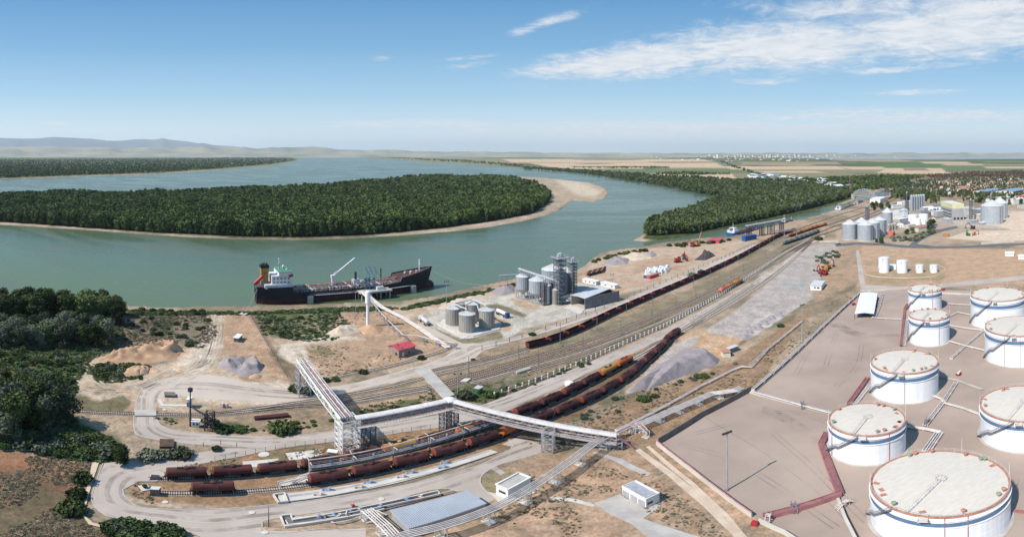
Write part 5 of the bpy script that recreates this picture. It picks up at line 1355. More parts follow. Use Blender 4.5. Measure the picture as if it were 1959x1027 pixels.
rack('farm_pipeline', 'white pipe with yellowish valves between the second tank and the tank at the right edge', [(1816, 652), (1843, 660), (1884, 670)], .8, 2, .7, .2, True, ('pipe_white',), smooth_=False, cat='pipeline', every=8)
rack('farm_pipeline', 'slanting double pipe between the second tank row and the right row', [(1820, 685), (1846, 661), (1882, 631)], .8, 2, .9, .22, True, ('pipe_white',), smooth_=False, cat='pipeline', every=6)
rack('farm_pipeline', 'white pipe crossing behind the second small tank to the right', [(1816, 622), (1850, 628), (1878, 631)], .8, 2, .7, .2, True, ('pipe_white',), smooth_=False, cat='pipeline', every=8)
rack('farm_pipeline', 'bent white pipe running right from the top of the second small tank', [(1814, 606), (1832, 597), (1856, 602)], .8, 2, .6, .18, False, ('pipe_white',), smooth_=False, cat='pipeline')
rack('farm_pipeline', 'white pipe from the farthest tank to the far right tank', [(1808, 580), (1830, 582), (1858, 583)], .8, 2, .6, .18, False, ('pipe_white',), smooth_=False, cat='pipeline')
rack('farm_pipeline', 'pale pipe strip right of the middle tank shadow', [(1795, 720), (1830, 727), (1880, 745)], .5, 2, .9, .25, False, ('concrete',), smooth_=False, cat='pipeline')
low_wall('cable_trench', [(1602, 952), (1616, 990), (1636, 1030), (1650, 1060)], .8, .5, 'concrete_light', 'pale trench edge running from the red corner to the bottom edge')
low_wall('cable_trench', [(1605, 951), (1621, 990), (1642, 1030), (1655, 1060)], .5, .45, 'steel_dark', 'dark trench strip running from the red corner to the bottom edge')
def stile(name, label, px, py, rz, mt='pipe_white', l=4.0):
    c = P(px, py); t = thing(name, label, 'stile', tuple(c)); m_ = MB()
    m_.box((c.x, c.y, 1.9), (1.4, 1.2, .12), rz)
    for s in (-1, 1):
        e = V(cos(rz), sin(rz), 0) * s
        for w in (-.5, .5):
            o_ = V(-sin(rz), cos(rz), 0) * w; m_.beam(c + e * .7 + o_ + V(0, 0, 1.9), c + e * l / 1.6 + o_, .12, .25); m_.beam(c + e * .7 + o_ + V(0, 0, 2.9), c + e * l / 1.6 + o_ + V(0, 0, 1), .07, .07); m_.beam(c + e * .7 + o_, c + e * .7 + o_ + V(0, 0, 2.9), .08, .08)
    m_.build('steps', mt, t); m_ = MB()
    for s in (-1, 1):
        for k in range(5):
            f = k / 4; q = c + V(cos(rz), sin(rz), 0) * s * (.7 + f * (l / 1.6 - .7)); m_.box((q.x, q.y, 1.9 * (1 - f) + .05), (.3, 1.0, .06), rz)
    m_.build('treads', mt, t)['kind'] = 'stuff'; return t
stile('stile', 'steel stile over the dividing wall in the middle of the tank farm', 1535, 779, 1.1, 'steel_grey')
stile('stile', 'small steel stile over the dark red channel by the boundary wall', 1519, 975, 1.2, 'steel_grey')
stile('stile', 'yellowish stile beside the trench below the red corner', 1618, 968, .1, 'pipe_white', 5)
stile('stile', 'stile over the triple pipe by the middle of the tank farm', 1774, 812, .4, 'steel_grey')
stile('stile', 'stile over the wall beside the small red box at the bottom', 1470, 995, .9, 'pipe_light')
block('red_box', [(1436, 1006), (1448, 1008), (1450, 1002), (1440, 1000)], 1.2, 'red_paint', 'small bright red box by the boundary wall near the bottom edge', 'box')

# ------------------------------------------------------------------ loading platform between the tracks
A, B = P(592, 910, 0), P(946, 822, 0); pl = spline([A, P(700, 893), P(800, 868), P(880, 844), B], 3.0)
t = thing('loading_platform', 'steel loading platform with white pipes and arms between the two tank wagon tracks', 'loading platform', tuple(A))
MB().wall(pl, 1.7, 3.3, 3.42).build('deck', 'steel_grey', t)
pp = resample(pl, 6.1)
for i, q in enumerate(pp):
    dd = pp[min(i + 1, len(pp) - 1)] - pp[max(i - 1, 0)]; rz = atan2(dd.y, dd.x); sv = V(-sin(rz), cos(rz), 0)
    mb = MB(); mb.beam(q, q + V(0, 0, 3.3), .3, .3); mb.build('column', 'steel_light', t)
    if i % 2 == 0:
        mb = MB()
        for sg in (-1, 1):
            b0 = q + V(0, 0, 3.4); mb.path([b0 + sv * sg * .5, b0 + sv * sg * .5 + V(0, 0, 2.3), b0 + sv * sg * 2.6 + V(0, 0, 2.5), b0 + sv * sg * 2.9 + V(cos(rz) * 1.2, sin(rz) * 1.2, 1.5)], .12, 6)
        mb.build('loading_pipe', 'pipe_white', t)
    else:
        mb = MB(); mb.lathe(q + V(0, 0, 3.4), [(.35, 0), (.35, 1.3), (.1, 1.4)], 8); mb.box(q + V(0, 0, 2.6), (.7, 1.2, .7), rz); mb.build('valve_block', 'blue_paint' if i % 4 == 1 else 'steel_light', t)
for sg in (-1, 1):
    e = offset(pl, sg * .85); mb = MB()
    for q in e: mb.beam(q + V(0, 0, 3.4), q + V(0, 0, 4.5), .07, .07)
    for z in (3.95, 4.5):
        for a, b in zip(e[:-1], e[1:]): mb.beam(a + V(0, 0, z), b + V(0, 0, z), .06, .06)
    mb.build('railing', 'pipe_white', t)
for k, (o_, z, r) in enumerate(((.5, 5.9, .17), (-.6, 2.7, .15), (.2, 2.7, .15), (.8, 2.6, .13))):
    MB().path([q + V(0, 0, z) for q in offset(pl, o_)], r, 6).build('header_pipe', 'pipe_white', t)
mb = MB(); a, b = P(556, 926, .2), P(590, 911, 3.4)
for k in (-.5, .5): mb.beam(a + V(-.3 * k, k, 0), b + V(-.3 * k, k, 0), .12, .3); mb.beam(a + V(-.3 * k, k, 1.1), b + V(-.3 * k, k, 1.1), .07, .07)
for k in range(10): q = a.lerp(b, k / 9); mb.box(q, (.3, 1, .06), .4)
mb.build('stair', 'pipe_light', t)
mb = MB(); mb.path([P(534, 929, .4), P(532, 921, 2.2), P(560, 915, 2.2), P(592, 906, 2.4)], .17, 6); mb.path([P(536, 932, .3), P(536, 925, 1.4), P(566, 918, 1.4), P(594, 911, 1.8)], .14, 6); mb.path([P(560, 926, .4), P(560, 917, 2.2)], .15, 6); mb.build('inlet_pipe', 'pipe_white', t)
sheet('loading_slab', [(531, 926), (592, 904), (600, 912), (600, 921), (540, 932)], 'concrete_light')
SLAB = [(532, 946), (600, 939), (750, 913), (900, 876), (938, 861), (953, 866), (900, 885), (750, 927), (640, 948), (600, 954), (548, 962), (533, 962)]
sheet('pipe_slab', SLAB, 'concrete_light')
mid = spline(pxs([(548, 957), (640, 944), (750, 920.5), (850, 896), (940, 867)]), 3)
low_wall('pipe_trench', [mid[i] for i in range(len(mid))], .9, .06, 'steel_dark', 'dark pipe trench in the pale slab in front of the loading track', px=False, z0=.05)
t = thing('slab_pipes', 'white pipes with blue valves lying along the pale slab in front of the tank wagons', 'pipes', tuple(mid[0]))
for o_, r, z in ((1.3, .16, .35), (1.8, .13, .35), (-1.0, .18, .4)):
    MB().path([q + V(0, 0, z) for q in offset(mid, o_)], r, 6).build('pipe', 'pipe_white', t)
for (px, py) in ((628, 939), (707, 925), (788, 906), (853, 888), (849, 896), (612, 948), (690, 934), (770, 914)):
    q = P(px, py, 0); m_ = MB(); m_.tube(q + V(-1.4, -.4, .5), q + V(1.4, .4, .5), .3, 8); m_.lathe(q + V(.3, 0, .4), [(.35, 0), (.35, .5), (.12, .6), (.12, 1.0), (.4, 1.02), (.4, 1.1)], 8); m_.lathe(q + V(-1.3, -.7, .1), [(.3, 0), (.3, .7), (.1, .9)], 8); m_.build('valve', 'valve_blue' if px not in (612, 690, 770) else 'pipe_light', t)
mb = MB()
for pl_ in ([(548, 957), (548, 962)], ): pass
for nm, pts in (('pit_wall', [(523, 949), (533, 964), (549, 962), (544, 946), (523, 949)]), ('pit_wall', [(537, 990), (545, 1009), (700, 985), (735, 977)]), ('pit_wall', [(537, 990), (556, 987), (560, 997), (620, 988), (700, 972), (780, 955), (838, 942), (842, 949)])):
    low_wall(nm, pts, .4, .9, 'concrete_light', {('pit_wall', 0): 'x'}.get(0, ['small square pit wall at the left end of the pale pipe slab', 'long near wall of the pipe pit left of the blue-grey shed', 'long far wall of the pipe pit behind the blue-grey shed'][0 if pts[0][0] == 523 else 1 if len(pts) == 4 else 2]))
sheet('pit_floor', [(539, 991), (556, 989), (560, 998), (620, 990), (700, 974), (838, 944), (842, 949), (735, 977), (700, 984), (546, 1008)], 'concrete_dark')
t = thing('pit_pipes', 'maze of white pipes and blue valves in the pit left of the blue-grey shed', 'pipes', tuple(P(640, 992)))
for k, pts in enumerate(([(560, 990, .5), (640, 986, .5), (690, 976, .5)], [(604, 996, .9), (640, 990, .9), (655, 983, 1.2), (700, 974, 1.2)], [(634, 998, .4), (640, 1000, .9), (665, 996, .9), (700, 984, .9)], [(700, 975, 1), (760, 962, 1), (866, 938, 1)], [(740, 985, .4), (720, 976, .8), (700, 979, .8)], [(547, 995, .4), (553, 1006, .4)], [(662, 984, 1.5), (664, 976, 1.5), (690, 970, 1.5)], [(700, 1000, .5), (715, 996, .8), (730, 1000, .5)])):
    MB().path([P(*q) for q in pts], .18, 6).build('pipe', 'pipe_white', t)
for k, (px, py) in enumerate(((610, 992), (618, 991), (640, 987), (650, 990), (672, 980), (690, 977), (706, 996), (716, 1000), (780, 958), (806, 953), (728, 972))):
    q = P(px, py); m_ = MB(); m_.lathe(q, [(.3, .2), (.3, .9), (.1, 1.0), (.1, 1.4), (.45, 1.42), (.45, 1.5)], 8); m_.tube(q + V(-.7, 0, .6), q + V(.7, 0, .6), .26, 8); m_.build('valve', 'valve_blue' if k % 2 == 0 else 'pipe_light', t)

# ------------------------------------------------------------------ buildings
def bld(name, label, a, b, c, h, wall='wall_cream', roof='galv_roof', kind='flat', over=.3, rise=1.5, cat='building', wins=(), group=None, ridge='long', roofz=.25, z=0.0, doors=()):
    """a box on base corners a-b-c (pixels); b is the corner nearest the viewer"""
    A, B_, C = (P(*q, z) for q in (a, b, c))
    u = A - B_; w = C - B_
    # square the corner
    un = u.normalized(); w = (w - un * w.dot(un)); D_ = B_ + u + w
    t = thing(name, label, cat, tuple(B_ + (u + w) / 2), group=group)
    if u.cross(w).z < 0: cs = [B_, B_ + w, B_ + u + w, B_ + u]
    else: cs = [B_, B_ + u, B_ + u + w, B_ + w]
    MB().prism(cs, z - .3, z + h).build('wall', wall, t)
    m_ = MB(); up = V(0, 0, z + h - B_.z)
    un, wn = u.normalized(), w.normalized()
    o = over; q0, q1, q2, q3 = B_ - un * o - wn * o, B_ + u + un * o - wn * o, B_ + u + w + un * o + wn * o, B_ + w - un * o + wn * o
    if kind == 'flat':
        m_.prism([q0, q1, q2, q3], z + h + .003, z + h + roofz)
    elif kind == 'para':                                   # parapet round a sunken roof
        m_.prism([q0 + (un + wn) * (o + .3), q1 + (-un + wn) * (o + .3), q2 - (un + wn) * (o + .3), q3 + (un - wn) * (o + .3)], z + h - .1, z + h + .05)
        MB().wall([B_, B_ + u, B_ + u + w, B_ + w, B_], .3, z + h - .01 - B_.z, z + h + .45 - B_.z).build('parapet', 'white_paint', t)
    else:
        if (u.length >= w.length) == (ridge == 'long'): r0, r1 = (q0 + q3) / 2, (q1 + q2) / 2; e = [(q0, q1), (q2, q3)]
        else: r0, r1 = (q0 + q1) / 2, (q3 + q2) / 2; e = [(q0, q3), (q2, q1)]; 
        r0 = r0 + up + V(0, 0, rise); r1 = r1 + up + V(0, 0, rise)
        th = V(0, 0, -.14)
        if kind == 'hip': dd = (r1 - r0) * .25; r0 = r0 + dd; r1 = r1 - dd
        for (x, y) in e:
            near0 = r0 if (x - r0).length < (x - r1).length else r1; near1 = r1 if near0 is r0 else r0
            x, y = x + up, y + up
            m_.add([x, y, near1, near0, x + th, y + th, near1 + th, near0 + th], [(0, 1, 2, 3), (7, 6, 5, 4), (0, 4, 5, 1), (1, 5, 6, 2), (2, 6, 7, 3), (3, 7, 4, 0)])
        if kind == 'hip':
            for (x, y, r_) in ((e[0][0], e[1][1], None), (e[0][1], e[1][0], None)):
                r_ = r0 if (x - r0).length < (x - r1).length else r1; m_.add([x + up, y + up, r_], [(0, 1, 2)])
        else:
            g = MB(); 
            for (x, y) in ((e[0][0], e[1][1]), (e[0][1], e[1][0])):
                r_ = r0 if (x - r0).length < (x - r1).length else r1
                ins = ((r1 - r0).normalized() if r_ is r0 else (r0 - r1).normalized()) * (o + .02)
                dd = (y - x).normalized() * o
                g.add([x + up + ins + dd, y + up + ins - dd, r_ + ins - V(0, 0, .16)], [(0, 1, 2)])
            g.build('gable', wall, t)['kind'] = 'stuff'
    m_.build('roof', roof, t)
    for side, f0, f1, z0, z1, *mt in wins:
        s0, vec, out = (B_, u, -wn) if side == 'l' else (B_, w, -un)
        p0, p1 = s0 + vec * f0, s0 + vec * f1; vn = vec.normalized()
        m = MB(); mid_ = (p0 + p1) / 2 + out * .03
        m.box((mid_.x, mid_.y, z + (z0 + z1) / 2), ((p1 - p0).length, .12, z1 - z0), atan2(vn.y, vn.x)); m.build('door' if (mt and mt[0] != 'glass_dark') else 'window', mt[0] if mt else 'glass_dark', t)
    return t
bld('equipment_building', 'white flat-roofed block beside the curving pipe rack', (949, 945.5), (972, 955.7), (1011, 930), 3.6, 'white_paint', 'concrete', 'para', wins=[('l', .2, .75, 1.6, 2.3)])
bld('garage', 'white garage with three doors and grey roof on the dry grass', (1190.5, 947), (1236, 972), (1261, 960), 3.2, 'white_paint', 'steel_light', 'para', wins=[('l', .05, .31, .1, 2.3, 'grey_panel'), ('l', .37, .64, .1, 2.3, 'grey_panel'), ('l', .7, .97, .1, 2.3, 'grey_panel'), ('r', .1, .5, 1.0, 1.8)])
# big pump shed with a ribbed blue-grey roof
c = [P(746, 976, 3.4), P(895, 938, 3.8), P(932, 963, 3.8), P(782, 1012, 3.4)]
t = thing('pump_shed', 'large low shed with a ribbed blue-grey roof beside the white pipes', 'building', tuple(V(c[0].x, c[0].y, 0)))
MB().prism([V(q.x, q.y, 0).lerp(V(*((c[0] + c[2]) / 2)[:2], 0), .035) for q in reversed(c)], -.2, 3.3).build('wall', 'grey_panel', t)
mb = MB(); n = 40
for k in range(n):
    a, b = c[0].lerp(c[1], k / n), c[0].lerp(c[1], (k + .5) / n); a2, b2 = c[3].lerp(c[2], k / n), c[3].lerp(c[2], (k + .5) / n)
    mb.add([a + V(0, 0, .24), b + V(0, 0, .24), b2 + V(0, 0, .24), a2 + V(0, 0, .24), a, b, b2, a2], [(3, 2, 1, 0), (0, 1, 5, 4), (1, 2, 6, 5), (2, 3, 7, 6), (3, 0, 4, 7)])
mb.add([c[0], c[1], c[2], c[3]] + [q + V(0, 0, -.35) for q in c], [(3, 2, 1, 0), (4, 5, 6, 7), (0, 1, 5, 4), (1, 2, 6, 5), (2, 3, 7, 6), (3, 0, 4, 7)])
o = mb.build('ribbed_roof', 'roof_blue_grey', t)
t0 = bld('red_roofed_house', 'small pale brick house with a bright red roof by the short siding', (743, 676), (763, 685), (801, 679), 4.2, 'brick_grey', 'red_roof', 'gable', over=.5, rise=1.3, ridge='long', wins=[('l', .15, .35, 1, 2.2), ('r', .2, .32, .1, 2.4, 'white_paint'), ('r', .55, .7, 1.2, 2.2)])
for px, py in ((760, 662), (770, 668)): 
    q = P(px, py, 4.9); MB().box(q + V(0, 0, .6), (.5, .5, 1.6)).build('chimney', 'steel_grey', t0)
bld('hut', 'small white hut with a dark base on the orange ground near the shore', (447, 654), (456, 655), (460, 647), 2.3, 'steel_grey', 'white_paint', 'flat', wins=[]) 
bld('hut', 'white cabin beside the tall dark mast inside the loop road', (367, 817), (381, 818), (383, 814), 2.4, 'white_paint', 'white_paint', 'flat', wins=[('l', .15, .4, 1, 1.8), ('l', .6, .85, 1, 1.8)])
bld('hut', 'narrow white and blue booth behind the tall dark mast', (357, 779), (362, 780), (366, 775), 3.6, 'white_paint', 'white_paint', 'flat', wins=[('l', .1, .9, .4, 2.4, 'sign_blue')])
bld('hut', 'small white shed with grey side beside the concrete pads', (627, 874), (643, 876), (645, 872), 2.1, 'grey_panel', 'white_paint', 'flat')
bld('hut', 'green metal kiosk beside the bushes at the end of the white post fence', (908, 753), (917, 755), (921, 750), 2.6, 'green_paint', 'pipe_light', 'flat')
bld('site_office', 'small white flat-roofed office below the parked machines', (1550, 555), (1571, 556), (1577, 546), 3.6, 'white_paint', 'galv_roof', 'flat', wins=[('l', .15, .38, 1.5, 2.6), ('l', .5, .65, 1.5, 2.6)])
bld('container', 'rusty white container at the foot of the gravel heap', (1379, 679), (1384, 684.5), (1392, 677), 2.6, 'wall_cream', 'rust_red', 'flat')
bld('container', 'grey container behind the rusty one at the gravel heap', (1390, 675), (1396, 677), (1406, 669), 2.6, 'steel_grey', 'galv_roof', 'flat')
bld('container', 'white cabin row beside the pipe stack, nearer the silo tower', (1114, 540), (1140, 545.5), (1146, 543), 2.6, 'white_paint', 'white_paint', 'flat', wins=[('l', .1, .2, 1, 1.8), ('l', .4, .5, 1, 1.8), ('l', .7, .8, 1, 1.8)])
bld('container', 'white cabin row right of the other, with two small windows', (1149, 546), (1176, 553), (1181, 550), 2.6, 'white_paint', 'white_paint', 'flat', wins=[('l', .15, .25, 1, 1.8), ('l', .6, .7, 1, 1.8)])
bld('container', 'red container in front of the white sacks', (1237, 533), (1243, 534), (1252, 527), 2.5, 'red_roof', 'rust_red', 'flat')
bld('container', 'blue container left of the red one by the white sacks', (1231, 532), (1237, 533), (1239, 528), 2.6, 'blue_paint', 'wall_cream', 'flat')
bld('container', 'long red container near the canal shore', (1355, 465), (1376, 466), (1379, 461), 3.2, 'red_roof', 'red_roof', 'flat')
bld('container', 'blue container in front of the blue ship', (1419, 461), (1426, 462), (1434, 456), 5.5, 'blue_paint', 'blue_paint', 'flat')
bld('container', 'pale blue cabin right of the blue container at the quay', (1434, 458), (1442, 458), (1444, 455), 3, 'valve_blue', 'wall_cream', 'flat')
# white canopy at the far end of the tank farm
t = thing('canopy', 'white roofed pump canopy with blue machines under it in the tank farm', 'canopy', tuple(P(1655, 600)))
q = [P(1635, 600, 3.4), P(1646, 560, 4.0), P(1679, 561, 4.0), P(1672, 600, 3.4)]
m_ = MB(); mid0, mid1 = (q[0] + q[3]) / 2 + V(0, 0, .7), (q[1] + q[2]) / 2 + V(0, 0, .7)
for a, b, e, f in ((q[0], mid0, mid1, q[1]), (mid0, q[3], q[2], mid1)): m_.add([a, b, e, f, a - V(0, 0, .2), b - V(0, 0, .2), e - V(0, 0, .2), f - V(0, 0, .2)], [(0, 1, 2, 3), (7, 6, 5, 4), (0, 4, 5, 1), (1, 5, 6, 2), (2, 6, 7, 3), (3, 7, 4, 0)])
m_.build('roof', 'white_paint', t)
for k in range(6):
    for a, b in ((q[0], q[1]), (q[3], q[2])):
        e = a.lerp(b, k / 5); MB().beam(V(e.x, e.y, 0), e - V(0, 0, .2), .22, .22).build('column', 'blue_paint', t)
for k in range(4):
    e = (q[0].lerp(q[1], .12 + k * .22) + q[3].lerp(q[2], .12 + k * .22)) / 2; m_ = MB(); m_.box((e.x - 2, e.y, .8), (2.2, 1.2, 1.5)); m_.box((e.x + 2, e.y, .7), (2, 1.2, 1.3)); m_.tube((e.x - 2, e.y, .8), (e.x + 2, e.y, .8), .4, 8); m_.build('pump', 'blue_paint', t)
rack('farm_pipeline', 'tangle of pipes along the right side of the white canopy', [(1672, 606), (1680, 590), (1688, 562)], .8, 4, .6, .16, True, ('pipe_white', 'pipe_light'), smooth_=False, cat='pipeline', every=7)
rack('farm_pipeline', 'pipes from the white canopy across to the dark pink channel', [(1668, 607), (1690, 609), (1724, 610)], .8, 2, .6, .16, True, ('pipe_white', 'pipe_light'), smooth_=False, cat='pipeline', every=8)

# ------------------------------------------------------------------ silos
def silo(label, xl, xr, yb, yeave, yapex=None, mt='galvanised', rmt='galv_roof', legs=None, base=True, rings=10, group=None, name='grain_silo', spread=None, stair=True):
    c, r, h = tank_geo(xl, xr, yb=yb, yrim=yeave)
    ap = h - 100 + H + 0
    rise = r * .48 if yapex is None else max(r * .25, ztop(c, yapex) - h)
    t = thing(name, label, 'silo', tuple(c), group=group)
    z0 = 0.35 if legs is None else legs
    m_ = MB(); prof = []
    for k in range(rings):
        za, zb = z0 + (h - z0) * k / rings, z0 + (h - z0) * (k + 1) / rings
        prof += [(r, za), (r, zb - .12), (r + .07, zb - .1), (r + .07, zb)]
    m_.lathe(c, prof, 32); m_.f = [f for f in m_.f if len(f) == 4]; m_.build('wall', mt, t, smooth=False)
    m_ = MB(); n = 24
    for k in range(n):
        a = 2 * pi * k / n; m_.beam((c.x + (r + .1) * cos(a), c.y + (r + .1) * sin(a), z0), (c.x + (r + .1) * cos(a), c.y + (r + .1) * sin(a), h), .12, .1)
    m_.build('stiffeners', mt, t)['kind'] = 'stuff'
    m_ = MB(); m_.lathe(c, [(r + .25, h - .05), (r * .5, h + rise * .52), (.9, h + rise * .95), (.9, h + rise), (0, h + rise + .2)], 32); m_.build('roof', rmt, t, smooth=False)
    m_ = MB()
    for k in range(16):
        a = 2 * pi * k / 16; m_.beam((c.x + (r + .25) * cos(a), c.y + (r + .25) * sin(a), h + .02), (c.x + .9 * cos(a), c.y + .9 * sin(a), h + rise * .97), .12, .14)
    m_.build('roof_ribs', rmt, t)['kind'] = 'stuff'
    if legs is None:
        MB().lathe(c, [(r + .6, -.1), (r + .6, .3), (r - .1, .34)], 32).build('base_slab', 'concrete_light', t)
    else:
        m_ = MB(); m_.lathe(c, [(.5, legs - r * .9 if legs > r * .9 + 1 else 1.2), (r, legs)], 24); m_.f = [f for f in m_.f if len(f) == 4]; m_.build('hopper', mt, t)
        for k in range(14):
            a = 2 * pi * k / 14; MB().beam((c.x + r * cos(a), c.y + r * sin(a), 0), (c.x + r * cos(a), c.y + r * sin(a), legs), .26, .26).build('leg', 'steel_light', t)
        m_ = MB()
        for k in range(14):
            a, b = 2 * pi * k / 14, 2 * pi * (k + 1) / 14
            if k % 2: m_.beam((c.x + r * cos(a), c.y + r * sin(a), .2), (c.x + r * cos(b), c.y + r * sin(b), legs), .12, .12)
        m_.build('bracing', 'steel_light', t)['kind'] = 'stuff'
        MB().lathe(c, [(r + .8, -.1), (r + .8, .2), (0.02, .2)], 24).build('base_slab', 'concrete', t)
    if stair:
        face = atan2(-c.y, -c.x); m_ = MB()
        for sg in (-.3, .3): a = face + .8; m_.beam((c.x + (r + .3) * cos(a) - sg * sin(a), c.y + (r + .3) * sin(a) + sg * cos(a), 0), (c.x + (r + .3) * cos(a) - sg * sin(a), c.y + (r + .3) * sin(a) + sg * cos(a), h + .8), .08, .08)
        for k in range(int(h / 1.2)): a = face + .8; m_.beam((c.x + (r + .3) * cos(a) + .3 * sin(a), c.y + (r + .3) * sin(a) - .3 * cos(a), k * 1.2 + .5), (c.x + (r + .3) * cos(a) - .3 * sin(a), c.y + (r + .3) * sin(a) + .3 * cos(a), k * 1.2 + .5), .07, .07)
        m_.build('ladder', 'steel_dark', t)
    return c, r, h, t
g1 = 'squat weathered silos on one square base'
silo('weathered grey silo at the back of the group of five, half hidden', 874, 890, 612, 583, 580, 'silo_old', 'silo_old', group=g1)
s3 = silo('weathered silo at the back right of the group of five', 889.6, 918, 617, 584, 577, 'silo_old', 'galv_roof', group=g1)
s1 = silo('weathered silo at the left of the group of five', 852.6, 881.7, 624.6, 592.5, 585, 'silo_old', 'galv_roof', group=g1)
s4 = silo('weathered silo at the right of the group of five, with a slanting duct', 916.5, 945.6, 630, 596, 588, 'silo_old', 'galv_roof', group=g1)
s2 = silo('weathered silo at the front of the group of five', 878, 909, 638, 604, 596, 'silo_old', 'galv_roof', group=g1)
low_wall('silo_plinth', [(834, 618), (877, 641), (905, 644), (956, 630)], .9, .6, 'concrete_light', 'low pale plinth with vents around the five weathered silos')
t = thing('silo_duct', 'slanting grain duct joining the tops of the weathered silos', 'conveyor', tuple(P(900, 620)))
mb = MB(); a, b = V(s1[0].x, s1[0].y, s1[2] + 2.5), V(s4[0].x, s4[0].y, s4[2] + 2.5); e = V(s3[0].x, s3[0].y, s3[2] + 2.5); f = V(s2[0].x, s2[0].y, s2[2] + 2.5)
mb.beam(a, e, .8, .6); mb.beam(e, b, .8, .6); mb.beam(a, f, .6, .5); mb.beam(V(e.x + 3, e.y - 6, e.z - 1), P(926, 625, .5), .7, .6); mb.build('duct', 'galv_roof', t)
g2 = 'tall silos of the riverside grain terminal'
cA = silo('elevated galvanised silo standing on legs, left of the pair by the river', 987, 1014, 574, 531, 521.6, legs=7.0, group=g2)
cC = silo('large galvanised silo behind the lattice tower, left of two', 1036, 1078, 570, 519, 505, group=g2)
cD = silo('large galvanised silo behind the lattice tower, right of two', 1064, 1099, 561, 522, 510, group=g2)
cB = silo('elevated galvanised silo standing on legs, right of the pair by the river', 1012, 1043, 583, 539, 528, legs=7.5, group=g2)
cE = silo('small grey silo tucked between the elevated pair and the lattice tower', 1040, 1054, 581, 547, 543, group=g2)
cX = silo('low grey silo right of the lattice tower, mostly hidden', 1056, 1068, 584, 556, 552, 'silo_old', group=g2)
def machine_tower(label, px, pyb, pyt, w, name='elevator_tower', mt='steel_grey', lev=11, platform=True, group='grain elevator towers'):
    c = P(px, pyb); zt = ztop(c, pyt); t = thing(name, label, 'tower', tuple(c), group=group)
    tower(t, c, w, w, zt - 2, .5, lev, 'frame', mt, rl=.2)
    m_ = MB(); m_.beam(c + V(-.7, 0, 0), c + V(-.7, 0, zt - 1), .6, .7); m_.beam(c + V(.7, .3, 0), c + V(.7, .3, zt - 1), .6, .7); m_.build('elevator_leg', 'galvanised', t)
    m_ = MB()
    for k in range(1, lev):
        z = (zt - 2) * k / lev; m_.box(c + V(0, 0, z), (w * .95, w * .95, .1), .5)
        a = c + V((w / 2) * (1 if k % 2 else -1), -w / 2, z); b = c + V((w / 2) * (-1 if k % 2 else 1), -w / 2, z + (zt - 2) / lev); m_.beam(a, b, .5, .12)
    m_.build('landings', mt, t)['kind'] = 'stuff'
    if platform:
        m_ = MB(); m_.box(c + V(0, 0, zt - 2.4), (w * 1.7, w * 1.7, .15), .5)
        for k in range(8):
            a, b = 2 * pi * k / 8, 2 * pi * (k + 1) / 8; R2 = w * 1.0; m_.beam(c + V(R2 * cos(a), R2 * sin(a), zt - 2.3), c + V(R2 * cos(a), R2 * sin(a), zt - 1.2), .08, .08); m_.beam(c + V(R2 * cos(a), R2 * sin(a), zt - 1.2), c + V(R2 * cos(b), R2 * sin(b), zt - 1.2), .08, .08)
        m_.build('platform', 'steel_light', t)
    m_ = MB(); m_.box(c + V(-.4, 0, zt - 1), (w * .4, w * .35, 2), .5); m_.lathe(c + V(.3, .2, zt - 2), [(w * .25, 0), (w * .25, 2.2), (0, 2.8)], 10); m_.build('head_house', 'galvanised', t)
    return c, zt
m1 = machine_tower('tall lattice grain elevator tower with a wide top platform between the silos', 1071, 582, 485, 5.6)
m2 = machine_tower('shorter lattice elevator tower at the right of the big silos', 1096, 563, 493.6, 4.0)
machine_tower('slim lattice stair tower between the elevated silo and the small grey silo', 1041, 584, 535, 2.6, lev=9, platform=False)
machine_tower('slim lattice tower left of the tall elevator tower', 1056, 574, 530, 2.4, lev=9, platform=False)
def conveyor(label, a, b, w=1.6, h=1.4, mt='galv_roof', legs=(), name='conveyor', n=10):
    t = thing(name, label, 'conveyor', (a.x, a.y, 0)); m_ = MB(); m_.beam(a, b, w, h * .5); m_.build('gallery', mt, t)
    m_ = MB(); s = (b - a); s.z = 0; s = V(-s.y, s.x, 0).normalized() * w / 2
    for sg in (-1, 1): truss(m_, a + s * sg, b + s * sg, h, n, .09)
    m_.build('truss', 'steel_light', t)
    for f in legs:
        q = a.lerp(b, f); m_ = MB()
        for sg in (-1, 1): m_.beam(V(q.x, q.y, 0) + s * sg * 1.8, q + s * sg + V(0, 0, -h), .2, .2)
        m_.beam(V(q.x, q.y, 0) + s * 1.8, q - s + V(0, 0, -h), .12, .12); m_.beam(V(q.x, q.y, 0) - s * 1.8, q + s + V(0, 0, -h), .12, .12); m_.build('trestle', 'steel_light', t)
    return t
conveyor('inclined conveyor gallery over the pair of elevated silos', V(cA[0].x - 3, cA[0].y - 1, cA[2] + 5.5), V(m1[0].x, m1[0].y, 15.5), 1.6, 1.8)
conveyor('conveyor from the shore mast to the elevated silos', P(955, 527, 8), P(988, 525, 8), .9, .8, legs=(.02, .5, .98))
conveyor('short conveyor from the tall tower to the big open hangar', V(m1[0].x + 2, m1[0].y - 2, 6), P(1094, 562, 6.5), 1.3, 1.0)
conveyor('small blue-grey conveyor leaving the hangar towards the fence', P(1146, 562, 6.5), P(1172, 572, 1.0), 1.0, .8)
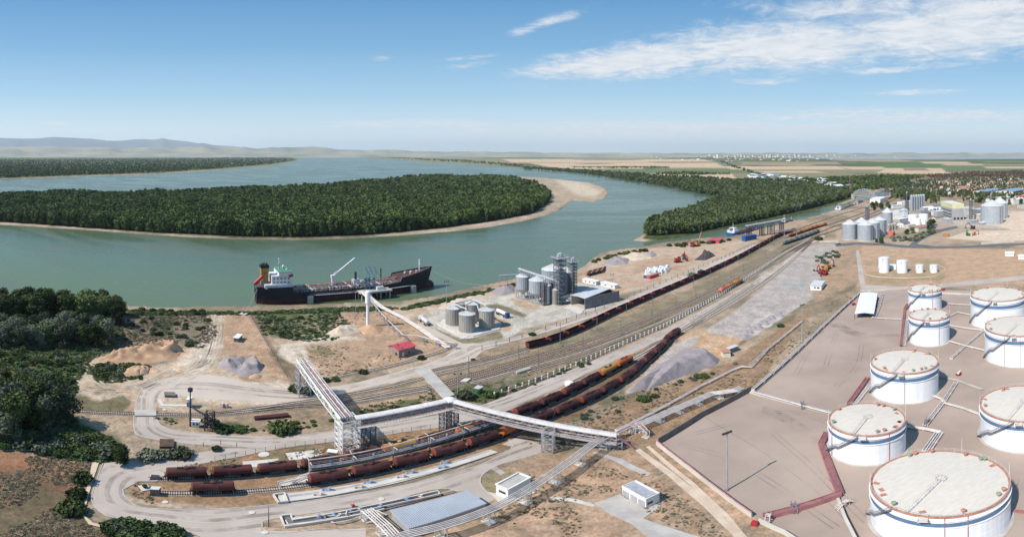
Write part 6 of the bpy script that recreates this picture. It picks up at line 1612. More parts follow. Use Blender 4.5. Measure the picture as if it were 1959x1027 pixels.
# open hangar
t = thing('open_hangar', 'open-fronted grey concrete hangar with a pale sloping roof beside the silos', 'building', tuple(P(1130, 585)))
f0, f1, b1 = P(1092, 583), P(1119, 592), P(1169, 571); u = f1 - f0; w = b1 - f1; hL, hR = ztop(f0, 565), ztop(f1, 571)
un, wn = u.normalized(), w.normalized(); w = w - un * w.dot(un)
MB().prism([f0, f0 + un * .4, f0 + un * .4 + w, f0 + w], -.2, hL - .2).build('side_wall', 'concrete', t)
MB().prism([f1 - un * .4, f1, f1 + w, f1 + w - un * .4], -.2, hR - .2).build('side_wall', 'steel_grey', t)
MB().prism([f0 + w - wn * .4 + un * .41, f1 + w - wn * .4 - un * .41, f1 + w - un * .41, f0 + w + un * .41], -.2, min(hL, hR) - .2).build('back_wall', 'concrete_dark', t)
mb = MB(); a, b = f0 - un * .5 - wn * .5 + V(0, 0, hL), f1 + un * .5 - wn * .5 + V(0, 0, hR); n = 22
for k in range(n):
    p, q = wn * ((w.length + 1) * k / n), wn * ((w.length + 1) * (k + .96) / n); th = V(0, 0, .22); r_ = (a + b) / 2 + V(0, 0, .5)
    mb.add([a + p, r_ + p, b + p, a + q, r_ + q, b + q] + [v + th for v in (a + p, r_ + p, b + p, a + q, r_ + q, b + q)], [(6, 7, 10, 9), (7, 8, 11, 10), (0, 3, 4, 1), (1, 4, 5, 2), (0, 1, 7, 6), (1, 2, 8, 7), (2, 5, 11, 8), (5, 4, 10, 11), (4, 3, 9, 10), (3, 0, 6, 9)])
mb.build('roof_sheets', 'galv_roof', t)['kind'] = 'stuff'
sheet('hangar_floor', [(1092, 583), (1119, 592), (1110, 603), (1078, 590)], 'concrete_light')
g3 = 'grey silos beside the road at the village edge'
silo('galvanised silo at the back left of the roadside group, only the cone visible', 1636, 1660, 446, 426, 415.7, group=g3)
silo('big round silo farthest back of the roadside group', 1687, 1707.6, 440, 407, 397, group=g3)
silo('galvanised silo fourth in the roadside row, farthest right', 1668, 1696, 451.6, 422, 413.7, group=g3)
silo('galvanised silo third in the roadside row', 1654, 1683, 458, 427, 418, group=g3)
silo('galvanised silo at the left front of the roadside group', 1611, 1640, 459.5, 430, 420, group=g3)
silo('galvanised silo at the centre front of the roadside group', 1640.5, 1670, 461.5, 431.5, 421, group=g3)
for k, x in enumerate((1698, 1703.5, 1709)): silo(f'small grey bin, {ORD[k]} of three right of the roadside silos', x, x + 5.5, 442 - k, 430 - k, None, 'silo_old', group='three small bins', stair=False)
silo('huge galvanised silo behind the big front one at the right', 1897, 1928, 419, 389.5, 377, group='pair of huge silos', rings=14)
silo('huge galvanised silo at the right with a cone roof, in front of its twin', 1876, 1919.7, 430, 395, 382, group='pair of huge silos', rings=14)
for k in range(6):
    x = 1741 + k * 4.6; silo(f'slender silo, {ORD[k]} of the tall row by the village', x, x + 5.6, 403 - k * .7, 374.5 - k * .3, None, 'galvanised', group='row of slender tall silos', rings=8, stair=False)
machine_tower('grey lattice tower at the left end of the row of slender silos', 1735, 402, 367, 5, mt='steel_dark', lev=8, platform=False)
machine_tower('steel tower over the roadside silos', 1659, 442, 392, 4, lev=9)
machine_tower('steel elevator tower beside the huge pair of silos', 1857, 424, 380, 4, lev=8)
machine_tower('thin lattice head frame on top of the huge silos', 1896, 424, 370, 3, lev=9, platform=False)
conveyor('inclined conveyor running up to the roadside silos', P(1646, 421, 3), V(*P(1692, 425)[:2], 20), 2, 1.6, 'steel_grey')
conveyor('overhead gallery joining the slender silos to the factory', P(1720, 404, 8), P(1800, 402, 9), 2, 1.5, 'steel_grey', legs=(.3, .7))
conveyor('overhead gallery between the factory and the huge silos', P(1846, 400, 12), P(1880, 402, 14), 2.4, 2, 'steel_grey')

# ------------------------------------------------------------------ factory and buildings near the village
fy = bld('factory', 'tall cream and grey factory block with rows of windows', (1800, 414), (1822, 421.5), (1846, 421), 17.0, 'grey_panel', 'cream_panel', 'flat', over=.1, roofz=.4, cat='factory', wins=[('l', .08, .9, z_, z_ + 1.6) for z_ in (3.5, 7.5, 12.6)] + [('r', .1, .3, .5, 4), ('r', .4, .6, .5, 4), ('r', .7, .9, .5, 4)])
q = [P(*p) for p in ((1800, 414), (1822, 421.5), (1846, 421))]; 
u = q[0] - q[1]; w = q[2] - q[1]; un = u.normalized(); w = w - un * w.dot(un); wn = w.normalized()
cs = [q[1] - un * .1 - wn * .1, q[1] + w - un * .1 + wn * .1, q[1] + u + w + (un + wn) * .1, q[1] + u + un * .1 - wn * .1]
MB().prism(cs, 17.45, 24).build('upper_cladding', 'cream_panel', fy)
MB().prism([c_ + V(0, 0, 0) for c_ in cs], 24.01, 24.4).build('roof', 'wall_cream', fy)
bl = bld('hall', 'white hall with a large printed banner on its front', (1775, 411), (1799, 411.5), (1800, 408), 9.0, 'wall_cream', 'galv_roof', 'flat')
q0, q1 = P(1776, 411), P(1799, 411.5); dn_ = (q1 - q0).normalized(); nn = V(dn_.y, -dn_.x, 0)
if nn.dot(q0) > 0: nn = -nn
mm = (q0 + q1) / 2 + nn * .3; MB().box((mm.x, mm.y, 9.5), ((q1 - q0).length, .2, 6.5), atan2(dn_.y, dn_.x)).build('banner', 'white_paint', bl)
for k, (f, wd, hh) in enumerate(((.25, 3, 1.2), (.55, 5, 2.8), (.8, 2.5, 3.5))): e = q0.lerp(q1, f) + nn * .45; MB().box((e.x, e.y, 9.3 + (k - 1) * .6), (wd, .08, hh), atan2(dn_.y, dn_.x)).build('banner_print', 'sign_blue', bl)
for a in [('warehouse', 'long grey shed with a sloping roof left of the white tanks', (1722, 425), (1737, 425), (1740, 407), 6, 'grey_panel', 'galv_roof', 'gable'),
          ('warehouse', 'low shed with a pale roof behind the roadside silos', (1706, 420), (1730, 420), (1738, 410), 6, 'wall_cream', 'galv_roof', 'gable'),
          ('white_hall', 'white open hall beyond the trees near the truss bridge', (1664, 388), (1684, 388.5), (1690, 384), 8, 'white_paint', 'white_paint', 'flat'),
          ('old_house', 'pale house with a brown hipped roof beside the big poplar', (1740, 442), (1757, 444), (1768, 438), 5, 'wall_cream', 'tile_roof', 'hip'),
          ('gatehouse', 'grey block with garage doors below the cream factory', (1802, 427), (1811, 429), (1818, 427), 7, 'grey_panel', 'wall_cream', 'flat'),
          ('machine_hall', 'dark steel framed hall between the factory and the huge silos', (1860, 412), (1878, 413), (1884, 408), 9, 'steel_grey', 'galv_roof', 'flat'),
          ('low_building', 'low white building at the far right edge on the dry slope', (1948, 496), (1962, 496), (1966, 492), 2.6, 'white_paint', 'white_paint', 'flat'),
          ('low_building', 'low white building left of the one at the right edge on the slope', (1923, 490), (1940, 490), (1942, 486), 2.6, 'white_paint', 'white_paint', 'flat'),
          ('workshop', 'red-roofed workshop by the road beyond the huge silos', (1940, 380), (1952, 382), (1958, 377), 6, 'wall_cream', 'red_roof', 'gable'),
          ('blue_hall', 'long pale blue roofed hall in the village', (1905, 371), (1938, 372), (1942, 366), 7, 'wall_cream', 'valve_blue', 'gable'),
          ('blue_hall', 'blue roofed hall at the left of the village', (1860, 371), (1884, 372), (1888, 366), 7, 'wall_cream', 'valve_blue', 'gable'),
          ('depot', 'long low pinkish depot roof in the village', (1828, 366), (1858, 366), (1862, 360), 5, 'wall_cream', 'rust_red', 'gable')]:
    bld(a[0], a[1], a[2], a[3], a[4], a[5], a[6], a[7], a[8], over=.4, rise=2.2)
rb = random.Random(11)
for k, (x, y, w_, h_) in enumerate(((1716, 434, 16, 5), (1712, 428, 12, 7), (1770, 436, 12, 4), (1782, 424, 10, 6), (1730, 436, 9, 4), (1752, 418, 20, 8), (1786, 416, 9, 10), (1850, 428, 8, 5), (1864, 420, 10, 8), (1868, 430, 12, 3), (1772, 402, 14, 7), (1760, 407, 10, 9), (1836, 402, 9, 6), (1884, 388, 14, 8), (1900, 384, 12, 7), (1926, 390, 16, 9), (1946, 398, 10, 5), (1716, 392, 12, 6), (1700, 398, 10, 5))):
    wl_, rf_ = rb.choice(['wall_cream', 'white_paint', 'grey_panel']), rb.choice(['galv_roof', 'white_paint', 'tile_roof', 'steel_grey'])
    bld('works_building', f'small {dict(wall_cream="cream", white_paint="white", grey_panel="grey")[wl_]} works building, {ordn(k)} of those scattered between the silos and the village', (x, y), (x + w_ * .8, y + 1), (x + w_, y - 3), h_, wl_, rf_, rb.choice(['flat', 'gable']), over=.3, rise=1.6, group='works buildings by the silos', wins=[('l', .2, .35, 1, 2.2), ('l', .6, .75, 1, 2.2)])
for k, (xl, xr, yb, yt) in enumerate(((1737, 1756, 428, 412), (1757, 1776, 425, 411), (1748, 1762, 431, 419), (1763, 1772, 431, 421))):
    c, r, h = tank_geo(xl, xr, yb=yb, yrim=yt); t = thing('white_tank', f'white round tank, {ORD[k]} of the cluster before the cream factory', 'storage tank', tuple(c), group='cluster of plain white tanks')
    MB().lathe(c, [(r, 0), (r, h)], 28).build('shell', 'white_shell', t); MB().lathe(c, [(r + .05, h + .02), (r * .5, h + .7), (.05, h + 1)], 28).build('roof', 'white_paint', t)

# ------------------------------------------------------------------ truss bridge over the canal
t = thing('railway_bridge', 'white steel arched truss railway bridge over the canal', 'bridge', tuple(P(1668, 376)))
for a, b, hh in ((P(1632, 374, 8), P(1673, 376, 8), 15), (P(1673, 376, 8), P(1704, 371.5, 8), 11)):
    d = b - a; d.z = 0; s = V(-d.y, d.x, 0).normalized() * 3.5
    for sg in (-1, 1):
        m_ = MB(); n = 10; pr = None
        for k in range(n + 1):
            q = a.lerp(b, k / n) + s * sg; zt_ = hh * (1 - (2 * k / n - 1) ** 2) ** .6; tq = q + V(0, 0, zt_)
            m_.beam(q, tq, .5, .5) if zt_ > .5 else None
            if pr: m_.beam(pr[1], tq, .9, .9); m_.beam(pr[0], q, .9, .9); m_.beam(pr[0], tq, .4, .4) if k <= n / 2 else m_.beam(pr[1], q, .4, .4)
            pr = (q, tq)
        m_.build('truss', 'steel_light', t)
    MB().beam(a, b, 6.5, .6).build('deck', 'steel_grey', t)
for px, py in ((1632, 377), (1673, 379), (1704, 374)): q = P(px, py); MB().box((q.x, q.y, 1), (4, 9, 13)).build('pier', 'concrete', t)
def mast(label, px, pyb, pyt, r=.22, mt='steel_light', lamps=0, name='light_mast', group=None, cat='light mast', box=None, arm=0):
    c = P(px, pyb); z = ztop(c, pyt); t = thing(name, label, cat, tuple(c), group=group)
    MB().tube(c + V(0, 0, -.1), c + V(0, 0, z), r, 10, r * .5).build('pole', mt, t)
    if lamps:
        MB().lathe(c, [(r * 2.4, -.05), (r * 2.4, .25), (r, .4)], 10).build('foot', 'concrete_dark', t)
        MB().beam(c + V(-1.3, -.4, z - .1), c + V(1.3, .4, z - .1), .12, .12).build('crossbar', 'steel_grey', t)
        for k in range(lamps):
            f = -1.2 + 2.4 * k / (lamps - 1); MB().box(c + V(f, f * .3, z + .2), (.6, .5, .5), .4).build('floodlight', 'steel_dark', t)
    if box: MB().box(c + V(0, 0, z + .3), box).build('head', 'steel_dark', t)
    if arm: MB().beam(c + V(0, 0, z - .3), c + V(arm, .2, z), .1, .1).build('arm', mt, t)
    return t
mast('tall light mast standing on the bare floor of the tank farm', 1391, 938, 829, .26, lamps=4)
mast('tall light mast on the slope beside the upper edge of the tank farm', 1534.4, 656, 584, .22, lamps=3)
mast('dark mast with a box head beside the left track', 364, 815, 747, .38, 'steel_dark', box=(1.2, 1.2, 1.5))
mast('brown pole at the road edge near the bottom', 514, 1008, 969, .13, 'wood_old', name='pole', cat='pole')
mast('light mast left of the white water tower', 680, 621, 560, .14, lamps=2)
mast('light mast at the shore behind the weathered silos', 854.4, 590, 539, .16, lamps=3)
mast('slender mast by the bush below the level crossing', 875.8, 761, 716, .18, lamps=2)
mast('thin mast rising from the loading platform', 732.6, 872, 842, .12)
mast('thin lamp post among the tracks near the pipe gantry', 701, 790, 772, .1)
mast('slim light mast in the scrap yard', 1171, 545, 525, .12, lamps=2)
mast('lattice tower beside the truss bridge', 1626, 373, 334, 1.0, 'pink_pipe', name='radio_mast', cat='radio mast')
mast('grey lattice mast in the village', 1819.5, 378, 350, .9, 'steel_grey', name='radio_mast', cat='radio mast')
gp = 'overhead line poles along the railway yard'
P7 = [(355, 418, 297), (706, 315, 195), (845, 368, 250), (997, 208, 60), (1255, 115, -10), (1157, 268, 150), (1422, 152, 45), (1638, 52, -40)]
P1 = [(695, 950, 870), (903, 990, 870), (1060, 780, 690), (1080, 890, 770), (1210, 700, 625), (1248, 780, 690), (1340, 635, 570), (1457, 570, 500), (1555, 515, 460), (1645, 475, 410), (1740, 420, 350), (1775, 405, 340), (1505, 640, 580), (1390, 700, 630), (460, 1020, 940), (1700, 520, 470)]
poles = [(800 + x / 3.668, 600 + y / 3.668, 600 + t_ / 3.668) for x, y, t_ in P7] + [(1100 + x / 4.668, 380 + y / 4.668, 380 + t_ / 4.668) for x, y, t_ in P1] + [(1582, 446, 434), (1560, 459, 446), (1552, 438, 425)]
poles.sort(key=lambda p: p[0])
for k, (px, pb, pt) in enumerate(poles):
    t = mast(f'grey concrete line pole in the rail yard, {ordn(k)} counted from the left', px, pb, pt, .22, 'steel_grey', name='line_pole', cat='pole', group=gp, arm=-2.6 if k % 2 else 0)
# water tower
c = P(703.6, 623.6); zt = ztop(c, 557)
t = thing('water_tower', 'slim white column water tower near the ship', 'water tower', tuple(c))
MB().lathe(c, [(.9, 0), (.85, zt * .63)], 18).build('column', 'white_shell', t, smooth=False)
MB().lathe(c, [(.86, zt * .63), (1.45, zt * .66), (1.45, zt - .5), (1.1, zt), (0.02, zt + .1)], 18).build('tank', 'white_shell', t, smooth=False)
m_ = MB(); a = atan2(-c.y, -c.x) + .5
for k in range(24): m_.box(c + V(1.6 * cos(a), 1.6 * sin(a), 1 + k * .85), (.5, .1, .08), a + pi / 2)
m_.beam(c + V(1.6 * cos(a), 1.6 * sin(a), .5), c + V(1.6 * cos(a), 1.6 * sin(a), zt), .1, .1); m_.build('ladder', 'steel_light', t)
# pipeline from the jetty to the rail yard, and its trestle twin
rack('shore_pipeline', 'broad white pipeline running from the jetty down to the road by the red-roofed house', [(690, 557), (732, 588), (770, 607), (800, 626), (858, 665)], [1.5, 1.2, 1.2, 1.2, .8], 4, .8, .32, True, ('pipe_white', 'pipe_light'), smooth_=False, cat='pipeline', every=12)
rack('shore_pipeline', 'thin elevated white pipe zigzagging on posts in front of the red-roofed house', [(703, 565), (722, 590), (745, 615), (772, 641), (800, 642), (830, 650), (870, 656)], 3.4, 1, .5, .2, True, ('pipe_white',), smooth_=False, cat='pipeline', every=9, smt='steel_light')

# ------------------------------------------------------------------ ships
def loft(rows_, close=True):
    """rows of points from stern to bow; faces between neighbouring rows"""
    m_ = MB(); k = len(rows_[0])
    m_.v = [tuple(p) for r in rows_ for p in r]
    m_.f = [(i * k + j, (i + 1) * k + j, (i + 1) * k + j + 1, i * k + j + 1) for i in range(len(rows_) - 1) for j in range(k - 1)]
    return m_
def hull_parts(t, L_, B, st, red_h, top='hull_navy', low='hull_red', deck='deck_brown'):
    """st: (x as a fraction, beam at deck, beam at the water, deck height)"""
    def rows(z0f, z1f, side):
        out = []
        for f, bd, bw, dh in st:
            x = (f - .5) * L_; r = []
            for k in range(4):
                u = k / 3; z = z0f + ((dh if z1f is None else z1f) - z0f) * u; w = (z + 1.5) / (dh + 1.5)
                rake = (max(0, f - .9) / .1) * (z / dh) * L_ * .035
                r.append((x + rake, side * B / 2 * (bw + (bd - bw) * min(1, w) ** .8), z))
            out.append(r)
        return out
    for nm, z0, z1, mt in (('lower_hull', -1.5, red_h, low), ('upper_hull', red_h, None, top)):
        m_ = MB()
        for sg in (-1, 1):
            q = loft(rows(z0, z1, sg))
            if sg == 1: q.f = [tuple(reversed(f)) for f in q.f]
            m_.add(q.v, q.f)
        a, b = rows(z0, z1, -1)[0], rows(z0, z1, 1)[0]; m_.add(a + b, [(k, k + 1, 5 + k, 4 + k) for k in range(3)])
        o = m_.build(nm, mt, t)
    lft = []; rgt = []
    for f, bd, bw, dh in st:
        x = (f - .5) * L_ + (max(0, f - .9) / .1) * L_ * .035; lft.append(V(x, B / 2 * bd - .25, dh - .9)); rgt.append(V(x, -B / 2 * bd + .25, dh - .9))
    MB().ribbon(lft, rgt).build('deck', deck, t)
    m_ = MB()
    for e in (lft, rgt):
        for a, b in zip(e[:-1], e[1:]): m_.beam(a + V(0, 0, 1.9), b + V(0, 0, 1.9), .12, .12)
        for q in resample(e, 3.2): m_.beam(q + V(0, 0, .6), q + V(0, 0, 1.9), .1, .1)
    m_.build('railing', 'steel_light', t)['kind'] = 'stuff'
stern, bow = P(489, 578, WZ), P(816, 549, WZ)
dv = bow - stern; Ls = dv.length; hd = atan2(dv.y, dv.x)
t = thing('tanker_ship', 'dark blue and red river tanker moored at the jetty', 'ship')
S = V(0, 0, 0); B = 19.0; xs_ = lambda m: -Ls / 2 + m
st = [(0, .72, .25, 12.6), (.03, .86, .6, 12.6), (.08, .98, .9, 12.4), (.184, 1, 1, 12.4), (.19, 1, 1, 8.0), (.5, 1, 1, 7.8), (.72, 1, .99, 8.3), (.80, .98, .92, 9.4), (.806, .98, .9, 12.2), (.87, .86, .70, 13.4), (.93, .62, .40, 14.6), (.97, .36, .18, 15.6), (1.0, .06, .02, 16.4)]
hull_parts(t, Ls, B, st, 3.6)
m_ = MB()
def ellipsoid(m_, c, rx, ry, rz_, n=14, k=8):
    vs_ = []
    for j in range(k + 1):
        ph = -pi / 2 + pi * j / k
        for i in range(n): vs_.append((c[0] + rx * cos(ph) * cos(2 * pi * i / n), c[1] + ry * cos(ph) * sin(2 * pi * i / n), c[2] + rz_ * sin(ph)))
    m_.add(vs_, [(j * n + i, j * n + (i + 1) % n, (j + 1) * n + (i + 1) % n, (j + 1) * n + i) for j in range(k) for i in range(n)])
ellipsoid(m_, (Ls / 2 - 1, 0, 1.2), 7.5, 2.2, 5.2); m_.build('bulbous_bow', 'hull_red', t, smooth=True)
def deckbox(nm, x0, x1, y0, y1, z0, z1, mt, par=None): return MB().box(((xs_(x0) + xs_(x1)) / 2, (y0 + y1) / 2, (z0 + z1) / 2), (x1 - x0, y1 - y0, z1 - z0)).build(nm, mt, par or t)
deckbox('lower_deckhouse', 5, 24, -8.6, 8.6, 11.6, 14.4, 'ship_white')
ac = deckbox('accommodation', 10, 23.4, -6.8, 6.8, 14.41, 20.2, 'ship_white')
wh = deckbox('wheelhouse', 14.5, 23, -8.9, 8.9, 20.21, 23.0, 'ship_white')
deckbox('bridge_roof', 14.2, 23.4, -9.2, 9.2, 23.01, 23.3, 'green_deck')
deckbox('bridge_wing_band', 21.4, 24.2, -9.4, 9.4, 19.6, 21.2, 'red_paint')
for k in range(9):
    y = -8 + k * 2; MB().box((xs_(23.05), y, 22.0), (.15, 1.5, 1.0)).build('window', 'glass_dark', wh)
for z in (15.5, 18.2):
    for k in range(5): MB().box((xs_(11.5 + k * 2.5), -6.85, z), (.9, .12, .9)).build('window', 'glass_dark', ac)
    for k in range(5): MB().box((xs_(23.42), -5 + k * 2.5, z), (.12, .9, .9)).build('window', 'glass_dark', ac)
fu = deckbox('funnel', 3.4, 8.6, -2.8, 2.8, 13.0, 25.2, 'funnel_ochre')
deckbox('funnel_top', 3.1, 8.9, -3.1, 3.1, 25.21, 27.0, 'black_paint', fu)
MB().lathe((xs_(6), -2.85, 21.6), [(.02, 0), (1.3, 0), (1.3, .1)], 12).build('funnel_emblem', 'black_paint', fu)
for k, (x, y) in enumerate(((4.4, -1), (6, 1), (7.4, -.6))): MB().tube((xs_(x), y, 27), (xs_(x), y, 28.6), .4, 8).build('exhaust_pipe', 'black_paint', fu)
m_ = MB(); a, b = V(xs_(-1.2), -3.5, 14.6), V(xs_(4.2), -3.5, 19.6); m_.tube(a, b, 1.3, 10); m_.tube(a, a + (a - b).normalized() * .9, 1.3, 10, .3); m_.tube(b, b + (b - a).normalized() * .9, 1.3, 10, .3); m_.build('lifeboat', 'red_paint', t)
m_ = MB()
for y in (-5, -2): m_.beam((xs_(-1), y, 11.6), (xs_(4.4), y, 18.4), .3, .3); m_.beam((xs_(4.2), y, 11.6), (xs_(4.2), y, 18.4), .3, .3)
m_.build('lifeboat_ramp', 'pipe_light', t)
m_ = MB(); m_.beam((xs_(16.5), 0, 23), (xs_(16.5), 0, 31.5), .6, .6); m_.beam((xs_(16.5), -2.6, 28.6), (xs_(16.5), 2.6, 28.6), .25, .25); m_.beam((xs_(16.5), -1.7, 30.2), (xs_(16.5), 1.7, 30.2), .2, .2); m_.beam((xs_(14.7), 0, 27), (xs_(18.2), 0, 27), .4, .3); m_.beam((xs_(16.2), -1.4, 30.4), (xs_(16.2), 1.4, 30.9), .3, .4); m_.build('radar_mast', 'pipe_light', t)
m_ = MB(); ellipsoid(m_, (xs_(20), 3, 24.6), 1.0, 1.0, 1.2, 10, 6); ellipsoid(m_, (xs_(20.5), -5, 24.2), .6, .6, .8, 8, 6); m_.build('radome', 'white_paint', t, smooth=True)['kind'] = 'stuff'
m_ = MB(); m_.beam((xs_(56), 2, 7), (xs_(56), 2, 14.5), 2.0, 2.0); m_.box((xs_(56), 2, 15.3), (2.8, 2.6, 2)); m_.build('crane_pedestal', 'ship_white', t)
m_ = MB(); m_.beam((xs_(56.5), 2, 15.8), (xs_(73), 3, 27.5), 1.1, 1.0); m_.beam((xs_(56.5), 2, 17.2), (xs_(60), 2.2, 19.0), .4, .4); m_.build('crane_boom', 'ship_white', t)
r = random.Random(4)
m_ = MB()
for k in range(9): y = -3.4 + k * .85; m_.path([V(xs_(26), y, 8.5 + (k % 2) * .35), V(xs_(104), y, 8.7 + (k % 2) * .35)], .2, 5)
for k in range(34): x = 26 + k * 2.35; m_.beam((xs_(x), -4.2, 8.3), (xs_(x), 4.2, 8.3), .25, .3)
m_.build('deck_piping', 'pipe_light', t)['kind'] = 'stuff'
m_ = MB()
for k in range(60):
    x, y = r.uniform(27, 103), r.choice((-1, 1)) * r.uniform(4.6, 8.6); m_.box((xs_(x), y, 7.7 + r.uniform(.2, .8)), (r.uniform(.5, 2.2), r.uniform(.5, 1.6), r.uniform(.6, 1.8)), r.uniform(0, 1))
m_.build('deck_fittings', 'steel_grey', t)['kind'] = 'stuff'
m_ = MB()
for k in range(40):
    x, y = r.uniform(27, 103), r.choice((-1, 1)) * r.uniform(3.6, 8.6); m_.tube((xs_(x), y, 7.2), (xs_(x), y, 7.2 + r.uniform(1.0, 2.6)), r.uniform(.12, .3), 6)
m_.build('vent_posts', 'rust_red', t)['kind'] = 'stuff'
m_ = MB(); m_.beam((xs_(25), 0, 10.6), (xs_(105), 0, 10.8), 1.4, .15)
for k in range(28): m_.beam((xs_(25 + k * 2.9), -.6, 7.2), (xs_(25 + k * 2.9), -.6, 11.6), .14, .14)
m_.beam((xs_(25), -.7, 11.6), (xs_(105), -.7, 11.6), .1, .1); m_.build('catwalk', 'rust_red', t)
for k in range(14):
    x = 30 + k * 5.2; m_ = MB(); m_.path([V(xs_(x), -8, 7.4), V(xs_(x), -7.6, 9.2), V(xs_(x), -3, 9.4)], .2, 5); m_.build('deck_pipe', 'pipe_light' if k % 3 else 'pink_pipe', t)
for x in (38, 66, 88): m_ = MB(); m_.beam((xs_(x), -8.8, 9.0), (xs_(x), 8.8, 9.0), .8, .3); m_.build('cross_walk', 'pipe_light', t)
for k, x in enumerate((30, 78)): deckbox('deck_locker', x, x + 3, 3, 6, 7.2, 9.8, 'ship_white')
deckbox('midship_house', 70, 75, -2, 2, 9, 12.4, 'ship_white'); MB().tube((xs_(72), -1, 12), (xs_(72), -1, 18), .9, 8).build('vent_riser', 'steel_dark', t)
MB().tube((xs_(93), 2, 8), (xs_(93), 2, 18.5), .45, 6).build('vent_riser', 'steel_dark', t)
m_ = MB(); m_.beam((xs_(124), 0, 13.6), (xs_(124), 0, 23), .7, .7); m_.beam((xs_(124), -1.3, 19.5), (xs_(124), 1.3, 19.5), .2, .2); m_.build('foremast', 'white_paint', t)
for k in range(5): m_ = MB(); m_.box((xs_(113 + k * 2.4), (-1) ** k * 2.2, 13.3), (1.6, 1.6, 1.4), .4); m_.build('winch', 'rust_red' if k % 2 else 'pipe_light', t)
t.location = (stern + bow) / 2; t.rotation_euler = (0, 0, hd)
MW = Matrix.Translation(t.location) @ Matrix.Rotation(hd, 4, 'Z')
def rope(label, a, b, sag=2.0):
    p = [a.lerp(b, k / 16) - V(0, 0, sag * 4 * (k / 16) * (1 - k / 16)) for k in range(17)]
    o = MB().path(p, .09, 5).build('mooring_rope', 'pipe_light'); tag(o, label, 'rope')
rope('pale mooring rope from the tanker bow to the shore by the silos', MW @ V(Ls / 2 + 1, 0, 15.5), P(950, 543, .3), 5)
rope('mooring rope from the tanker stern down to the shore', MW @ V(-Ls / 2 + 1, -4, 12), P(468, 597, .3), 1)
t = thing('mooring_block', 'white concrete mooring block on the shore behind the stern rope', 'mooring block', tuple(P(466, 602))); c = P(466, 602)
MB().box(c + V(0, 0, .4), (4, 3, .9)).build('block', 'concrete_light', t); MB().lathe(c + V(0, 0, .85), [(.4, 0), (.3, .6), (.5, .7), (0.02, .8)], 8).build('bollard', 'steel_dark', t)
# jetty
t = thing('jetty', 'pile jetty with a concrete head and walkways in front of the tanker', 'jetty', tuple(P(715, 566, WZ)))
dh = dv.normalized(); nv = V(dh.y, -dh.x, 0)
jc = P(716, 556, 0.8)
MB().box(jc, (24, 9, 1.2), hd).build('head_platform', 'concrete', t)
for i in range(4):
    for j in (-1, 1):
        q = jc + dh * (i * 7 - 10.5) + nv * j * 3.5; MB().tube(V(q.x, q.y, -9), V(q.x, q.y, .3), .5, 8).build('pile', 'concrete', t)
MB().box(jc + dh * 4 + V(0, 0, 1.8), (5, 3.5, 2.4), hd).build('control_cabin', 'white_paint', t)
m_ = MB(); e0, e1 = jc - dh * 12 + nv * -1, jc - dh * 46 + nv * -2; m_.beam(e0, e1, 1.2, .25)
for sg in (-.6, .6): m_.beam(e0 + nv * sg + V(0, 0, 1.1), e1 + nv * sg + V(0, 0, 1.1), .08, .08)
m_.build('walkway', 'steel_light', t)
for f in (.98,): q = e1; MB().box(V(q.x, q.y, -2.8), (3.5, 3.5, 6.5), hd).build('dolphin', 'concrete', t)
m_ = MB(); e0, e1 = jc + dh * 12 + nv * -1, jc + dh * 32 + nv * -3; m_.beam(e0, e1, 1.2, .25); m_.build('walkway', 'steel_light', t); MB().box(V(e1.x, e1.y, -2.8), (3.5, 3.5, 6.5), hd).build('dolphin', 'concrete', t)
q = P(694, 558, .5); m_ = MB(); m_.beam(q, P(728, 588, .6), 4.5, .6); m_.build('approach_deck', 'concrete', t)
for a, b in ((P(700, 566, WZ), 0), (P(710, 574, WZ), 0), (P(692, 562, WZ), 0)): MB().tube(V(a.x, a.y, -9), V(a.x, a.y, .3), .45, 8).build('pile', 'concrete', t)
mm_ = MB(); mm_.beam(P(690, 552, 1.5), MW @ V(xs_(74), -8, 8.5), .9, .35); mm_.build('gangway', 'white_paint', t)
for k, (px, hh) in enumerate(((700, 16.5), (707, 17.5), (716, 17.5))):
    q = P(px, 553.5, 1.4); a = thing('marine_loader', f'blue marine loading arm, {["leftmost", "middle", "rightmost"][k]} of three on the jetty', 'loading arm', tuple(q), group='blue loading arms on the jetty')
    m_ = MB(); m_.beam(q, q + V(0, 0, hh * .55), .5, .5); m_.build('column', 'arm_blue', a)
    m_ = MB(); m_.path([q + V(0, 0, hh * .5), q + V(-.6, 0, hh), q + V(1.5, 2, hh * .62)], .18, 6); m_.path([q + V(.5, 0, hh * .5), q + V(.3, 0, hh), q + V(2.3, 2, hh * .62)], .14, 6); m_.build('boom', 'valve_blue', a)
    m_ = MB(); m_.box(q + V(-.8, -.6, hh * .45), (1.0, .8, 1.6)); m_.build('counterweight', 'arm_blue', a)
    m_ = MB()
    for z in range(int(hh * .5)): m_.beam(q + V(-.9, -.9, z + .5), q + V(.9, -.9, z + 1.2), .12, .12)
    for x in (-.9, .9): m_.beam(q + V(x, -.9, 0), q + V(x, -.9, hh * .5), .14, .14)
    m_.build('ladder_frame', 'arm_blue', a)
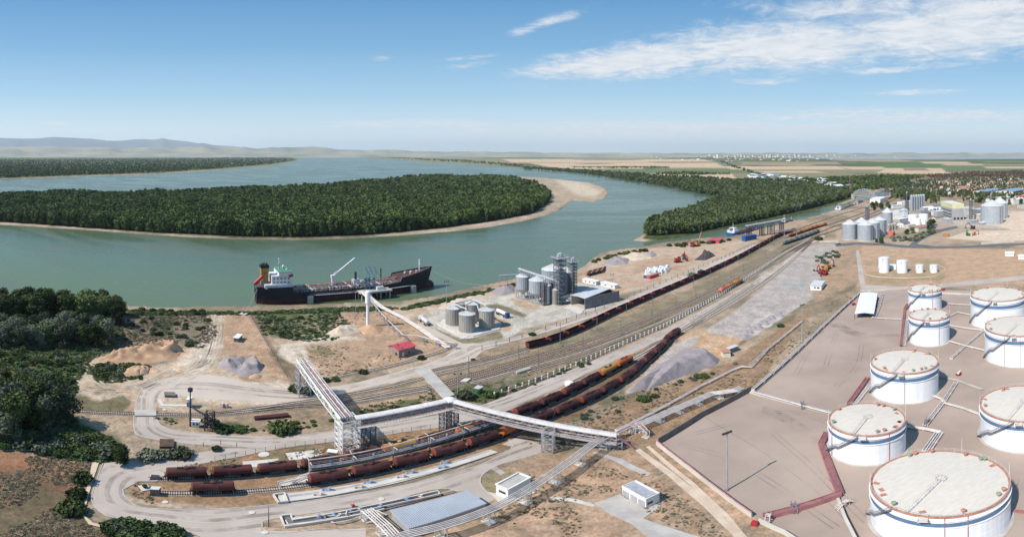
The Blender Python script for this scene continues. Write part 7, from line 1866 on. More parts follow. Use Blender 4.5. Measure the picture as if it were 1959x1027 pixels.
def small_ship(label, s_px, b_px, B, dh, hull, low, house, z=WZ, name='cargo_ship', deck='hull_red', at_stern=True):
    a, b = P(*s_px, z), P(*b_px, z); d = b - a; L_ = d.length
    t = thing(name, label, 'ship')
    st = [(0, .8, .5, dh), (.06, .95, .85, dh), (.2, 1, 1, dh), (.22, 1, 1, dh * .75), (.78, 1, .98, dh * .75), (.8, .97, .9, dh), (.92, .6, .4, dh * 1.15), (1, .06, .02, dh * 1.3)]
    hull_parts(t, L_, B, st, dh * .28, hull, low, deck)
    x0 = -L_ / 2; k = min(L_ * .16, 12)
    MB().box((x0 + k * .65, 0, dh + 1.2), (k * .9, B * .85, 3)).build('deckhouse', house, t)
    w = MB().box((x0 + k * .7, 0, dh + 4.2), (k * .6, B * .6, 2.8)).build('wheelhouse', house, t)
    for y in range(-2, 3): MB().box((x0 + k * 1.01, y * B * .11, dh + 4.5), (.12, B * .08, 1)).build('window', 'glass_dark', w)
    MB().box((x0 + k * .25, 0, dh + 4), (k * .2, B * .25, 3)).build('funnel', 'steel_grey', t)
    m_ = MB(); m_.beam((x0 + k * .7, 0, dh + 5.6), (x0 + k * .7, 0, dh + 11), .3, .3); m_.beam((L_ / 2 - 4, 0, dh), (L_ / 2 - 4, 0, dh + 6), .3, .3); m_.build('masts', 'white_paint', t)['kind'] = 'stuff'
    for i in range(3): MB().box((x0 + L_ * (.33 + .18 * i), 0, dh * .75 + .2), (L_ * .15, B * .7, 1.3)).build('hatch_cover', deck, t)
    t.location = (a + b) / 2; t.rotation_euler = (0, 0, atan2(d.y, d.x)); return t
small_ship('blue cargo ship with a white deckhouse at the canal quay under the loader', (1396, 457), (1450, 444), 13, 7.5, 'blue_paint', 'blue_paint', 'ship_white')
small_ship('red and white river ship farther up the canal', (1602, 408), (1650, 390), 13, 6, 'steel_grey', 'hull_red', 'ship_white')
small_ship('small dark barge with a white cabin mid-canal', (1498, 429), (1516, 424), 7, 3, 'steel_dark', 'steel_dark', 'ship_white', name='barge')
small_ship('long dark barge behind the red and white ship', (1636, 396), (1668, 383), 11, 4, 'steel_dark', 'hull_red', 'pipe_light', name='barge')
# quay loader
t = thing('ship_loader', 'long elevated conveyor loader on steel legs over the canal quay', 'ship loader', tuple(P(1470, 447)))
a, b = P(1428, 432, 14), P(1502, 419, 17); m_ = MB(); m_.beam(a, b, 4.5, 1.2); m_.build('gallery_roof', 'steel_light', t)
m_ = MB(); s = V(-(b - a).y, (b - a).x, 0).normalized() * 2
for sg in (-1, 1): truss(m_, a + s * sg, b + s * sg, 3, 14, .2)
m_.build('truss', 'steel_grey', t)
for f, w in ((.06, 4), (.38, 4), (.62, 6), (.9, 4)): q = a.lerp(b, f); tower(t, V(q.x, q.y, 0), w, w, q.z - 3, .5, 4, 'leg_frame', 'steel_dark', rl=.3)
conveyor('lower side conveyor crossing the rail yard from the ship loader', P(1470, 442, 9), P(1530, 438, 10), 2.2, 1.5, 'steel_grey', legs=(.1, .5, .9))

# ------------------------------------------------------------------ lorries, machines, cars
def lorry(label, px, py, rz, cab='blue_paint', body='ship_white', tank=True, s=1.0):
    t = thing('tanker_lorry' if tank else 'lorry', label, 'lorry')
    m_ = MB(); m_.box((4.9, 0, 1.5), (1.9, 2.4, 1.5)); m_.box((4.75, 0, 2.75), (1.6, 2.3, 1.1)); m_.build('cab', cab, t)
    MB().box((5.87, 0, 2.4), (.08, 2.1, .8)).build('windscreen', 'glass_dark', t)
    if tank: m_ = MB(); m_.tube((-6, 0, 2.3), (3.4, 0, 2.3), 1.15, 14); m_.tube((3.4, 0, 2.3), (3.7, 0, 2.3), 1.15, 14, .7); m_.tube((-6, 0, 2.3), (-6.3, 0, 2.3), 1.15, 14, .7); m_.build('tank', body, t)
    else: m_ = MB(); m_.box((-1.2, 0, 2.0), (8.6, 2.4, 1.8)); m_.build('body', body, t)
    MB().box((-.8, 0, .95), (11.6, .9, .25)).build('chassis', 'undercarriage', t)
    for x in (4.9, 2.6, -3, -4.3, -5.5):
        for y in (-1.1, 1.1): MB().tube((x, y - .15, .5), (x, y + .15, .5), .5, 12).build('wheel', 'black_paint', t)
    t.location = P(px, py); t.rotation_euler = (0, 0, rz); t.scale = (s,) * 3; return t
a = P(950, 598); b = P(974, 609); lorry('white tank lorry with a blue cab beside the weathered silos', 962, 604.5, atan2((b - a).y, (b - a).x))
a = P(822, 627); b = P(801, 610); lorry('white tank lorry with a white cab on the path left of the silos', 811, 618, atan2((b - a).y, (b - a).x), 'ship_white', 'galv_roof')
def machine(label, px, py, rz, mt, s=1.0, boom=None, name='excavator'):
    t = thing(name, label, 'machine'); m_ = MB(); m_.box((0, 0, 1.9), (3.4, 2.4, 1.5)); m_.box((-1.6, 0, 2.2), (.9, 2.4, 1.9)); m_.build('body', mt, t)
    MB().box((.9, .6, 3.1), (1.4, 1.1, 1.2)).build('cab', 'glass_dark', t)
    for y in (-1.1, 1.1): m_ = MB(); m_.box((0, y, .5), (3.8, .55, .9)); m_.tube((1.9, y - .27, .5), (1.9, y + .27, .5), .45, 8); m_.tube((-1.9, y - .27, .5), (-1.9, y + .27, .5), .45, 8); m_.build('crawler', 'undercarriage', t)
    bm_ = boom or [(1.2, 0, 2.4), (4.2, 0, 5.6), (6.6, 0, 3.8), (6.9, 0, 1.2)]
    m_ = MB(); [m_.beam(p, q, .4, .5) for p, q in zip(bm_[:-1], bm_[1:])]; m_.build('boom', mt, t); e = bm_[-1]
    MB().box((e[0] - .3, 0, max(e[2] - .3, .5)), (1.1, 1.1, .9)).build('bucket', 'steel_dark', t)
    t.location = P(px, py); t.rotation_euler = (0, 0, rz); t.scale = (s,) * 3; return t
machine('orange crane with a raised boom in the scrap yard', 1334, 471, .6, 'orange_paint', 1.5, [(1.2, 0, 2.4), (5.5, 0, 10.5)], 'crane')
machine('red machine beside the orange crane', 1325, 472, 2.0, 'red_paint', 1.2)
machine('red loader standing alone in the middle of the scrap yard', 1297, 502, .2, 'red_paint', 1.4)
machine('dark machine behind the red loader', 1309, 496, 1.2, 'steel_dark', 1.2)
machine('orange digger, farthest of the machines parked by the dirt slope', 1583, 515, .4, 'orange_paint', 1.5)
machine('yellow digger in the middle of the parked machines by the slope', 1577, 519, 2.6, 'wagon_yellow', 1.3)
machine('red machine, left of the parked machines by the slope', 1571, 524, 1.4, 'red_paint', 1.2)
machine('red machine nearest the white office', 1579, 526, 3.6, 'red_paint', 1.1)
machine('green machine on the building site before the huge silos', 1853, 452, 1, 'green_paint', 1.3)
machine('orange machine right of the green one on the building site', 1864, 451, 0, 'orange_paint', 1.2)
machine('dark red digger on the building site near the road', 1861, 438, 2, 'hull_red', 1.4)
block('orange_container', [(1803, 453), (1815, 453), (1817, 449), (1805, 449)], 1.6, 'orange_paint', 'long orange skip at the left of the building site', 'skip')
block('orange_container', [(1698, 451), (1708, 452), (1712, 447), (1702, 446)], 4, 'wagon_pink', 'pink-orange storage block beside the roadside silos', 'container')
def car(label, px, py, rz, mt):
    t = thing('parked_car', label, 'car'); m_ = MB(); m_.box((0, 0, .62), (4.2, 1.7, .6)); m_.build('body', mt, t); m_ = MB()
    m_.add([(-1.5, -.8, .92), (1.0, -.8, .92), (1.0, .8, .92), (-1.5, .8, .92), (-1.1, -.65, 1.45), (.5, -.65, 1.45), (.5, .65, 1.45), (-1.1, .65, 1.45)], [(4, 5, 6, 7), (0, 1, 5, 4), (1, 2, 6, 5), (2, 3, 7, 6), (3, 0, 4, 7)]); m_.build('cabin', 'glass_dark', t)
    for x in (-1.3, 1.3):
        for y in (-.8, .8): MB().tube((x, y - .1, .32), (x, y + .1, .32), .32, 10).build('wheel', 'black_paint', t)
    t.location = P(px, py); t.rotation_euler = (0, 0, rz)
car('dark car on the asphalt road below the roadside silos', 1605, 467.5, .1, 'steel_dark')
car('dark car by the poplars on the asphalt road', 1789, 437, 1, 'steel_dark')
t = thing('fire_monitor', 'red and white wheeled fire monitor on the tank farm floor right of the middle tank', 'fire monitor', tuple(P(1834, 718))); c = P(1834, 718)
m_ = MB(); m_.box(c + V(0, 0, .7), (2.6, 1.3, .5)); m_.box(c + V(.9, 0, 1.1), (.6, 1, .6)); m_.build('trailer', 'red_paint', t); m_ = MB(); m_.tube(c + V(-.5, 0, .9), c + V(1.3, .2, 2.0), .22, 8); m_.lathe(c + V(-.3, 0, .9), [(.5, 0), (.5, .6), (0.02, .8)], 8); m_.build('nozzle', 'white_paint', t)
for y in (-.7, .7): MB().tube(c + V(0, y - .08, .38), c + V(0, y + .08, .38), .38, 10).build('wheel', 'black_paint', t)
for k, (px, py) in enumerate(((1805, 556), (1630, 573), (1633, 584))):
    q = P(px, py); t = thing('fire_cabinet', ['red cabinet right of the farthest banded tank', 'red cabinet on the slope left of the white canopy', 'small red box on the wall left of the white canopy'][k], 'cabinet', tuple(q)); MB().box(q + V(0, 0, .7), (2.4, 1.0, 1.3)).build('case', 'red_paint', t); MB().box(q + V(0, 0, 1.42), (2.6, 1.2, .12)).build('lid', 'red_paint', t)
q = P(675, 970); t = thing('hydrant', 'small red hydrant beside the pit road', 'hydrant', tuple(q)); m_ = MB(); m_.lathe(q, [(.3, 0), (.3, .9), (.4, 1), (0.02, 1.3)], 8); m_.tube(q + V(-.6, 0, .8), q + V(.6, 0, .8), .18, 6); m_.build('body', 'red_paint', t)
# bits and pieces near the road loops
block('brick_pen', [(305, 858), (333, 858), (333, 844), (306, 843)], .9, 'wood_old', 'dark brown open tray at the roadside left of the wire fence', 'tray', None)
block('brick_pen', [(315, 760), (336, 761), (335, 754), (314, 753)], 1.0, 'concrete_dark', 'low grey concrete pen inside the top of the loop road', 'pen')
block('manhole', [(462, 1003.5), (470, 1004.5), (470, 1000), (463, 999)], .3, 'concrete_light', 'x', 'manhole') if False else None
for k, (px, py, lab) in enumerate(((505, 869.5, 'large round concrete cover behind the concrete pads'), (316, 961, 'small round concrete cover inside the loop'), (730, 955, 'round manhole cover on the road by the pit'), (482, 981, 'round manhole cover at the road fork near the bottom'), (507, 1019, 'round manhole cover beside the brown pole'), (315, 784, 'small white cover beside the level crossing'))):
    q = P(px, py); t = tag(MB().lathe(q, [(1.7 if k == 0 else .8, 0), (1.6 if k == 0 else .75, .22), (.02, .3)], 20).build('manhole_cover', 'concrete_light'), lab, 'manhole cover', 'round concrete covers')
for k, (px, py, w) in enumerate(((425, 779, 1.2), (433, 779, 1.2))): q = P(px, py); tag(MB().box(q + V(0, 0, .9), (w, 1.0, 1.8)).build('cabinet', 'pipe_light'), ['left of two small grey cabinets by the left tracks', 'right of two small grey cabinets by the left tracks'][k], 'cabinet')
q = P(277, 934); t = thing('barrier_block', 'square white slab with a dark valve beside the grey buffer block', 'valve', tuple(q)); MB().box(q + V(0, 0, .15), (3, 2.6, .3), -.5).build('slab', 'concrete_light', t); MB().lathe(q + V(0, 0, .3), [(.4, 0), (.4, .6), (.8, .7), (.8, .8), (0.02, .9)], 8).build('valve_wheel', 'black_paint', t)
# old steel loading frame beside the mast
t = thing('loading_gantry', 'rusty lattice loading frame by the left tracks', 'steel frame', tuple(P(402, 822))); tower(t, P(401, 822), 2.6, 2.6, 7.5, .3, 4, 'frame', 'steel_dark'); m_ = MB(); m_.beam(P(368, 779, 5), P(402, 800, 6), .6, .5); m_.beam(P(404, 800, 6), P(425, 815, .5), .5, .4); m_.build('chute', 'steel_dark', t)
m_ = MB(); q0, q1 = P(487, 802), P(552, 796); m_.beam(q0 + V(0, 0, .5), q1 + V(0, 0, .5), 2.2, .9); tag(m_.build('beam_stack', 'hull_red'), 'stack of dark rusty beams beside the branch tracks', 'steel beams')
for k in range(8): q = P(990 + k * 3.2, 715 - k * 1.0); tag(MB().box(q + V(0, 0, .6), (1.0, 1.6, 1.2), .3).build('concrete_block', 'concrete'), f'grey concrete block, {ORD[k]} in the row beside the yard tracks', 'concrete block', 'row of concrete blocks by the tracks')
block('low_shelter', [(880, 733), (893, 733), (901, 727), (889, 727)], .9, 'concrete_light', 'low white concrete slab structure beside the yard tracks', 'slab')
q = P(1089, 738); t = tag(MB().box(q + V(0, 0, 1), (2.2, 3.0, 2.0), .7).build('white_cabinet', 'white_paint'), 'white cabinet at the edge of the light road by the loading tracks', 'cabinet')

# ------------------------------------------------------------------ heaps and piles
def heap(name, label, poly, h, mt, cat='heap', top=.25, seed=0, rough=.18, ridge=None):
    b = resample([P(*q) for q in poly + poly[:1]], 1.6)[:-1]; c = sum(b, Vector()) / len(b)
    if ridge: ra, rb = P(*ridge[0]), P(*ridge[1])
    n = len(b); R = 12; m_ = MB(); vs_ = []
    for j in range(R + 1):
        u = j / R
        for q in b:
            if ridge:
                d = rb - ra; tt = max(0, min(1, (q - ra).dot(d) / d.length_squared)); cc_ = ra + d * tt
            else: cc_ = c
            p = q.lerp(cc_, u * (1 - top * .0)); nn = fbm(np.array([p.x * 1.0 + seed * 9]), np.array([p.y * 1.0]), 3.6, 3, seed)[0] - .5
            z = h * (1 - (1 - u) ** 1.35 if ridge is None else min(1, u * (1 + top))) * (1 + nn * rough * 6 * (u > 0) * min(1, 2.5 * u) * .6) if j else -.1
            vs_.append((p.x, p.y, max(z, -.1) if j == 0 else max(z, .02)))
    m_.add(vs_, [(j * n + i, j * n + (i + 1) % n, (j + 1) * n + (i + 1) % n, (j + 1) * n + i) for j in range(R) for i in range(n)])
    o = m_.build(name, mt, smooth=True); return tag(o, label, cat)
heap('gravel_heap', 'large grey gravel heap with a sharp ridge beside the wagons', [(1202, 748), (1240, 745), (1300, 722), (1372, 698), (1378, 688), (1350, 674), (1325, 668), (1300, 672), (1262, 698), (1225, 725)], 5.6, 'gravel_heap', ridge=((1300, 712), (1345, 692)), rough=.14)
heap('gravel_heap', 'darker grey gravel heap in front of the large one', [(1204, 749), (1230, 748), (1290, 724), (1284, 706), (1270, 700), (1250, 712), (1222, 730)], 3.6, 'gravel_dark', ridge=((1240, 733), (1272, 716)), rough=.14)
heap('sand_heap', 'long knobbly ridge of orange sand by the thicket', [(182, 690), (215, 684), (260, 668), (320, 655), (350, 665), (345, 680), (320, 690), (280, 697), (230, 696)], 3.6, 'sand_soil', ridge=((225, 684), (325, 668)), rough=.85, seed=2)
heap('sand_heap', 'small orange sand heap below the long sand ridge', [(228, 712), (250, 702), (284, 700), (285, 712), (262, 722), (235, 722)], 2.6, 'sand_soil', rough=.45, seed=3)
heap('sand_heap', 'small brown sand heap right of the bushes in the loop', [(258, 706), (275, 698), (288, 704), (284, 716), (266, 720)], 2.2, 'sand_soil', rough=.5, seed=4)
heap('gravel_heap', 'knobbly grey gravel heap beside the pipe fence', [(416, 692), (450, 686), (490, 686), (505, 700), (498, 714), (470, 720), (440, 712), (420, 704)], 3.0, 'gravel_heap', ridge=((440, 700), (485, 700)), rough=.9, seed=5)
heap('sand_heap', 'small peach sand heap right of the knobbly gravel heap', [(474, 722), (490, 714), (502, 718), (500, 724), (482, 726)], 1.4, 'sand_soil', seed=6)
heap('soil_heap', 'brown soil mound at the foot of the water tower', [(684, 628), (712, 620), (735, 628), (728, 638), (695, 640)], 2.4, 'sand_soil', seed=7)
heap('soil_heap', 'mound of pale rubble left of the water tower', [(620, 640), (650, 622), (680, 620), (690, 634), (655, 645), (630, 648)], 2.4, 'sand_pale', rough=.5, seed=8)
heap('sand_heap', 'pale sand mound behind the weathered silos', [(835, 590), (870, 570), (925, 562), (935, 575), (900, 590), (860, 596)], 1.8, 'sand_pale', rough=.3, seed=9)
heap('gravel_heap', 'gravel mound left of the elevated silos by the river', [(935, 560), (955, 548), (985, 545), (985, 560), (960, 566)], 3, 'gravel_heap', seed=10)
heap('gravel_heap', 'grey rubble mound at the corner of the scrap yard', [(1150, 503), (1175, 490), (1205, 495), (1200, 506), (1170, 508)], 3.5, 'gravel_heap', rough=.4, seed=11)
heap('sand_heap', 'pale sand mound on the shore of the scrap yard', [(1185, 492), (1210, 482), (1240, 484), (1250, 494), (1215, 500)], 3, 'sand_pale', seed=12)
heap('gravel_heap', 'grey gravel mound right of the pale sand mound', [(1232, 486), (1248, 480), (1258, 488), (1245, 493)], 3, 'gravel_heap', seed=13)
heap('scrap_heap', 'dark heap of scrap metal in the yard', [(1328, 498), (1345, 484), (1362, 483), (1370, 489), (1350, 498)], 3.6, 'scrap', 'scrap heap', rough=.9, seed=14)
heap('scrap_heap', 'dark scrap pile before the blue ship', [(1405, 481), (1412, 474), (1420, 478), (1414, 484)], 2, 'scrap', 'scrap heap', rough=.9, seed=15) if False else None
heap('rubble_heap', 'pale rubble spread over the building site below the huge silos', [(1805, 470 - 14), (1850, 442), (1920, 440), (1990, 436), (1990, 460), (1900, 462)], 1.2, 'sand_pale', rough=.9, seed=16)
heap('earth_slope', 'bare sandy slope right of the huge silos', [(1905, 432), (1935, 405), (1995, 400), (2050, 404), (2050, 440), (1960, 446)], 6, 'sand_pale', rough=.2, seed=17)
# small gravel cones of the gravel store
rc = random.Random(3)
for k in range(16):
    f = k / 15; px, py = 1424 + f * 68 + rc.uniform(-3, 3), 643 - f * 40 + rc.uniform(-2, 2) - (k % 3) * 4
    q = P(px, py); m_ = MB(); m_.lathe(q, [(2.6, -.05), (1.7, .5), (.8, 1.0), (.02, 1.25)], 14)
    tag(m_.build('gravel_cone', 'gravel_heap', smooth=True), 'small gravel cone tipped in rows on the grey gravel store', 'heap', 'small tipped gravel cones')
# white sacks
k = 0
for i in range(7):
    for j in range(4):
        q = P(1236 + i * 6.0 + j * 1.6, 528 - i * .9 - j * 2.4); lv = 2 if (i + j) % 2 else 1
        for z in range(lv):
            m_ = MB(); s = 2.3; m_.box((q.x, q.y, 1.0 + z * 2.0), (s, s, 1.9), rc.uniform(0, .6)); m_.box((q.x, q.y, 2.0 + z * 2.0), (s * .7, s * .7, .2), .3)
            tag(m_.build('bulk_sack', 'plastic_white'), 'white bulk sack of the big pile on the scrap yard', 'sack', 'white bulk sacks in a pile')
# stack of pipes
a, b = P(1114, 521), P(1150, 508); d = b - a; s = V(-d.y, d.x, 0).normalized(); k = 0
for lay in range(3):
    for i in range(12 - lay):
        q = P(1118 + i * 3.3 + lay * 1.6, 524.5 - i * .85, .6 + lay * 1.0); dd = V(.35, 1, 0).normalized()
        tag(MB().tube(q, q + dd * 11, .5, 8).build('steel_pipe', 'wood_old' if i % 3 else 'rust_red'), 'rusty steel pipe in the stack at the river corner of the scrap yard', 'steel pipe', 'rusty pipes in a stack')

# ------------------------------------------------------------------ trees and bushes one can tell apart
LIB = {}
def lib_tree(key, hgt, wid, n, size, mt, seed, k=8, low=.25, trunk=True):
    t = thing(key, 'x', 'tree'); 
    lob = [(x * hgt, y * hgt, z * hgt, a * hgt, b_ * hgt, c_ * hgt) for x, y, z, a, b_, c_ in tree_lobes(seed, 1, wid, k, low)]
    if trunk:
        r = random.Random(seed); m_ = MB(); m_.tube((0, 0, -.3), (.1, .05, hgt * .4), hgt * .03, 7, hgt * .02); m_.tube((.1, .05, hgt * .4), (.2, 0, hgt * .75), hgt * .02, 6, hgt * .008)
        for l in lob[1:]: m_.tube((.1, .05, hgt * r.uniform(.2, .45)), (l[0], l[1], l[2]), hgt * .011, 5, hgt * .004)
        m_.build('trunk', 'bark', t)
    me = leaf_mesh('crown', lob, n, size, seed, mt); o = bpy.data.objects.new('crown', me); COL.objects.link(o); o.parent = t; KIDS.setdefault(t.name, []).append(o)
    LIB[key] = t; return t
lib_tree('tall_tree', 10, .36, 2600, .27, 'leaf_dark', 1, 13, .16); lib_tree('broad_tree', 10, .42, 2600, .28, 'leaf_mid', 2, 14, .16); lib_tree('silver_tree', 8, .48, 2200, .22, 'leaf_grey', 3, 9, .18); lib_tree('poplar_tree', 12, .2, 900, .4, 'leaf_dark', 4, 8, .15)
def lib_bush(key, n, size, mt, seed, flat=.55):
    lob = [(0, 0, .45, .75, .75, flat)] + [(cos(a) * .55, sin(a) * .55, .35, .42, .42, flat * .7) for a in (0.3, 1.7, 2.9, 4.2, 5.4)]
    me = leaf_mesh(key, lob, n, size, seed, mt); o = bpy.data.objects.new(key, me); LIB[key] = o; return o
lib_bush('green_bush', 520, .13, 'leaf_green', 5); lib_bush('grey_bush', 520, .12, 'leaf_grey', 6); lib_bush('dark_bush', 560, .13, 'leaf_dark', 7)
def put(key, px, py, ht, label, group=None, wf=1.0, z=0.0, sc_px=None):
    src = LIB[key]; p = P(px, py, z); rz = random.uniform(0, 6.28)
    if src.type == 'EMPTY':
        base = {'tall_tree': 10, 'broad_tree': 10, 'silver_tree': 8, 'poplar_tree': 12}[key]; s = ht / base; o = copy_tree(src); o.scale = (s * wf, s * wf, s); cat = 'tree'
    else:
        o = src.copy(); COL.objects.link(o); o.scale = (ht * wf, ht * wf, ht); cat = 'bush'
    o.location = p; o.rotation_euler = (0, 0, rz); tag(o, label, cat, group)
    if not group and 'group' in o: del o['group']
    return o
def scatter(poly, n, keys, h0, h1, label, group, dmin, wf=(.9, 1.3)):
    xs = [p[0] for p in poly]; ys = [p[1] for p in poly]; got = []; tries = 0
    while len(got) < n and tries < n * 60:
        tries += 1; x, y = random.uniform(min(xs), max(xs)), random.uniform(min(ys), max(ys))
        if not inpoly(np.array([x]), np.array([y]), poly)[0]: continue
        if any(abs(x - a) < dmin and abs(y - b) < dmin * .45 for a, b in got): continue
        got.append((x, y)); k = random.choice(keys); nm = {'tall_tree': 'dark green tree', 'broad_tree': 'mid green tree', 'silver_tree': 'silvery grey tree', 'green_bush': 'bright green bush', 'grey_bush': 'silvery grey bush', 'dark_bush': 'dark green bush', 'poplar_tree': 'slim dark tree'}[k]
        put(k, x, y, random.uniform(h0, h1), f'{nm} {label}', f'{nm}{"es" if nm[-1] == "h" else "s"} {group}', random.uniform(*wf))
gt = 'of the riverside thicket'
scatter([(-20, 592), (60, 590), (130, 594), (205, 600), (222, 612), (205, 620), (60, 612), (-20, 612)], 20, ['tall_tree', 'broad_tree', 'tall_tree'], 13.5, 17, 'in the thicket along the left shore', gt + ' by the shore', 13)
scatter([(-20, 625), (60, 625), (180, 632), (222, 640), (205, 664), (130, 668), (-20, 660)], 26, ['silver_tree', 'silver_tree', 'broad_tree', 'tall_tree'], 10.5, 14, 'in the second row behind the left shore', gt + ' second row', 14)
scatter([(-20, 785), (20, 770), (80, 790), (125, 812), (60, 838), (-20, 845)], 24, ['tall_tree', 'broad_tree', 'tall_tree', 'silver_tree'], 11, 18, 'in the dark clump at the left edge', 'of the dark clump at the left edge', 11, (.8, 1.15))
scatter([(-20, 730), (50, 735), (110, 752), (70, 775), (-20, 765)], 6, ['tall_tree', 'silver_tree'], 7, 9, 'above the dark clump at the left edge', 'above the left clump', 16)
scatter([(0, 665), (90, 672), (160, 690), (135, 730), (120, 760), (0, 735)], 44, ['green_bush', 'grey_bush', 'dark_bush'], 1.4, 3.0, 'on the ground between the two tree clumps', 'between the tree clumps', 8)
scatter([(0, 835), (110, 830), (215, 848), (235, 872), (150, 876), (0, 858)], 40, ['green_bush', 'grey_bush', 'dark_bush'], 1.6, 3.4, 'along the foot of the brown slope', 'along the foot of the slope', 9)
scatter([(228, 596), (400, 600), (405, 640), (370, 664), (300, 652), (235, 660)], 36, ['grey_bush', 'dark_bush', 'green_bush'], .9, 2.4, 'on the scrub by the shore', 'on the shore scrub', 9)
scatter([(165, 706), (215, 694), (250, 704), (235, 725), (190, 730)], 15, ['grey_bush', 'dark_bush'], 1.0, 2.3, 'between the sand heaps', 'between the sand heaps', 7)
for p_ in ((200, 592), (222, 622), (226, 604), (208, 608)): put('tall_tree', *p_, 14, f'dark tree at the right end of the shore thicket', 'trees at the right end of the shore thicket')
for (k, x, y, h, w, lb) in [('tall_tree', 231, 884, 6.6, 1.35, 'big round dark tree at the corner of the lower loop road'), ('grey_bush', 198, 872, 3.6, 1, 'silvery bush left of the big round tree'), ('grey_bush', 286, 877, 3.2, 1.3, 'silvery bush right of the big round tree'), ('grey_bush', 313, 874, 2.6, 1.1, 'small silvery bush below the dark tray'),
                           ('grey_bush', 346, 872, 3.0, 1.4, 'wide silvery bush right of the dark tray'), ('grey_bush', 414, 861, 1.7, 1.1, 'little bush on the spur between the roads'), ('dark_bush', 540, 826, 4.2, 1.1, 'dark green bush left of the tall gantry towers'), ('green_bush', 428, 824, 1.8, 2.0, 'low green bush near the rusty frame'), ('green_bush', 455, 823, 1.6, 2.0, 'low green bush right of the rusty frame'),
                           ('grey_bush', 409, 812, 2.2, 1.2, 'grey bush beside the rusty lattice frame'), ('grey_bush', 890, 762, 3.6, 1.1, 'silvery bush left of the green kiosk'), ('green_bush', 938, 758, 2.4, 1.3, 'green bush at the start of the white post fence'), ('dark_bush', 622, 730, 1.8, 1.2, 'small dark bush at the end of the short siding'), ('dark_bush', 641, 728, 1.8, 1.1, 'small dark bush right of the siding end'),
                           ('dark_bush', 695, 714, 1.9, 1.2, 'dark bush below the short siding'), ('dark_bush', 806, 687, 1.9, 1.1, 'dark bush on the bank below the red-roofed house'), ('dark_bush', 566, 748, 3.0, 1.1, 'dark bush under the far gantry tower'), ('dark_bush', 588, 752, 2.6, 1.3, 'dark bush right under the far gantry tower'), ('green_bush', 905, 689, 1.0, 1.3, 'small bush beside the road right of the crossing'),
                           ('green_bush', 1232, 766, 2.4, 1.2, 'green bush in front of the gravel heap tail'), ('grey_bush', 1252, 760, 1.6, 1.2, 'grey bush beside the green one below the gravel heap'), ('green_bush', 1345, 722, 2.0, 1.4, 'green bush at the right foot of the gravel heap'), ('green_bush', 1493, 625, 1.9, 1.2, 'bright green bush on the slope above the small cones'), ('grey_bush', 1406, 697, 1.2, 1.2, 'small grey bush by the bend of the long pipes'),
                           ('dark_bush', 157, 921, 3.4, .9, 'dark bush beside the concrete drain, upper of three'), ('dark_bush', 147, 950, 3.0, 1, 'dark bush beside the concrete drain, middle of three'), ('dark_bush', 136, 978, 3.6, 1.1, 'dark bush beside the concrete drain, lowest of three'), ('green_bush', 1018, 641, 1.6, 1.4, 'bush on the small island of the silo yard'),
                           ('grey_bush', 1324, 530, 4.0, 1.1, 'grey bush at the fence by the small tower in the scrap yard'), ('grey_bush', 1343, 523, 3.2, 1.3, 'grey bush right of the small scrap yard tower'), ('poplar_tree', 1776, 441, 13, 1.2, 'tall dark poplar by the asphalt road'), ('poplar_tree', 1781, 437, 14, 1.3, 'second dark poplar by the asphalt road'), ('poplar_tree', 1786, 434, 12, 1.3, 'third dark poplar by the asphalt road'),
                           ('broad_tree', 1686, 466, 8, 1.1, 'green tree in front of the roadside silos'), ('tall_tree', 1677, 464, 5, 1.3, 'small tree beside the green one before the silos'), ('broad_tree', 1745, 446, 8, 1.2, 'green tree beside the old house'), ('tall_tree', 1735, 448, 7, 1.2, 'dark tree left of the old house'), ('dark_bush', 1566, 459, 4, 1.3, 'dark bush at the far end of the yard')]:
    put(k, x, y, h, lb, None, w)
scatter([(185, 1003), (240, 1005), (330, 1018), (350, 1026), (250, 1034), (200, 1018)], 16, ['green_bush', 'grey_bush'], 1.6, 3.2, 'along the drain at the bottom edge', 'along the bottom drain', 9)
scatter([(1060, 806), (1160, 765), (1290, 735), (1360, 710), (1370, 716), (1240, 770), (1100, 815)], 18, ['grey_bush'], .7, 1.5, 'in the ditch below the gravel heap', 'in the ditch below the gravel heap', 7)
scatter([(430, 818), (500, 815), (640, 800), (760, 775), (760, 785), (640, 815), (500, 826)], 24, ['green_bush', 'dark_bush'], .5, 1.2, 'on the verge of the main road', 'on the road verge', 8)
scatter([(930, 752), (1040, 722), (1130, 690), (1135, 696), (1040, 732), (950, 760)], 20, ['green_bush', 'grey_bush'], .6, 1.5, 'at the foot of the white post fence', 'by the white post fence', 7)
scatter([(228, 592), (330, 594), (405, 598), (400, 603), (230, 602)], 14, ['dark_bush', 'green_bush'], 1.4, 2.6, 'on the left shore edge', 'on the left shore edge', 9)
scatter([(500, 605), (640, 600), (650, 612), (600, 640), (530, 650)], 34, ['green_bush', 'dark_bush', 'grey_bush'], .8, 1.8, 'on the overgrown plot by the pipe fence', 'on the overgrown plot', 8)
scatter([(800, 584), (860, 574), (930, 556), (985, 545), (985, 549), (930, 562), (860, 580)], 26, ['green_bush', 'dark_bush'], 1.2, 2.2, 'on the river bank by the silos', 'on the bank by the silos', 6)
scatter([(1134, 500), (1180, 486), (1240, 478), (1240, 481), (1180, 490), (1140, 504)], 14, ['green_bush', 'dark_bush'], 2, 3.6, 'on the bank of the scrap yard', 'on the scrap yard bank', 6)
scatter([(1250, 473), (1300, 469), (1400, 459), (1400, 462), (1300, 473)], 12, ['green_bush', 'dark_bush'], 2.5, 4.5, 'on the canal bank of the scrap yard', 'on the canal bank', 7)
scatter([(1560, 492), (1600, 480), (1606, 490), (1580, 506), (1564, 503)], 16, ['grey_bush'], 1.4, 2.8, 'on the dirt slope by the parked machines', 'on the dirt slope', 6)
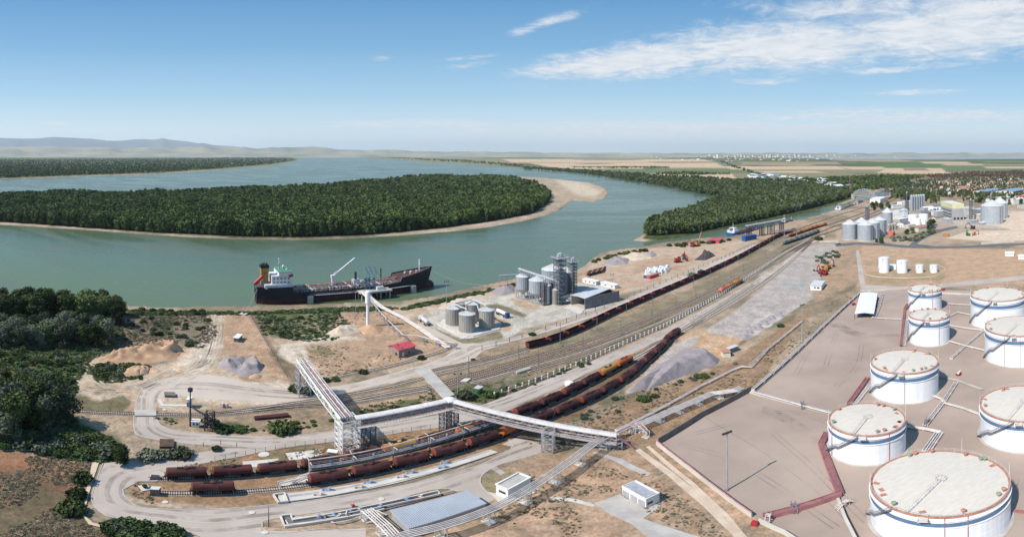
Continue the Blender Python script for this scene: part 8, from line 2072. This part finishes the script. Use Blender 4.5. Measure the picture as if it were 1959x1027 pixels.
scatter([(1700, 456), (1740, 455), (1785, 440), (1790, 446), (1750, 462), (1710, 463)], 22, ['grey_bush'], 2, 3.6, 'between the silos and the asphalt road', 'beside the asphalt road', 6)
scatter([(1664, 396), (1700, 394), (1706, 400), (1670, 404)], 8, ['tall_tree', 'broad_tree'], 8, 12, 'before the white open hall', 'before the white hall', 6)
for o in LIB.values():
    if o.type == 'EMPTY': drop(o)
leafmat('leaf_dry', (.20, .145, .09), (.30, .22, .145))
# rough herbage: low clumps nobody could count
WD = bpy.data.collections.new('weed_clumps')
for k, (mt, s) in enumerate((('leaf_grey', 1), ('leaf_mid', 2), ('leaf_green', 3), ('leaf_dark', 4))):
    _m = leaf_mesh('weed_clump', [(0, 0, .3, .6, .6, .4), (.4, .2, .2, .4, .4, .25), (-.4, -.2, .2, .4, .4, .25)], 70, .2, 40 + s, mt); WD.objects.link(bpy.data.objects.new(f'weed_clump_{k}', _m))
WG = bpy.data.collections.new('dry_clumps')
for k, (mt, s) in enumerate((('leaf_dry', 1), ('leaf_grey', 2), ('leaf_dry', 3))):
    _m = leaf_mesh('dry_clump', [(0, 0, .3, .6, .6, .4), (.4, .2, .2, .4, .4, .25), (-.4, -.2, .2, .4, .4, .25)], 60, .16, 50 + s, mt); WG.objects.link(bpy.data.objects.new(f'dry_clump_{k}', _m))
def weeds(label, poly, dens, h0, h1, th=.5, grey=False):
    """dens clumps per square pixel of the outline, thinned by patchy noise"""
    xs = [p[0] for p in poly]; ys = [p[1] for p in poly]; N = int((max(xs) - min(xs)) * (max(ys) - min(ys)) * dens)
    x = rng.uniform(min(xs), max(xs), N); y = rng.uniform(min(ys), max(ys), N); k = inpoly(x, y, poly); x, y = x[k], y[k]
    lo = (x - CX) / F; D = H / np.tan((y - Y0) / F); X, Y = D * np.sin(lo), D * np.cos(lo)
    keep = fbm(X, Y, 14, 4, 12) > th - .06 * rng.random(len(X)); X, Y = X[keep], Y[keep]; n = len(X)
    h = rng.uniform(h0, h1, n); w = h * rng.uniform(1.0, 2.2, n)
    o = instancer('herbage', np.stack([X, Y, np.zeros(n)], -1), np.stack([w, w, h], -1), coll=WG if grey else WD); o['label'] = label
weeds('grey green herbage covering the brown slope', HILL, .10, .2, .6, .50, True)
weeds('dense undergrowth below the left thicket', THICK, .10, .4, 1.3, .42)
weeds('scrub weeds by the left shore', SCRUB, .10, .4, 1.0, .44, True)
weeds('weeds between the sand heaps', [(160, 700), (215, 692), (290, 698), (270, 725), (190, 735)], .1, .4, 1.0, .4)
weeds('weeds on the overgrown plot', [(488, 600), (645, 596), (690, 640), (640, 650), (560, 655), (505, 648)], .10, .4, 1.1, .46)
weeds('verge weeds along the main road', [(300, 800), (500, 800), (640, 790), (860, 745), (940, 738), (930, 770), (800, 785), (640, 812), (500, 830), (340, 822)], .05, .3, .7, .5)
weeds('weeds in the ditch below the gravel', [(1000, 850), (1100, 800), (1200, 755), (1370, 705), (1430, 690), (1640, 545), (1650, 550), (1440, 740), (1260, 830), (1150, 850)], .05, .2, .6, .48, True)
weeds('dry tufts around the garage', [(880, 1030), (950, 985), (1010, 900), (1120, 868), (1190, 905), (1250, 905), (1350, 985), (1400, 1040), (1270, 1000), (1180, 940), (1100, 950), (1120, 1030)], .03, .2, .5, .5, True)
weeds('tufts in the rail yard', [(830, 730), (1010, 682), (1290, 590), (1540, 452), (1540, 462), (1300, 608), (1050, 712), (900, 745)], .05, .2, .5, .46, True)
weeds('tufts around the loading tracks', [(262, 905), (460, 872), (640, 852), (800, 830), (800, 836), (620, 880), (420, 905), (430, 966), (290, 966), (250, 945)], .04, .2, .45, .5, True)
weeds('tufts on the shore plots', [(580, 665), (650, 594), (760, 598), (850, 656), (735, 702), (620, 725)], .03, .2, .6, .52, True)
weeds('shore reeds along the near bank', [(225, 594), (480, 598), (640, 590), (780, 586), (990, 542), (990, 546), (780, 592), (640, 597), (480, 602), (225, 602)], .5, .6, 1.6, .38)

# ------------------------------------------------------------------ village, far works and the town on the horizon
def house_kit(name, roof, w, d, h, rise, wall='wall_cream', flat=False):
    t = thing(name, 'x', 'house'); MB().box((0, 0, h / 2), (w, d, h)).build('wall', wall, t)
    m_ = MB()
    if flat: m_.box((0, 0, h + .2), (w + .4, d + .4, .4))
    else: m_.add([(-w / 2 - .4, -d / 2 - .4, h), (w / 2 + .4, -d / 2 - .4, h), (w / 2 + .4, d / 2 + .4, h), (-w / 2 - .4, d / 2 + .4, h), (-w / 2 - .4, 0, h + rise), (w / 2 + .4, 0, h + rise)], [(0, 1, 5, 4), (2, 3, 4, 5), (1, 2, 5), (3, 0, 4), (3, 2, 1, 0)])
    m_.build('roof', roof, t)
    if w < 30:
        for x in (-w * .28, w * .1): MB().box((x, -d / 2 - .04, h * .55), (1.2, .1, 1.2)).build('window', 'glass_dark', t)
    return t
kits = [house_kit('village_house', 'tile_roof', 11, 9, 3.4, 2.4), house_kit('village_house', 'tile_roof', 14, 8, 3.6, 2.6), house_kit('village_house', 'rust_red', 10, 9, 4, 2.2), house_kit('village_house', 'galv_roof', 12, 9, 3.4, 1.8)]
names = ['brown-roofed', 'long brown-roofed', 'red-roofed', 'grey-roofed']
def place_kits(poly, n, kits_, dmin, lab, grp, sc=(0.9, 1.3), nms=names):
    xs = [p[0] for p in poly]; ys = [p[1] for p in poly]; got = []; tries = 0
    while len(got) < n and tries < 9000:
        tries += 1; x, y = random.uniform(min(xs), max(xs)), random.uniform(min(ys), max(ys))
        if not inpoly(np.array([x]), np.array([y]), poly)[0] or any(abs(x - a) < dmin and abs(y - b) < dmin * .25 for a, b in got): continue
        got.append((x, y)); i = random.randrange(len(kits_)); s = random.uniform(*sc)
        o = dup(kits_[i], P(x, y), random.choice((.3, .35, 1.9)) + random.uniform(-.1, .1), lab.format(nms[i]), s); o['group'] = grp.format(nms[i])
VIL = [(1800, 348), (1870, 341), (1990, 338), (1990, 374), (1900, 376), (1800, 371), (1775, 360)]
place_kits(VIL, 62, kits, 8, '{} house among the trees of the village', '{} houses of the village')
place_kits([(1935, 362), (1990, 360), (1990, 392), (1940, 388)], 7, kits, 10, '{} house near the right edge beyond the huge silos', '{} houses at the right edge')
wood('village_trees', [(1700, 352), (1800, 343), (1870, 339), (1990, 336), (1990, 376), (1900, 379), (1850, 378), (1800, 378), (1760, 384), (1690, 372)], .2, 6, 9, z=0, minw=2, coll=LC, label='scattered green trees between the village houses')
wood('village_trees', [(1690, 376), (1730, 366), (1800, 380), (1795, 390), (1740, 386)], .09, 8, 12, z=0, label='trees behind the row of slender silos')
wood('village_trees', [(1820, 382), (1990, 378), (1990, 392), (1930, 392), (1850, 388)], .05, 7, 11, z=0, label='trees behind the huge silos')
shed = [house_kit('far_shed', 'white_paint', 42, 18, 6, 2, 'white_paint'), house_kit('far_shed', 'galv_roof', 30, 16, 6, 2, 'wall_cream'), house_kit('far_shed', 'valve_blue', 34, 16, 6, 2, 'white_paint')]
place_kits([(1425, 331), (1500, 336), (1580, 345), (1625, 358), (1600, 360), (1540, 352), (1440, 342)], 42, shed, 6, '{} shed of the works beyond the canal wood', '{} sheds beyond the canal wood', (.6, 1.1), ['white', 'grey-roofed', 'blue-roofed'])
place_kits([(1240, 303), (1420, 302), (1600, 305), (1600, 309), (1400, 309), (1260, 307)], 30, shed, 9, '{} farm building on the distant plain', '{} farm buildings on the plain', (.8, 1.6), ['white', 'grey-roofed', 'blue-roofed'])
far = [house_kit('town_block', 'wall_cream', 46, 20, 26, 0, 'wall_cream', True), house_kit('town_block', 'concrete_dark', 34, 24, 46, 0, 'wall_cream', True), house_kit('town_block', 'tile_roof', 60, 30, 14, 8, 'wall_cream')]
place_kits([(1340, 300.2), (1440, 299.2), (1580, 299.2), (1640, 300.4), (1500, 301.8), (1360, 302)], 90, far, 3, '{} block of the distant town on the horizon', '{} blocks of the distant town', (.7, 1.5), ['pale', 'tall', 'low red-roofed'])
place_kits([(1180, 300.2), (1330, 299.8), (1800, 300.2), (1800, 301.2), (1300, 301.8)], 45, far, 5, '{} block on the outskirts of the distant town', '{} blocks on the outskirts', (.5, .9), ['pale', 'tall', 'low red-roofed'])
for o in kits + shed + far: drop(o)

# ------------------------------------------------------------------ air between the camera and the far things
hm = bpy.data.materials.new('haze_air'); hm.use_nodes = True; nt = hm.node_tree; nt.nodes.clear()
pv = nt.nodes.new('ShaderNodeVolumePrincipled'); pv.inputs['Density'].default_value = HAZE_D; pv.inputs['Color'].default_value = (.80, .90, 1.0, 1); pv.inputs['Anisotropy'].default_value = .2
ou = nt.nodes.new('ShaderNodeOutputMaterial'); nt.links.new(pv.outputs[0], ou.inputs['Volume'])
mb = MB(); mb.box((0, 0, 545), (130000, 130000, 1112)); hz_ = mb.build('haze', hm); tag(hz_, kind='stuff')
